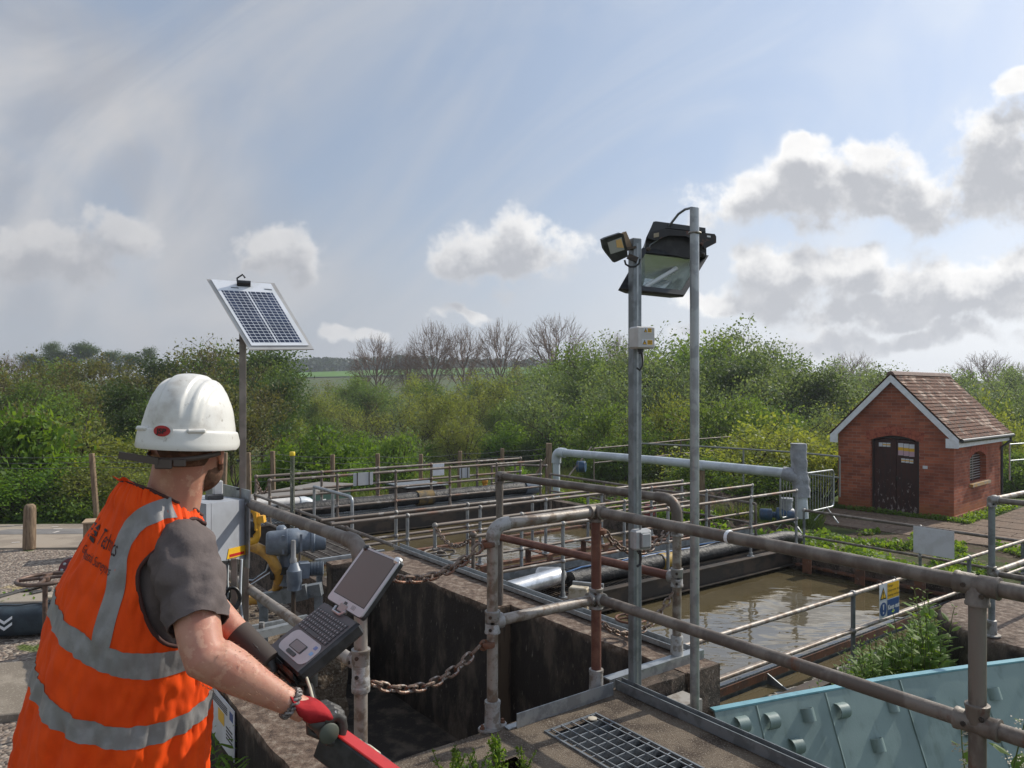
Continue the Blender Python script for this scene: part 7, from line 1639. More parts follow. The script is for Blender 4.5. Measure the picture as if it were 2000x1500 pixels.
pix_rail('dark low handrail crossing the weeds just beyond the tank end', [(1075, 926, 14.6), (1180, 942, 13.7), (1280, 957, 13.0), (1385, 969, 12.5), (1476, 984, 12.0)], 0, 0.7, [0.33], MT['tube_brown'], 0.022)
pix_rail('grey handrail with two rungs behind the right side of the hut', [(1972, 868, 22.5), (2060, 862, 23.5)], 0, 1.1, [0.5], MT['galv'], 0.025)
t = thing('brace_pole', at(1135, 975, 18.6), 'thin dark pole leaning past a blue drum under the grey pipe', 'pole')
g = MB(); g.tube([at(1108, 933, 18.2), at(1155, 873, 18.9)], 0.022, 8); tag(g.build('pole', MT['tube_brown'], t, 60))
t = thing('blue_drum', at(1136, 920, 18.5), 'small blue drum lying under the grey pipe', 'drum')
g = MB(); g.lathe(at(1127, 911, 18.6), Vector((0.9, -0.3, 0)), [(0.13, 0), (0.145, 0.01), (0.145, 0.2), (0.13, 0.22)], 14); g.build('drum', bl, t, 50)
g = MB(); g.lathe(at(1127, 911, 18.6) + Vector((0.9, -0.3, 0)).normalized() * 0.05, Vector((0.9, -0.3, 0)), [(0.147, 0), (0.15, 0.01), (0.147, 0.02)], 14); g.build('hoop', MT['galv_dark'], t, 50)
g = MB(); g.lathe(at(1268, 1000, 12.6), (0.1, -0.1, 1), [(0.10, -0.05), (0.10, 0.10), (0.08, 0.12)], 12); tag(g.build('hydrant', material('dull_red_casting', (0.17, 0.02, 0.018), 0.6, var=(0.10, 0.015, 0.015), vscale=8), None, 50), 'dull red valve head among weeds behind the square post', 'valve')
# objects round the far walkway
t = thing('container', at(575, 985, 16.6), 'long dark green box with a flat grey lid beyond the walkway', 'container')
c0, c1 = at(500, 962, 15.6), at(655, 952, 18.2)
dx = Vector((c1.x - c0.x, c1.y - c0.y, 0)); L2 = dx.length; dx.normalize(); dy = Vector((-dx.y, dx.x, 0)); cm = (c0 + c1) / 2; cm.z = -0.95
g = MB(); g.box(cm, (L2, 0.9, 0.72), dx, dy, EZ, 0.01); g.build('body', material('dark_green_paint', (0.016, 0.05, 0.045), 0.55, var=(0.022, 0.06, 0.055), vscale=4), t)
g = MB(); g.box(cm + EZ * 0.39, (L2 + 0.1, 1.0, 0.055), dx, dy, EZ, 0.01); g.build('lid', material('grey_felt_lid', (0.20, 0.185, 0.17), 0.85), t)
g = MB(); g.box(cm - dy * 0.456 + dx * L2 * 0.12 + EZ * 0.1, (0.12, 0.01, 0.16), dx, dy, EZ); g.build('plate', MT['white'], t)
t = thing('timber_crate', at(812, 985, 17.0), 'dark slatted timber chest behind the farthest handrail', 'chest')
c_ = at(815, 958, 16.9); c_.z = -0.72; dx, dy = EA, EB
for k in range(6): 
    g = MB(); g.box(c_ + EZ * (-0.3 + 0.105 * k), (1.0, 0.9, 0.095), dx, dy, EZ, 0.006); g.build('slat_course', material('dark_stained_timber', (0.055, 0.045, 0.04), 0.85, var=(0.085, 0.07, 0.06), vscale=5) if 'dark_stained_timber' not in bpy.data.materials else bpy.data.materials['dark_stained_timber'], t)
g = MB(); g.box(c_ + EZ * 0.315, (1.08, 0.98, 0.03), dx, dy, EZ, 0.006); g.build('lid', MT['galv_dark'], t)
def plate(name, label, p, w, h, d, m, group=None, cat='sign', tilt=0.0):
    t = thing(name, p, label, cat, group); dn = Vector(d).normalized(); s = EZ.cross(dn).normalized()
    g = MB(); g.box(p, (w, 0.006, h), s, dn, (EZ + dn * tilt).normalized(), 0.0015); g.build('plate', m, t); return t, s, dn
tn = -EB
for px, py, v_, w, h, lab in ((708, 935, 12.80, 0.40, 0.24, 'greyish blank plate with ties, the left one on the far walkway rails'), (855, 917, 13.55, 0.28, 0.25, 'bright white blank plate on the far walkway rail'), (906, 921, 13.55, 0.26, 0.27, 'weathered grey blank plate with dark straps on the far rails')):
    ray = Vector(((px - 1000) / F, 1, 0)); d = v_ / (ray.x * BV[0] + ray.y * BV[1]); p = at(px, py, d)
    t, s, dn = plate('blank_plate', lab, p - EB * 0.03, w, h, -EB, MT['white'] if 'bright' in lab else material('weathered_plate', (0.42, 0.43, 0.44), 0.5) if 'weathered_plate' not in bpy.data.materials else bpy.data.materials['weathered_plate'], 'blank plates on the handrails')
    if 'ties' in lab or 'straps' in lab:
        for k in (-1, 1): g = MB(); g.box(p - EB * 0.036 + s * w * 0.3 * k, (0.02, 0.004, h * 1.05), s, dn, EZ); g.build('strap', MT['dark_steel'], t)
p = at(1822, 1059, 11.0); ray = Vector(((1822 - 1000) / F, 1, 0)); d = 12.0 / (ray.x * AU[0] + ray.y * AU[1]); p = at(1823, 1059, d)
plate('blank_plate', 'pale blank plate hung on the low rail in front of the hut', p, 0.60, 0.42, -EA, MT['white'], 'blank plates on the handrails')
# yellow post cap and orange marker
g = MB(); c = at(947, 950, 16.4); g.tube([c - EZ * 0.12, c + EZ * 0.1], 0.05, 10); g.box(c + EZ * 0.12, (0.11, 0.1, 0.12), sx_, sy_, EZ, 0.01); tag(g.build('hydrant_marker', material('orange_yellow_plastic', (0.6, 0.27, 0.03), 0.5), None, 50), 'small orange-yellow marker post at the end of the far walkway', 'marker')
# white pipe with elbow by the green container
t = thing('white_pipe', W(4.6, 12.0, -0.5), 'off-white pipe ending in a down-turned elbow near the green box', 'pipe')
q0, q1 = at(515, 984, 13.4), at(585, 981, 13.9)
dq = (q1 - q0).normalized(); g = MB(); g.tube([q0 - dq * 0.3, q1], 0.10, 14); g.build('run', MT['box_white'], t, 60)
g = MB(); g.tube([q1 - dq * 0.02] + arc(q1 + dq * 0.28, q1, q1 + dq * 0.26 - EZ * 0.22, 6) + [q1 + dq * 0.26 - EZ * 0.36], 0.115, 14); g.build('elbow', MT['grey_pipe'], t, 60)
# ------------------------------------------------------------------ warning sign on the near tank rail
ray = Vector(((1737 - 1000) / F, 1, 0)); d = 3.985 / (ray.x * BV[0] + ray.y * BV[1]); sc0 = at(1737, 1170, d)
t = thing('warning_sign', sc0, 'yellow and blue danger sign reading Keep out, tied to the low tank rail', 'sign')
sx2, sn3 = EA, -EB; Wd, Hg = 0.43, 0.37
def sg(x, y, o=0.0): return sc0 + sx2 * (x * Wd) + EZ * (y * Hg) + sn3 * o
def panel(x0, x1, y0, y1, m, name, o): g = MB(); g.prism([sg(x0, y0, o), sg(x1, y0, o), sg(x1, y1, o), sg(x0, y1, o)], sn3 * 0.0015); return g.build(name, m, t)
panel(-0.5, 0.5, -0.5, 0.5, MT['white'], 'board', 0.0)
panel(-0.11, 0.48, 0.02, 0.47, MT['sign_yellow'], 'yellow_panel', 0.002); panel(-0.11, 0.48, -0.47, -0.01, MT['sign_blue'], 'blue_panel', 0.002)
g = MB(); g.prism([sg(-0.47, 0.05, 0.002), sg(-0.15, 0.05, 0.002), sg(-0.31, 0.40, 0.002)], sn3 * 0.0012); g.build('triangle', MT['sign_black'], t)
g = MB(); g.prism([sg(-0.425, 0.085, 0.0036), sg(-0.195, 0.085, 0.0036), sg(-0.31, 0.335, 0.0036)], sn3 * 0.0008); g.build('triangle_fill', MT['sign_yellow'], t)
g = MB(); g.prism([sg(-0.318, 0.15, 0.0048), sg(-0.302, 0.15, 0.0048), sg(-0.29, 0.27, 0.0048), sg(-0.33, 0.27, 0.0048)], sn3 * 0.0006); g.prism([sg(-0.325, 0.10, 0.0048), sg(-0.295, 0.10, 0.0048), sg(-0.295, 0.13, 0.0048), sg(-0.325, 0.13, 0.0048)], sn3 * 0.0006); g.build('exclamation', MT['sign_black'], t)
g = MB(); g.prism([sg(-0.31 + 0.165 * math.cos(a), -0.24 + 0.20 * math.sin(a), 0.002) for a in [k * math.pi / 14 for k in range(28)]], sn3 * 0.0015); g.build('blue_disc', MT['sign_blue'], t)
g = MB(); g.prism([sg(-0.325, -0.26, 0.004), sg(-0.295, -0.26, 0.004), sg(-0.275, -0.10, 0.004), sg(-0.345, -0.10, 0.004)], sn3 * 0.0008); g.prism([sg(-0.31 + 0.028 * math.cos(a), -0.34 + 0.034 * math.sin(a), 0.004) for a in [k * math.pi / 6 for k in range(12)]], sn3 * 0.0008); g.build('exclamation', MT['white'], t)
g = MB()
for k, tx in enumerate(('Danger', 'Deep water and', 'moving machinery')): text_mesh(g, tx, sg(-0.09, 0.36 - 0.135 * k, 0.0045), sx2, EZ, 0.038)
g.build('lettering', MT['sign_black'], t)
g = MB(); text_mesh(g, 'Keep out', sg(-0.095, -0.29, 0.0045), sx2, EZ, 0.066, bold=0.004); g.build('lettering', MT['white'], t)
for x in (-0.35, 0.35): 
    g = MB(); c = sg(x, 0.5, -0.03); g.tube([c + EZ * (0.028 * math.cos(a)) + EB * 0.028 * math.sin(a) for a in [k * math.pi / 6 for k in range(12)]], 0.005, 6, closed=True); g.build('clip', MT['black'], t, 60)
# ------------------------------------------------------------------ round concrete chamber with corner post
cc_ = Vector((4.86, 6.545, -1.4))
ch = thing('round_chamber', cc_, 'round weathered concrete chamber with a metal cover at the right edge', 'chamber')
g = MB(); n = 64; prof = [(0.95, 0.0), (0.957, 0.4), (0.946, 0.8), (0.935, 1.03), (0.913, 1.06), (0.66, 1.066), (0.33, 1.068), (0.01, 1.068)]
g.grid(lambda i, j: cc_ + Vector((math.cos(2 * math.pi * i / n) * prof[j][0] * (1 + 0.012 * mnoise.noise(Vector((math.cos(i * 0.098) * 6, math.sin(i * 0.098) * 6, prof[j][1] * 5)))), math.sin(2 * math.pi * i / n) * prof[j][0], prof[j][1] + 0.008 * mnoise.noise(Vector((i * 0.7, j, 2))))), n, len(prof), True)
mch = conc_wall_material('chamber_concrete', True)
for nn in mch.node_tree.nodes:
    if nn.type == 'MAP_RANGE' and abs(nn.inputs[2].default_value - 0.05) < 1e-6: nn.inputs[1].default_value = 1.05; nn.inputs[2].default_value = 1.12
g.build('ring', mch, ch, 50)
g = MB(); c = cc_ + Vector((0.28, 0.02, 1.076)); g.box(c, (0.75, 0.45, 0.014), Vector((0.85, 0.5, 0)).normalized(), Vector((-0.5, 0.85, 0)).normalized(), EZ, 0.003); g.build('cover', material('chequer_cover', (0.36, 0.35, 0.33), 0.55, 0.4, bump=0.8, bscale=60), ch)
rp = at(1937, 1240, 6.25); rp.z = -0.33
t = thing('handrail', rp, 'grey galvanised corner post with rails standing on the round chamber', 'handrail')
part_tube(t, 'post', [rp, Vector((rp.x, rp.y, 0.83))], MT['galv_dark'], 0.026)
pr = Vector((rp.x, rp.y, 0.82)); fitting(t, pr, [-EZ, EA, -EB], r=0.036); pm = Vector((rp.x, rp.y, 0.20)); fitting(t, pm, [EZ, EA, -EB], r=0.036)
for p in (pr, pm):
    part_tube(t, 'rail', [p, p + EA * 1.9 ], MT['tube_pale'], 0.024); part_tube(t, 'rail', [p, p - EB * 1.6], MT['tube_brown'], 0.024)
g = MB(); g.lathe(rp + EZ * 0.0, (0, 0, 1), [(0.07, 0), (0.07, 0.012), (0.04, 0.015), (0.038, 0.13), (0.03, 0.135)], 12); g.build('base_flange', MT['galv_fit'], t, 50)
# ------------------------------------------------------------------ left yard: bollard, bag, flange, crate, hose
b0 = at(57, 1073, 14.2); b0.z = -1.3
t = thing('bollard', b0, 'round-topped weathered timber bollard at the edge of the concrete path', 'bollard')
g = MB(); g.lathe(b0, (0.02, 0, 1), [(0.112, 0), (0.112, 0.3), (0.105, 0.76), (0.095, 0.82), (0.06, 0.855), (0.01, 0.86)], 18); g.build('post', MT['timber'], t, 40)
bg0 = onz(50, 1236, -1.3)
t = thing('holdall', bg0, 'dark navy holdall bag with a white double chevron, lying on gravel', 'bag')
d = Vector((0.97, 0.25, 0)); s = Vector((-0.25, 0.97, 0)); navy = material('navy_nylon', (0.012, 0.022, 0.032), 0.6, 0, var=(0.02, 0.035, 0.048), vscale=6, bump=0.5, bscale=14, bdist=0.015)
g = MB(); n, k = 26, 14
def bagf(i, j):
    a = 2 * math.pi * i / n; x = (j / (k - 1) - 0.5) * 0.86; e = 1 - 0.12 * abs(x / 0.43) ** 10
    c_, s_ = math.cos(a), math.sin(a); w = 0.2 * math.copysign(abs(c_) ** 0.5, c_) * e; h = 0.19 * math.copysign(abs(s_) ** 0.55, s_) * e
    return bg0 + d * x + s * (w + 0.012 * mnoise.noise(Vector((x * 4, a, 2)))) + EZ * (max(0, h + 0.19) * (1 - 0.10 * math.cos(x * 4)) )
g.grid(bagf, n, k, True); g.f += [tuple(range(n))[::-1], tuple((k - 1) * n + i for i in range(n))]; g.m += [0, 0]; g.build('body', navy, t, 50)
for y in (0.0, 0.075):
    g = MB(); c = bg0 - s * 0.208 + EZ * (0.23 - y) - d * 0.16
    g.prism([c + d * -0.085 + EZ * 0.05, c - EZ * 0.012, c + d * 0.085 + EZ * 0.05, c + d * 0.085 + EZ * 0.015, c - EZ * 0.05, c + d * -0.085 + EZ * 0.015], s * -0.004); g.build('chevron', MT['white_paint'], t)
g = MB(); g.tube([bg0 + d * 0.25 + EZ * 0.36 - s * 0.12, bg0 + d * 0.3 + EZ * 0.42, bg0 + d * 0.42 + EZ * 0.40 + s * 0.02], 0.018, 6); g.build('handle', navy, t, 60)
g = MB(); g.tube([bg0 + d * x - s * 0.03 + EZ * (0.365 + 0.008 * math.sin(x * 20)) for x in np.linspace(-0.38, 0.38, 12)], 0.008, 6); g.build('zip', MT['black'], t, 60)
g = MB(); g.box(bg0 + d * 0.32 + EZ * 0.40, (0.22, 0.1, 0.09), d, s, EZ, 0.01); g.build('pad', MT['beige'], t)
g = MB(); g.box(bg0 + d * 0.435 + EZ * 0.21, (0.012, 0.3, 0.26), d, s, EZ, 0.004); g.build('end_panel', material('teal_nylon', (0.05, 0.13, 0.15), 0.6), t)
fl = at(140, 1112, 8.6)
t = thing('pipe_flange', Vector((fl.x, fl.y, -1.3)), 'dark red bolted pipe flange sticking up from the gravel', 'pipe')
fd_ = Vector((0.35, -0.9, 0.2)).normalized(); g = MB(); g.lathe(fl, fd_, [(0.13, 0), (0.13, 0.03), (0.05, 0.031), (0.05, 0.032)], 20); rf = g.build('flange', material('dark_red_casting', (0.13, 0.02, 0.025), 0.5), t, 40)
for k in range(8):
    a = k * math.pi / 4; _, s_, u_ = basis(fd_); g = MB(); g.lathe(fl + (s_ * math.cos(a) + u_ * math.sin(a)) * 0.095 + fd_ * 0.03, fd_, [(0.018, 0), (0.018, 0.012), (0.01, 0.015)], 6); g.build('bolt', MT['galv'], rf)
g = MB(); g.tube([fl - fd_ * 0.01, fl - fd_ * 0.1 - EZ * 0.1, Vector((fl.x, fl.y + 0.1, -1.35))], 0.075, 12); g.build('stub', rf.data.materials[0], t, 60)
cr_ = at(196, 1015, 13.6); cr_.z = -1.0
t = thing('wooden_box', cr_ - EZ * 0.3, 'small wooden box half hidden behind the person at the path edge', 'box')
g = MB(); g.box(cr_, (0.5, 0.4, 0.66), sx_, sy_, EZ, 0.008); g.build('body', MT['timber'], t)
g = MB(); g.box(cr_ + EZ * 0.345, (0.54, 0.44, 0.03), sx_, sy_, EZ, 0.004); g.build('lid', material('pale_timber', (0.36, 0.26, 0.165), 0.8), t)
g = MB(); p = [onz(x, y, -1.27) for x, y in ((-40, 1180), (0, 1166), (40, 1155), (80, 1145), (96, 1152), (60, 1160))]; g.tube(p, 0.035, 8); tag(g.build('black_hose', MT['rubber'], None, 60), 'black hose lying on the gravel behind the holdall', 'hose')
# ------------------------------------------------------------------ vegetation
nr = np.random.default_rng(11)
def quick_mesh(name, V, Fq, mats, midx=None, smooth=False):
    """V: (n,3) array, Fq: (m,4) int array"""
    me = bpy.data.meshes.new(name); me.vertices.add(len(V)); me.vertices.foreach_set('co', np.asarray(V, dtype=np.float32).ravel())
    m, k = Fq.shape; me.loops.add(m * k); me.loops.foreach_set('vertex_index', np.asarray(Fq, dtype=np.int32).ravel())
    me.polygons.add(m); me.polygons.foreach_set('loop_start', np.arange(0, m * k, k, dtype=np.int32)); me.polygons.foreach_set('loop_total', np.full(m, k, dtype=np.int32))
    for q in mats: me.materials.append(q)
    if midx is not None: me.polygons.foreach_set('material_index', np.asarray(midx, dtype=np.int32))
    if smooth: me.polygons.foreach_set('use_smooth', np.ones(m, dtype=bool))
    me.update(calc_edges=True); return me
def leaf_arrays(C, size, up_bias=0.3, aspect=0.55, sj=0.35):
    n = len(C); a = nr.normal(size=(n, 3)); a /= np.linalg.norm(a, axis=1)[:, None]
    nrm = nr.normal(size=(n, 3)); nrm[:, 2] += up_bias * 2; b = np.cross(nrm, a); b /= (np.linalg.norm(b, axis=1)[:, None] + 1e-9)
    s = size * (1 + sj * nr.normal(size=n)).clip(0.35, 2.0); A = a * s[:, None] * 0.5; B = b * s[:, None] * 0.5 * aspect
    V = np.stack([C - A, C + B, C + A, C - B], axis=1).reshape(-1, 3); Fq = np.arange(4 * n).reshape(n, 4); return V, Fq
def seg_arrays(segs, sides=4):
    P = np.array([s[0] for s in segs]); Q = np.array([s[1] for s in segs]); r0 = np.array([s[2] for s in segs]); r1 = np.array([s[3] for s in segs])
    d = Q - P; d /= (np.linalg.norm(d, axis=1)[:, None] + 1e-9); ref = np.where(np.abs(d[:, 2:3]) > 0.9, np.array([[1.0, 0, 0]]), np.array([[0, 0, 1.0]]))
    s = np.cross(d, ref); s /= np.linalg.norm(s, axis=1)[:, None]; u = np.cross(s, d); V = []
    for C, r in ((P, r0), (Q, r1)):
        for k in range(sides):
            a = 2 * math.pi * k / sides; V.append(C + (s * math.cos(a) + u * math.sin(a)) * r[:, None])
    V = np.stack(V, axis=1); n = len(segs); base = (np.arange(n) * 2 * sides)[:, None]
    fq = np.array([[k, (k + 1) % sides, sides + (k + 1) % sides, sides + k] for k in range(sides)])
    return V.reshape(-1, 3), (base[:, :, None] + fq[None]).reshape(-1, 4)
def branch_tree(seed, H, spread, trunks=1, levels=4, kids=(4, 4, 4), clear=0.25, r0=0.09, up=0.55, wob=0.18, len_k=0.62, lean=0.15):
    rg = random.Random(seed); segs, tips = [], []
    def grow(p, d, L, r, lev):
        n = 4 if lev < 2 else 3; step = L / n; pts = [p]
        for i in range(n):
            d = (d + Vector((rg.gauss(0, wob), rg.gauss(0, wob), rg.gauss(0, wob * 0.6) + 0.06 * up))).normalized(); q = p + d * step
            ra, rb = r * (1 - 0.6 * i / n), r * (1 - 0.6 * (i + 1) / n); segs.append((tuple(p), tuple(q), ra, rb)); p = q; pts.append((p, d, rb))
        if lev >= levels: tips.append((p, d)); tips.append((pts[-2][0], d)); return
        k = kids[min(lev, len(kids) - 1)]
        for j in range(k):
            f = (clear if lev == 0 else 0.25) + (1 - (clear if lev == 0 else 0.25)) * (j + rg.random()) / k
            idx = min(n, max(1, int(f * n + 0.5))); bp, bd, br = pts[idx]
            az = rg.random() * 2 * math.pi + j * 2.4; side = Vector((math.cos(az), math.sin(az), 0))
            nd = (bd * (0.55 + 0.3 * rg.random()) + side * spread * (0.7 + 0.5 * rg.random()) + Vector((0, 0, up * 0.4))).normalized()
            grow(bp, nd, L * len_k * (0.75 + 0.5 * rg.random()) * (1.0 - 0.35 * f if lev == 0 else 1), br * 0.62, lev + 1)
        tips.append((p, d))
    for t in range(trunks):
        a = rg.random() * 6.28; ln_ = Vector((math.cos(a), math.sin(a), 0)) * lean * (1 if trunks > 1 else 0.3)
        grow(Vector((math.cos(a), math.sin(a), 0)) * (0.25 * (trunks > 1)), (Vector((0, 0, 1)) + ln_ * (1 + rg.random())).normalized(), H * (0.55 + 0.1 * rg.random()), r0 * (0.8 + 0.4 * rg.random()), 0)
    return segs, tips
PROTO = {}
MT['bare_bark'] = material('russet_twig_bark', (0.21, 0.145, 0.11), 0.9, 0, var=(0.16, 0.115, 0.09), vscale=3, spec=0.1)
def make_tree(kind, seed, H, leaf, per_tip=14, sig=0.28, size=0.13, extra=None, **kw):
    segs, tips = branch_tree(seed, H, **kw)
    T = np.array([p for p, d in tips]); top = T[:, 2].max()
    sc = H / max(top + sig, 1e-3); T = T * sc
    segs = [(tuple(np.array(a) * sc), tuple(np.array(b) * sc), r, q) for a, b, r, q in segs]
    segs = [(a, b, max(r, 0.016 if 'bare' in kind else 0.011), max(q, 0.013 if 'bare' in kind else 0.008)) for a, b, r, q in segs]
    V, Fq = seg_arrays(segs); tm_ = quick_mesh('trunk', V, Fq, [MT['bare_bark'] if 'bare' in kind else MT['bark']])
    C = np.repeat(T, per_tip, axis=0) + nr.normal(size=(len(T) * per_tip, 3)) * np.array([sig, sig, sig * 0.75])
    keep = C[:, 2] > 0.05; C = C[keep]
    V, Fq = leaf_arrays(C, size); cm = quick_mesh('crown', V, Fq, [leaf])
    w = np.percentile(np.abs(C[:, :2]), 92)
    PROTO[kind] = dict(trunk=tm_, crown=cm, H=float(np.percentile(C[:, 2], 99.5)), W=float(w * 2)); return len(C)
def make_bush(kind, seed, H, Wd, leaf, n=7000, size=0.10, lumps=16, stems=9, core=0.55):
    rg = random.Random(seed); C = []
    segs = []
    for k in range(lumps):
        a = rg.random() * 6.283; rr = math.sqrt(rg.random()) * Wd * 0.36; z = H * (0.25 + 0.55 * rg.random()) * (1 - 0.35 * (rr / (Wd * 0.36)) ** 2); lr = H * (0.17 + 0.12 * rg.random())
        c = np.array([rr * math.cos(a), rr * math.sin(a), z]); m = n // lumps
        d = nr.normal(size=(m, 3)); d /= np.linalg.norm(d, axis=1)[:, None]; rad = lr * (core + (1 - core) * nr.random(m)) * (1 + 0.16 * nr.normal(size=m))
        C.append(c + d * rad[:, None] * np.array([1.15, 1.15, 0.95]))
        for _ in range(3):
            e = c + nr.normal(size=3) * lr * 0.7; segs.append((tuple(np.array([c[0] * 0.2, c[1] * 0.2, 0])), tuple(c), 0.03, 0.018)); segs.append((tuple(c), tuple(e), 0.014, 0.005))
    C = np.concatenate(C); C = C[C[:, 2] > 0.02]
    V, Fq = leaf_arrays(C, size); cm = quick_mesh('crown', V, Fq, [leaf]); V, Fq = seg_arrays(segs); tm_ = quick_mesh('trunk', V, Fq, [MT['bark']])
    PROTO[kind] = dict(trunk=tm_, crown=cm, H=float(np.percentile(C[:, 2], 99.5)), W=float(np.percentile(np.abs(C[:, :2]), 95) * 2))
KW = dict(levels=3, kids=(7, 5, 4))
make_tree('alder_a', 1, 7, LF['olive'], 13, 0.26, 0.15, spread=0.75, clear=0.2, up=0.5, **KW)
make_tree('alder_b', 2, 7, LF['mid'], 15, 0.30, 0.15, spread=0.7, clear=0.15, up=0.6, **KW)
make_tree('dark_tree', 3, 7, LF['dark'], 24, 0.36, 0.16, spread=0.8, clear=0.15, up=0.5, **KW)
make_tree('willow_a', 4, 7, LF['grey'], 17, 0.30, 0.14, spread=0.75, clear=0.12, up=0.7, trunks=2, levels=3, kids=(6, 4, 3), lean=0.3)
make_tree('willow_b', 5, 7, LF['grey'], 15, 0.28, 0.14, spread=0.8, clear=0.1, up=0.75, trunks=3, levels=3, kids=(5, 4, 3), lean=0.35)
make_tree('thicket_a', 6, 5, LF['mid'], 17, 0.25, 0.12, spread=0.8, clear=0.08, up=0.5, trunks=4, levels=3, kids=(4, 4, 3), lean=0.5, r0=0.05)
make_tree('thicket_b', 7, 5, LF['yellow'], 15, 0.25, 0.115, spread=0.8, clear=0.08, up=0.5, trunks=4, levels=3, kids=(4, 4, 3), lean=0.5, r0=0.05)
make_tree('sparse_a', 8, 6, LF['olive'], 4, 0.26, 0.12, spread=0.85, clear=0.15, up=0.35, **KW)
def make_dome_tree(kind, seed, H, rx, limbs=15, sec=8, twig=9, z0=0.2):
    """a leafless round-headed tree: limbs fan out to a dome, each with finer branches and twigs"""
    rg = random.Random(seed); S = []; tips = []
    c = Vector((0, 0, H * 0.60)); rad = Vector((rx, rx, H * 0.40))
    def surf(d, k): return c + Vector((d.x * rad.x, d.y * rad.y, d.z * rad.z)) * k
    tr = [Vector((0.06 * H * mnoise.noise(Vector((seed, k, 0))) * k / 4, 0.05 * H * mnoise.noise(Vector((k, seed, 3))) * k / 4, H * 0.62 * k / 5)) for k in range(6)]
    for k in range(5): S.append((tr[k], tr[k + 1], 0.26 * (1 - 0.16 * k), 0.26 * (1 - 0.16 * (k + 1))))
    def curve(a, b, n, bend, r0, r1):
        m = a.lerp(b, 0.5) + bend; pts = [a * (1 - t) ** 2 + m * 2 * t * (1 - t) + b * t * t for t in [q / n for q in range(n + 1)]]
        pts = [p + Vector((rg.gauss(0, 1), rg.gauss(0, 1), rg.gauss(0, 1))) * 0.012 * H * (0 < q < n) for q, p in enumerate(pts)]
        for q in range(n): S.append((pts[q], pts[q + 1], r0 + (r1 - r0) * q / n, r0 + (r1 - r0) * (q + 1) / n))
        return pts
    for k in range(limbs):
        az = k * 2.39996 + rg.uniform(-0.3, 0.3); el = math.asin(min(1, max(-0.25, -0.2 + 1.2 * (k + 0.5) / limbs))); d = Vector((math.cos(az) * math.cos(el), math.sin(az) * math.cos(el), math.sin(el)))
        st = tr[0].lerp(tr[-1], z0 / 0.62 + (1 - z0 / 0.62) * (k + 0.5) / limbs * 0.98); pts = curve(st, surf(d, 0.62), 5, Vector((d.x, d.y, -0.6)) * H * 0.03, 0.11, 0.05)
        for q in range(sec):
            b = pts[2 + q % 4]; e = (d + Vector((rg.gauss(0, 0.30), rg.gauss(0, 0.30), rg.gauss(0.05, 0.30)))).normalized(); p2 = curve(b, surf(e, rg.uniform(0.84, 1.0)), 4, EZ * -H * 0.012, 0.04, 0.017)
            for w in range(twig):
                o_ = p2[1 + w % 4]; t = (e * 0.7 + Vector((rg.gauss(0, 0.45), rg.gauss(0, 0.45), rg.gauss(0.25, 0.35)))).normalized(); L_ = H * rg.uniform(0.05, 0.10); m = o_ + t * L_ * 0.5; e2 = m + (t + EZ * 0.25 + Vector((rg.gauss(0, 0.2), rg.gauss(0, 0.2), 0))).normalized() * L_ * 0.5
                S.append((o_, m, 0.019, 0.015)); S.append((m, e2, 0.015, 0.010)); tips.append(e2); tips.append(m)
    V, Fq = seg_arrays([(tuple(a), tuple(b), r, q) for a, b, r, q in S], 3); tm_ = quick_mesh('trunk', V, Fq, [MT['bare_bark']])
    T = np.array([tuple(p) for p in tips]); C = np.repeat(T, 3, axis=0) + nr.normal(size=(len(T) * 3, 3)) * 0.10; V, Fq = leaf_arrays(C, 0.055); cm = quick_mesh('crown', V, Fq, [LF['bud']])
    PROTO[kind] = dict(trunk=tm_, crown=cm, H=float(np.percentile(C[:, 2], 99.5)), W=float(np.percentile(np.abs(C[:, :2]), 95) * 2))
make_dome_tree('bare_a', 3, 12, 4.6); make_dome_tree('bare_b', 8, 12, 5.0, limbs=17); make_dome_tree('bare_c', 15, 12, 4.2, limbs=13, sec=9)
make_bush('bright_bush', 31, 2.4, 3.0, LF['bright'], 8500, 0.10, 20)
make_bush('green_bush', 32, 2.4, 3.0, LF['mid'], 8500, 0.095, 20)
make_bush('yellow_bush', 33, 2.6, 3.2, LF['yellow'], 9500, 0.085, 24)
make_bush('round_bush', 34, 2.0, 2.4, LF['yellow'], 8000, 0.06, 26, core=0.75)
make_bush('leafy_bush', 35, 2.6, 2.4, LF['bright'], 3200, 0.16, 22, core=0.4)
used_ = {}
def plant(kind, px, ytop, d, label, group=None, wpx=None, name=None, cat='tree', zoff=0.0, rz=None, base_z=None):
    x = (px - 1000) / F * d; zb = gz(x, d) if base_z is None else base_z; ztop = EYE + (HZ - ytop) / F * d; P = PROTO[kind]
    H = max(0.3, ztop - zb); s = H / P['H']; sw = s * rnd.uniform(0.9, 1.15) if wpx is None else (wpx / F * d) / P['W']
    e = thing(name or ('bush' if 'bush' in kind else 'bare_tree' if 'bare' in kind else 'willow_tree' if 'willow' in kind else 'leafy_tree'), (x, d, zb + zoff), label, cat, group)
    e.scale = (sw, sw, s); e.rotation_euler = (0, 0, rnd.random() * 6.283 if rz is None else rz)
    for nm in ('trunk', 'crown'):
        o = bpy.data.objects.new(nm, P[nm]); COL.objects.link(o); o.parent = e
    return e
WR2 = 'tall willows behind the lamp posts'
WB = 'trees of the wood behind the fence'
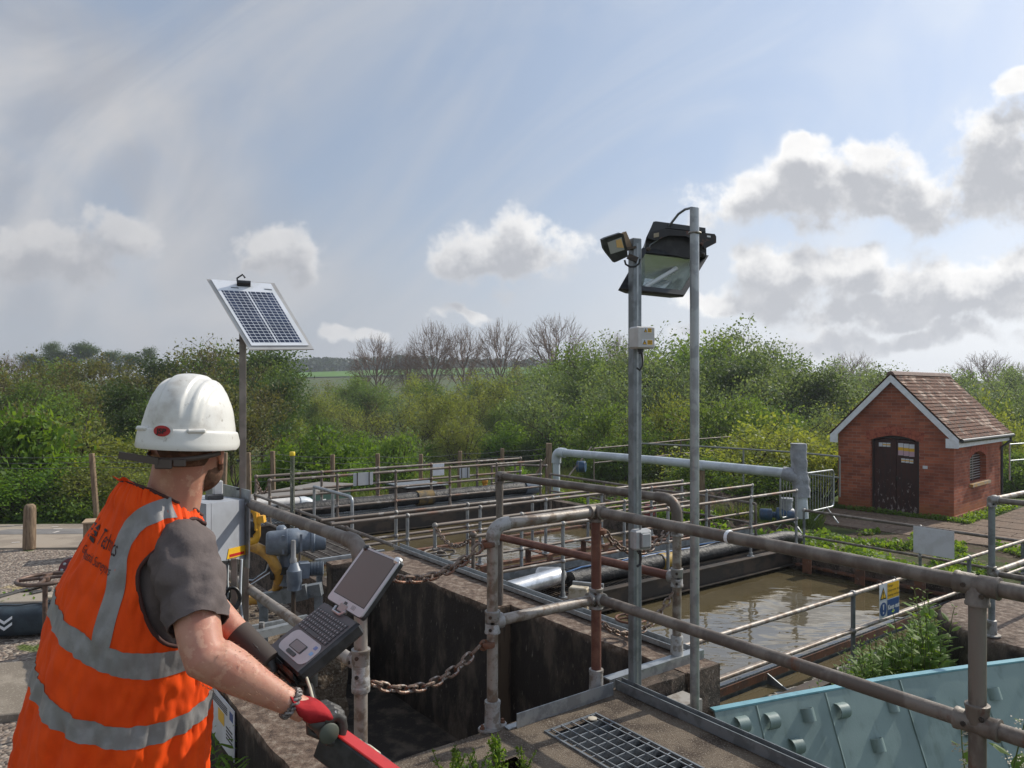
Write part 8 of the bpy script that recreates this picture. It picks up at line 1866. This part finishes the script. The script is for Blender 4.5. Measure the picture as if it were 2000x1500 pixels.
LAB = {'bright_bush': 'bright low bush at the far side of the meadow', 'green_bush': 'mid green low bush at the far side of the meadow', 'alder_a': 'olive-brown leafy tree among others in the wood left of the solar panel pole', 'alder_b': 'mid green leafy tree in the mixed wood behind the fence', 'dark_tree': 'dense dark green tree in the mixed wood behind the fence',
       'willow_a': 'grey-green willow in the tall band behind the lamp posts', 'willow_b': 'many-stemmed grey-green willow behind the lamp posts', 'thicket_a': 'low green many-stemmed thicket tree in the valley', 'thicket_b': 'low yellow-green thicket tree in the valley', 'sparse_a': 'thinly leaved tree with visible branches in the wood'}
def scatter(kinds, pxs, ytops, d0, d1, n, jit=10, group=WB):
    for k in range(n):
        px = pxs[0] + (pxs[1] - pxs[0]) * (k + rnd.uniform(-0.3, 0.3)) / max(1, n - 1); yt = float(np.interp(px, [a for a, b in ytops], [b for a, b in ytops])) + rnd.uniform(-jit, jit * 1.5)
        kd = kinds[k % len(kinds)]; plant(kd, px, yt, rnd.uniform(d0, d1), LAB[kd] + {WB: '', WR2: ', right of the middle'}.get(group, ', beyond the hut'), group)
# left wood, far to near
scatter(['alder_a', 'dark_tree', 'alder_b', 'sparse_a'], (-120, 560), [(-120, 690), (60, 700), (330, 690), (400, 668), (470, 660), (560, 705)], 44, 54, 15, 9)
scatter(['alder_b', 'alder_a', 'dark_tree', 'sparse_a', 'alder_a'], (-140, 520), [(-140, 735), (100, 722), (250, 735), (400, 720), (520, 745)], 33, 41, 13, 12)
scatter(['dark_tree', 'alder_b', 'thicket_a', 'alder_a'], (-140, 480), [(-140, 800), (150, 775), (330, 800), (480, 790)], 25, 30, 8, 18)
plant('sparse_a', 490, 690, 36, 'almost leafless spreading tree just right of the solar panel pole', wpx=130)
plant('sparse_a', 400, 658, 47, 'tall thinly leaved tree rising above the helmet', wpx=120)
# valley thicket in the middle
scatter(['thicket_a', 'willow_a', 'thicket_b', 'alder_b'], (530, 1180), [(530, 738), (700, 738), (800, 736), (950, 730), (1060, 715), (1180, 685)], 78, 92, 15, 8)
scatter(['thicket_a', 'willow_b', 'alder_b', 'thicket_b', 'dark_tree'], (500, 1180), [(500, 790), (640, 778), (760, 760), (900, 745), (1000, 750), (1180, 745)], 60, 72, 14, 14)
scatter(['thicket_b', 'alder_b', 'thicket_a', 'sparse_a', 'thicket_b'], (520, 1160), [(520, 812), (620, 800), (800, 778), (860, 770), (1000, 772), (1160, 800)], 47, 55, 10, 16)
scatter(['bright_bush', 'green_bush'], (560, 1080), [(560, 862), (700, 850), (860, 850), (1000, 830), (1080, 835)], 42, 46, 8, 12)
# tall willows right of the middle
WR_ = 'tall willows behind the lamp posts'
scatter(['willow_a', 'alder_b', 'willow_b', 'willow_a'], (1130, 1660), [(1130, 668), (1200, 655), (1300, 668), (1400, 640), (1480, 655), (1560, 692), (1660, 712)], 46, 56, 13, 6, WR_)
scatter(['willow_b', 'willow_a', 'dark_tree'], (1150, 1640), [(1150, 720), (1300, 700), (1400, 690), (1500, 700), (1640, 740)], 36, 43, 10, 10, WR_)
scatter(['thicket_a', 'willow_b', 'thicket_b'], (1180, 1640), [(1180, 790), (1400, 770), (1640, 790)], 28, 33, 9, 10, WR_)
scatter(['willow_a', 'willow_b', 'thicket_a'], (1620, 2120), [(1620, 722), (1750, 725), (1850, 728), (2120, 720)], 62, 80, 11, 6, 'far willows behind the hut')
scatter(['thicket_a', 'willow_b'], (1640, 2140), [(1640, 790), (1850, 765), (2140, 770)], 34, 44, 8, 10, 'far willows behind the hut')
# leafless poplars above the thicket
for k, (kd, px, yt, w, lab) in enumerate((('bare_a', 735, 655, 98, 'leafless rounded tree, leftmost and lowest of the bare trees'), ('bare_b', 845, 628, 92, 'tall narrow leafless tree second from left'), ('bare_c', 905, 634, 84, 'russet-budded leafless tree in the middle of the bare row'), ('bare_a', 978, 625, 98, 'upright leafless tree left of the widest bare tree'), ('bare_b', 1085, 616, 128, 'widest and tallest leafless tree left of the lamp posts'), ('bare_b', 1205, 650, 70, 'russet leafless tree behind the square lamp post'), ('bare_c', 1663, 688, 90, 'small leafless tree on the skyline left of the hut roof'), ('bare_a', 1925, 688, 105, 'leafless tree on the skyline right of the hut roof'), ('bare_b', 1995, 708, 70, 'leafless tree at the right edge of the picture'), ('bare_c', 800, 672, 60, 'thin leafless tree between the two left bare trees'), ('bare_c', 15, 690, 60, 'russet leafless tree at the left edge'), ('bare_a', 565, 735, 60, 'small leafless tree at the near end of the green field'))):
    plant(kd, px, yt, 104 + 4 * (k % 3), lab, 'leafless trees on the skyline', wpx=w, zoff=0)
# trees on the left hill
for k, (px, yt, w) in enumerate(((94, 668, 42), (148, 668, 50), (182, 674, 52), (122, 684, 40), (215, 684, 44), (288, 678, 34), (250, 690, 50), (60, 690, 50))):
    plant('dark_tree', px, yt, 150, 'dark rounded tree on the hilltop far left', 'hilltop trees far left', wpx=w, base_z=3.0)
# shrubs by the fence
SH_ = 'shrubs along the fence'
for kd, px, yt, d, w, lab in (('leafy_bush', 40, 800, 19.0, 150, 'bright large-leaved sycamore shrub at the left edge'), ('leafy_bush', -60, 850, 18.5, 150, 'bright leafy shrub cut by the left edge'), ('yellow_bush', 175, 828, 21.5, 210, 'yellow-green bush above the path, left of the leaning fence post'), ('bright_bush', 120, 892, 18.6, 170, 'green leafy bush behind the chain-link fence above the path'), ('yellow_bush', 235, 895, 18.8, 170, 'low yellow-green bush behind the leaning fence post'), ('yellow_bush', 300, 855, 20.5, 150, 'yellow-green bush hidden behind the helmet strap'), ('bright_bush', 20, 925, 18.0, 150, 'low bush at the fence foot by the left edge'),
        ('bright_bush', 640, 838, 24.5, 170, 'light green hawthorn bush beyond the yellow-capped tube'), ('bright_bush', 560, 870, 25, 120, 'light green bush just right of the solar panel pole'), ('green_bush', 770, 848, 23.5, 110, 'green hawthorn bush beside the fence, left of the round bush'), ('round_bush', 902, 820, 40, 94, 'neat round bright bush in the middle of the meadow'),
        ('bright_bush', 1120, 798, 42, 120, 'bright green hedge bush left of the square lamp post'), ('bright_bush', 1170, 825, 40, 120, 'lower bright green bush behind the grey pipe elbow'), ('yellow_bush', 1275, 772, 30, 100, 'yellow-leaved shrub between the two lamp posts'), ('green_bush', 1215, 850, 27, 130, 'low green bush behind the square lamp post'),
        ('yellow_bush', 1430, 850, 21.5, 200, 'pale yellow-green willow bush right of the round lamp post'), ('yellow_bush', 1530, 815, 23.5, 220, 'taller yellow-green willow bush left of the hut'), ('yellow_bush', 1600, 850, 22.5, 150, 'yellow-green bush against the left wall of the hut'), ('green_bush', 1500, 905, 19.5, 150, 'low bush under the grey pipe by the lagged valve'), ('green_bush', 1360, 895, 20.5, 130, 'low green bush under the grey pipe between the lamp posts'),
        ('yellow_bush', 1958, 778, 30, 140, 'golden green bush behind the right side of the hut'), ('green_bush', 1985, 880, 25.5, 120, 'dark brambly bush at the right edge behind the hut rails'), ('green_bush', 1480, 800, 29, 150, 'green bush rising behind the yellow-green willows'), ('bright_bush', 700, 905, 22.4, 90, 'small bright bush at the fence behind the left blank plate'), ('bright_bush', 1010, 905, 21.5, 60, 'small bright clump behind the far walkway end')):
    plant(kd, px, yt, d, lab, SH_, wpx=w, cat='bush')
# far wooded ridge: one mass
C = []
for k in range(420):
    px = rnd.uniform(430, 1330); d = rnd.uniform(395, 470); x = (px - 1000) / F * d
    yt = float(np.interp(px, [430, 540, 620, 690, 780, 900, 1050, 1330], [706, 700, 698, 697, 694, 700, 700, 712])) + rnd.uniform(0, 14); zt = EYE + (HZ - yt) / F * d
    r = rnd.uniform(2.2, 4.2); m = 60; dd = nr.normal(size=(m, 3)); dd /= np.linalg.norm(dd, axis=1)[:, None]
    C.append(np.array([x, d, zt - r]) + dd * r * (0.8 + 0.3 * nr.random((m, 1))) * np.array([1.2, 1.2, 1.0]))
C = np.concatenate(C); V, Fq = leaf_arrays(C, 1.9, aspect=0.8); o = bpy.data.objects.new('far_wood', quick_mesh('far_wood', V, Fq, [LF['far']])); COL.objects.link(o); tag(o, kind='stuff')
g = MB(); fx0, fx1 = -150, 60
g.grid(lambda i, j: (fx0 + (fx1 - fx0) * i / 30, 330 + 60 * j / 12, gz(fx0 + (fx1 - fx0) * i / 30, 330 + 60 * j / 12) + 0.5), 31, 13); struct('field', g, material('young_corn_field', (0.10, 0.20, 0.035), 0.9, 0, var=(0.085, 0.17, 0.03), vscale=0.03, spec=0.1), 180)
# meadow grass and weeds
def grass(name, n, sampler, h, w, m, lean=0.35):
    P = np.array([sampler() for _ in range(n)]); a = nr.random(n) * 6.283; hh = h * (0.5 + 0.9 * nr.random(n)); s = np.stack([np.cos(a), np.sin(a), np.zeros(n)], 1) * w
    l = np.stack([nr.normal(size=n) * lean * hh, nr.normal(size=n) * lean * hh, hh], 1)
    V = np.stack([P - s, P + s, P + s * 0.5 + l * 0.6, P - s * 0.5 + l * 0.6, P + l], 1)
    V4 = np.stack([V[:, 0], V[:, 1], V[:, 2], V[:, 3], V[:, 3], V[:, 2], V[:, 4], V[:, 4] + 1e-4], 1).reshape(-1, 3); Fq = np.arange(len(V4)).reshape(-1, 4)
    o = bpy.data.objects.new(name, quick_mesh(name, V4, Fq, [m])); COL.objects.link(o); return tag(o, kind='stuff')
def meadow():
    y = 17.5 + 26 * rnd.random() ** 1.4; x = rnd.uniform(-0.62, 0.42) * y; return (x, y, gz(x, y))
grass('meadow_grass', 60000, meadow, 0.34, 0.018, material('meadow_grass_blade', (0.10, 0.15, 0.035), 0.6, 0, var=(0.15, 0.15, 0.06), vscale=0.5, var2=(0.07, 0.12, 0.03), v2scale=3, trans=0.3, spec=0.2))
def verge():
    if rnd.random() < 0.5: x = rnd.uniform(-16, -5); y = 17.0 + rnd.random() * 1.3; return (x, y, -1.36)
    return (rnd.uniform(4.5, 12), rnd.uniform(12.5, 20), -1.5)
def cover(n, sampler, size, hgt, m, name='ground_cover'):
    P = np.array([sampler() for _ in range(n)]); P[:, 2] += nr.random(n) ** 1.5 * hgt * (0.4 + 0.6 * (np.sin(P[:, 0] * 3.1) * np.cos(P[:, 1] * 2.7) * 0.5 + 0.5))
    V, Fq = leaf_arrays(P, size, up_bias=0.8, aspect=0.7); o = bpy.data.objects.new(name, quick_mesh(name, V, Fq, [m])); COL.objects.link(o); return tag(o, kind='stuff')
def uvs(u0, u1, v0, v1, z, gap=0.0):
    def f():
        for _ in range(30):
            u, v = rnd.uniform(u0, u1), rnd.uniform(v0, v1)
            if mnoise.noise(Vector((u * 0.9, v * 0.9, 4))) > gap: break
        p = W(u, v); return (p.x, p.y, gz(p.x, p.y) if z is None else z)
    return f
def hutside(f):
    def k():
        for _ in range(60):
            p = f(); r = Vector(p) - HK
            if r.dot(hs) < -2.75 or r.dot(hf) > 3.3: break
        return p
    return k
g = MB(); g.grid(lambda i, j: (lambda p: (p.x, p.y, gz(p.x, p.y) + 0.03 + 0.03 * mnoise.noise(p * 1.5)))(W(10.52 + 7.5 * i / 40, 2.0 + 7.2 * j / 40)), 41, 41)
struct('soil', g, material('mossy_brown_soil', (0.085, 0.065, 0.045), 0.95, 0, var=(0.06, 0.075, 0.028), vscale=1.6, var2=(0.14, 0.11, 0.08), v2scale=9, bump=0.8, bscale=20, bdist=0.03, spec=0.1), 180)
cover(24000, hutside(uvs(10.55, 18.0, 2.2, 9.0, None, -0.02)), 0.085, 0.26, LF['nettle'])
cover(8000, hutside(uvs(10.55, 18.0, 2.2, 9.0, None, -0.05)), 0.07, 0.16, LF['olive'])
cover(12000, uvs(10.55, 13.0, 8.5, 15.5, None, -0.25), 0.10, 0.45, LF['nettle'])
cover(11000, uvs(8.0, 14.5, 1.0, 3.75, -1.36, -0.3), 0.09, 0.35, LF['nettle'])
cover(5000, uvs(10.9, 12.8, 9.5, 13.5, -1.0, 0.1), 0.08, 0.3, LF['bright'])
cover(4500, lambda: (rnd.uniform(-16, -5.5), 17.2 + 0.9 * rnd.random(), -1.36), 0.09, 0.5, LF['mid'])
cover(1500, lambda: (lambda a, b: tuple(HK + hf * a + hs * b + EZ * 0.02))(rnd.uniform(-0.4, 3.2), rnd.choice((rnd.uniform(-0.35, -0.05), rnd.uniform(-0.35, -0.05)))), 0.06, 0.16, LF['nettle'])
cover(1500, lambda: (lambda a, b: tuple(HK + hf * a + hs * b + EZ * 0.02))(rnd.uniform(-0.45, -0.08), rnd.uniform(-0.3, 4.0)), 0.06, 0.2, LF['nettle'])
cover(700, lambda: (rnd.gauss(-9.2, 1.2), rnd.gauss(10.9, 0.15), -1.30), 0.05, 0.06, LF['nettle'])
# leafy stalks: nettles
def stalk_mesh(seed, H, nodes, leaf, leaf_m, droop=0.35, lw=0.42, flower=None, wh=2, top_small=True):
    rg = random.Random(seed); V, Fc, M_ = [], [], []
    def add(vs, fs, m): o = len(V); V.extend(vs); Fc.extend([tuple(i + o for i in f) for f in fs]); M_.extend([m] * len(fs))
    pts = []; p = Vector((0, 0, 0)); d = Vector((rg.gauss(0, 0.10), rg.gauss(0, 0.10), 1)).normalized()
    for k in range(nodes + 1): pts.append(p.copy()); d = (d + Vector((rg.gauss(0, 0.05), rg.gauss(0, 0.05), 0))).normalized(); p = p + d * H / nodes
    b = MB(); b.tube(pts, [0.0055 * (1 - 0.6 * k / nodes) for k in range(nodes + 1)], 5); add([Vector(v) for v in b.v], b.f, 0)
    for k in range(2, nodes + 1):
        az0 = (k % 2) * math.pi / 2 + rg.uniform(-0.4, 0.4); sz = leaf * (0.55 + 0.6 * math.sin(math.pi * min(1, k / nodes * 0.85 + 0.1))) * (0.5 if top_small and k > nodes - 2 else 1)
        for w in range(wh):
            az = az0 + w * 2 * math.pi / wh; o_ = Vector((math.cos(az), math.sin(az), 0)); L_ = sz * rg.uniform(0.8, 1.2); up_ = rg.uniform(0.1, 0.55) + 0.3 * (k / nodes)
            dr = (o_ + EZ * up_).normalized(); sd_ = EZ.cross(o_).normalized(); n_ = dr.cross(sd_); base = pts[k] + dr * L_ * 0.18
            q = [base, base + dr * L_ * 0.35 + sd_ * L_ * lw * 0.5 + n_ * -L_ * 0.05, base + dr * L_ * 0.4, base + dr * L_ * 0.35 - sd_ * L_ * lw * 0.5 + n_ * -L_ * 0.05, base + dr * L_ * 0.72 + sd_ * L_ * lw * 0.34 - EZ * droop * L_ * 0.16, base + dr * L_ * 0.76 - EZ * droop * L_ * 0.12, base + dr * L_ * 0.72 - sd_ * L_ * lw * 0.34 - EZ * droop * L_ * 0.16, base + dr * L_ - EZ * droop * L_ * 0.42]
            add(q, [(0, 1, 2), (0, 2, 3), (1, 4, 5, 2), (2, 5, 6, 3), (4, 7, 5), (5, 7, 6)], 1)
            if flower and k > nodes * 0.45:
                for z in range(14): c = pts[k] + o_ * rg.uniform(0.005, 0.04) + EZ * rg.uniform(-0.03, 0.02) + sd_ * rg.gauss(0, 0.012); s = 0.006; add([c + Vector((s, 0, 0)), c + Vector((0, s, 0)), c - Vector((s, 0, 0)), c + Vector((0, 0, s))], [(0, 1, 2, 3)], 2)
    me = bpy.data.meshes.new('leaves'); me.from_pydata([tuple(v) for v in V], [], Fc)
    for m in (MT['stem'], leaf_m, flower or leaf_m): me.materials.append(m)
    me.polygons.foreach_set('material_index', M_); me.update(); return me
NET = [stalk_mesh(40 + k, 1.0, 18, 0.10, LF['nettle']) for k in range(5)]
def stalk(me, loc, s, label, group, name='nettle_plant', cat='plant'):
    o = bpy.data.objects.new(name, me); COL.objects.link(o); o.location = loc; o.scale = (s, s, s); o.rotation_euler = (rnd.gauss(0, 0.06), rnd.gauss(0, 0.06), rnd.random() * 6.28); return tag(o, label, cat, group)
k = 0; tries = 0
while k < 270 and tries < 4000:
    tries += 1
    px = rnd.uniform(1640, 1828); d = rnd.uniform(5.75, 7.9); x = (px - 1000) / F * d
    if (x - cc_.x) ** 2 + (d - cc_.y) ** 2 < 0.98 ** 2: continue
    v_ = x * BV[0] + d * BV[1]
    if v_ > 3.75: continue
    yt = float(np.interp(px, [1640, 1690, 1775, 1840, 1930], [1310, 1245, 1222, 1140, 1095])) + rnd.uniform(0, 75)
    zt = EYE + (HZ - yt) / F * d
    if zt + 1.36 < 0.35 or zt > 0.25: continue
    zb = max(-1.36, zt - 1.25); stalk(NET[k % 5], (x, d, -1.36), zt + 1.36, 'nettle in the dense green bed between the low tank rail and the round chamber', 'nettle bed by the chamber'); k += 1
for px, yt, d in ((1602, 1322, 5.35), (1622, 1328, 5.3), (1580, 1338, 5.25), (1640, 1318, 5.4), (1608, 1340, 5.2)):
    zt = EYE + (HZ - yt) / F * d; stalk(NET[k % 5], ((px - 1000) / F * d, d, zt - 0.42), 0.42, 'small leafy weed just above the left part of the hopper rim', 'weeds over the hopper rim', 'weed'); k += 1
wf = material('pale_nettle_flower', (0.48, 0.44, 0.36), 0.8)
NF = [stalk_mesh(60 + k, 1.0, 13, 0.10, LF['nettle'], flower=wf) for k in range(2)]
for q, (px, yt, d, lab) in enumerate(((1896, 1352, 3.35, 'flowering nettle just left of the right-hand rail post'), (1866, 1432, 3.2, 'short flowering nettle at the bottom beside the rail post'), (1958, 1385, 3.15, 'flowering nettle right of the rail post'), (1992, 1345, 3.3, 'tall flowering nettle at the right edge'), (1930, 1452, 3.05, 'low nettle below the right rail'), (1985, 1462, 3.0, 'low nettle in the bottom right corner'))):
    zt = EYE + (HZ - yt) / F * d; stalk(NF[q % 2], ((px - 1000) / F * d, d, zt - 1.15), 1.15, lab, 'flowering nettles at bottom right')
# weed by the notice, broken-slab weeds
LW = [stalk_mesh(70 + k, 1.0, 22, 0.16, LF['bright'], lw=0.26, wh=3, droop=0.5, top_small=False) for k in range(3)]
for q, (px, yt, d, lab) in enumerate(((488, 1408, 4.0, 'tall lance-leaved weed beside the notice on the side wall'), (452, 1440, 4.1, 'shorter lance-leaved weed at the foot of the notice'), (425, 1468, 4.05, 'low lance-leaved weed against the side wall'), (470, 1470, 3.9, 'low pale weed in front of the side wall'))):
    zt = EYE + (HZ - yt) / F * d; stalk(LW[q % 3], ((px - 1000) / F * d, d, zt - 0.85), 0.85, lab, 'weeds by the side wall', 'weed')
g = MB(); g.add([W(hu + 0.3 * math.cos(a), hv + 0.16 * math.sin(a), -0.05) for a in [i * math.pi / 10 for i in range(20)]], [tuple(range(20))]); struct('soil', g, material('dark_soil', (0.03, 0.022, 0.017), 0.95))
FW = []
for k in range(3):
    rg = random.Random(80 + k); C = []; sg_ = []
    for s_ in range(5):
        lean_ = Vector((rg.gauss(0, 0.35), rg.gauss(0, 0.35), 1)); hgt = rg.uniform(0.6, 1.0); sg_.append(((0, 0, 0), tuple(lean_ * hgt), 0.02, 0.008))
        for q in range(60): f = rg.random(); C.append(lean_ * f * hgt + Vector((rg.gauss(0, 1), rg.gauss(0, 1), rg.gauss(0, 0.4))) * 0.10 * (1.15 - f))
    V, Fq = leaf_arrays(np.array([tuple(c) for c in C]), 0.11, 0.3, 0.4); V2, F2 = seg_arrays(sg_); F2 = F2 + len(V); V = np.concatenate([V, V2]); Fq = np.concatenate([Fq, F2]); FW.append(quick_mesh('leaves', V, Fq, [LF['nettle']]))
for q, (u, v, h, lab) in enumerate(((1.72, 2.80, 0.14, 'feathery weed growing from the left of the broken slab pocket'), (1.80, 2.84, 0.11, 'second feathery weed in the broken slab pocket'), (2.02, 2.83, 0.15, 'tall feathery weed at the right of the broken slab pocket'), (1.92, 2.70, 0.09, 'short feathery weed in the middle of the slab pocket'), (2.08, 2.72, 0.09, 'small feathery weed at the near right edge of the slab pocket'), (1.64, 2.76, 0.08, 'tiny feathery weed at the far left of the slab pocket'), (1.90, 2.84, 0.08, 'small feathery weed at the back of the slab pocket'))):
    p = W(u, v, -0.04); o = stalk(FW[q % 3], p, h + 0.05, lab, 'weeds in the broken slab', 'weed')
# ------------------------------------------------------------------ fences
def fence(name, label, pts, h, wires, mesh=False, lean=None):
    t = thing(name, pts[0], label, 'fence')
    for k, p in enumerate(pts):
        p = Vector(p); ln_ = Vector((rnd.uniform(-0.05, 0.05), 0, 0)) if lean is None else Vector((lean[k], 0, 0))
        g = MB(); g.bar(p - EZ * 0.2, p + EZ * h + ln_, 0.10, 0.10, Vector((0, 1, 0)), 0.01); g.build('post', MT['timber'], t)
    g = MB()
    for z in wires:
        path = []
        for a, b in zip(pts[:-1], pts[1:]):
            for q in range(6): path.append(Vector(a).lerp(Vector(b), q / 6) + EZ * (z - 0.03 * math.sin(math.pi * q / 6)))
        path.append(Vector(pts[-1]) + EZ * z); g.tube(path, 0.006, 4)
    g.build('wires', MT['wire'], t)
    if mesh:
        g = MB()
        for a, b in zip(pts[:-1], pts[1:]):
            a, b = Vector(a), Vector(b); L_ = (b - a).length; dd = (b - a).normalized(); n = int(L_ / 0.11)
            for k in range(-12, n):
                for s in (1, -1):
                    x0 = k * 0.11 if s > 0 else k * 0.11 + 1.25; x1 = x0 + 1.25 * s; z0, z1 = 0.0, 1.25
                    xa, xb = max(0, min(L_, x0)), max(0, min(L_, x1))
                    if abs(xa - xb) < 0.02: continue
                    za, zb = (xa - x0) / (x1 - x0) * 1.25, (xb - x0) / (x1 - x0) * 1.25; g.tube([a + dd * xa + EZ * za, a + dd * xb + EZ * zb], 0.0022, 3, cap=False)
        g.build('chain_link', MT['wire'], t)
lf = [(-15.5, 17.15, -1.36), (-12.6, 17.25, -1.36), (-9.75, 17.35, -1.36), (-6.9, 17.6, -1.36)]
fence('chain_link_fence', 'chain-link fence with leaning timber posts behind the concrete path', lf, 1.62, (1.3, 1.42, 1.55), True, [0.05, 0.04, -0.14, 0.05])
mf = []
for px, yt in ((488, 884), (535, 881), (650, 888), (738, 886), (821, 887), (895, 881), (983, 876), (1072, 870)):
    d = float(np.interp(px, [488, 1072], [18.4, 20.3])); p = at(px, yt, d); mf.append((p.x, p.y, p.z - 1.62))
fence('post_and_wire_fence', 'timber post and wire fence along the meadow behind the tanks', mf, 1.62, (0.5, 0.9, 1.2, 1.4, 1.55), False)
g = MB(); p = Vector(mf[-1]); g.bar(p + EZ * 1.35, p + Vector((-0.75, -0.25, 0.2)), 0.07, 0.07); g.bar(p - EZ * 0.2, p + EZ * 1.68, 0.16, 0.16, Vector((0, 1, 0)), 0.01); tag(g.build('strainer_post', MT['timber']), 'stout braced timber strainer post at the end of the wire fence', 'post')

# ------------------------------------------------------------------ air
g = MB(); g.box((0, 470, 18), (1804, 1066, 46)); hz = g.build('haze', [])
m = bpy.data.materials.new('haze_air'); m.use_nodes = True; nt = m.node_tree; nt.nodes.clear()
pv = nt.nodes.new('ShaderNodeVolumePrincipled'); pv.inputs['Color'].default_value = (0.80, 0.86, 0.95, 1); pv.inputs['Density'].default_value = 0.00065; pv.inputs['Anisotropy'].default_value = 0.3
on = nt.nodes.new('ShaderNodeOutputMaterial'); nt.links.new(pv.outputs[0], on.inputs['Volume']); hz.data.materials.append(m); tag(hz, kind='stuff')
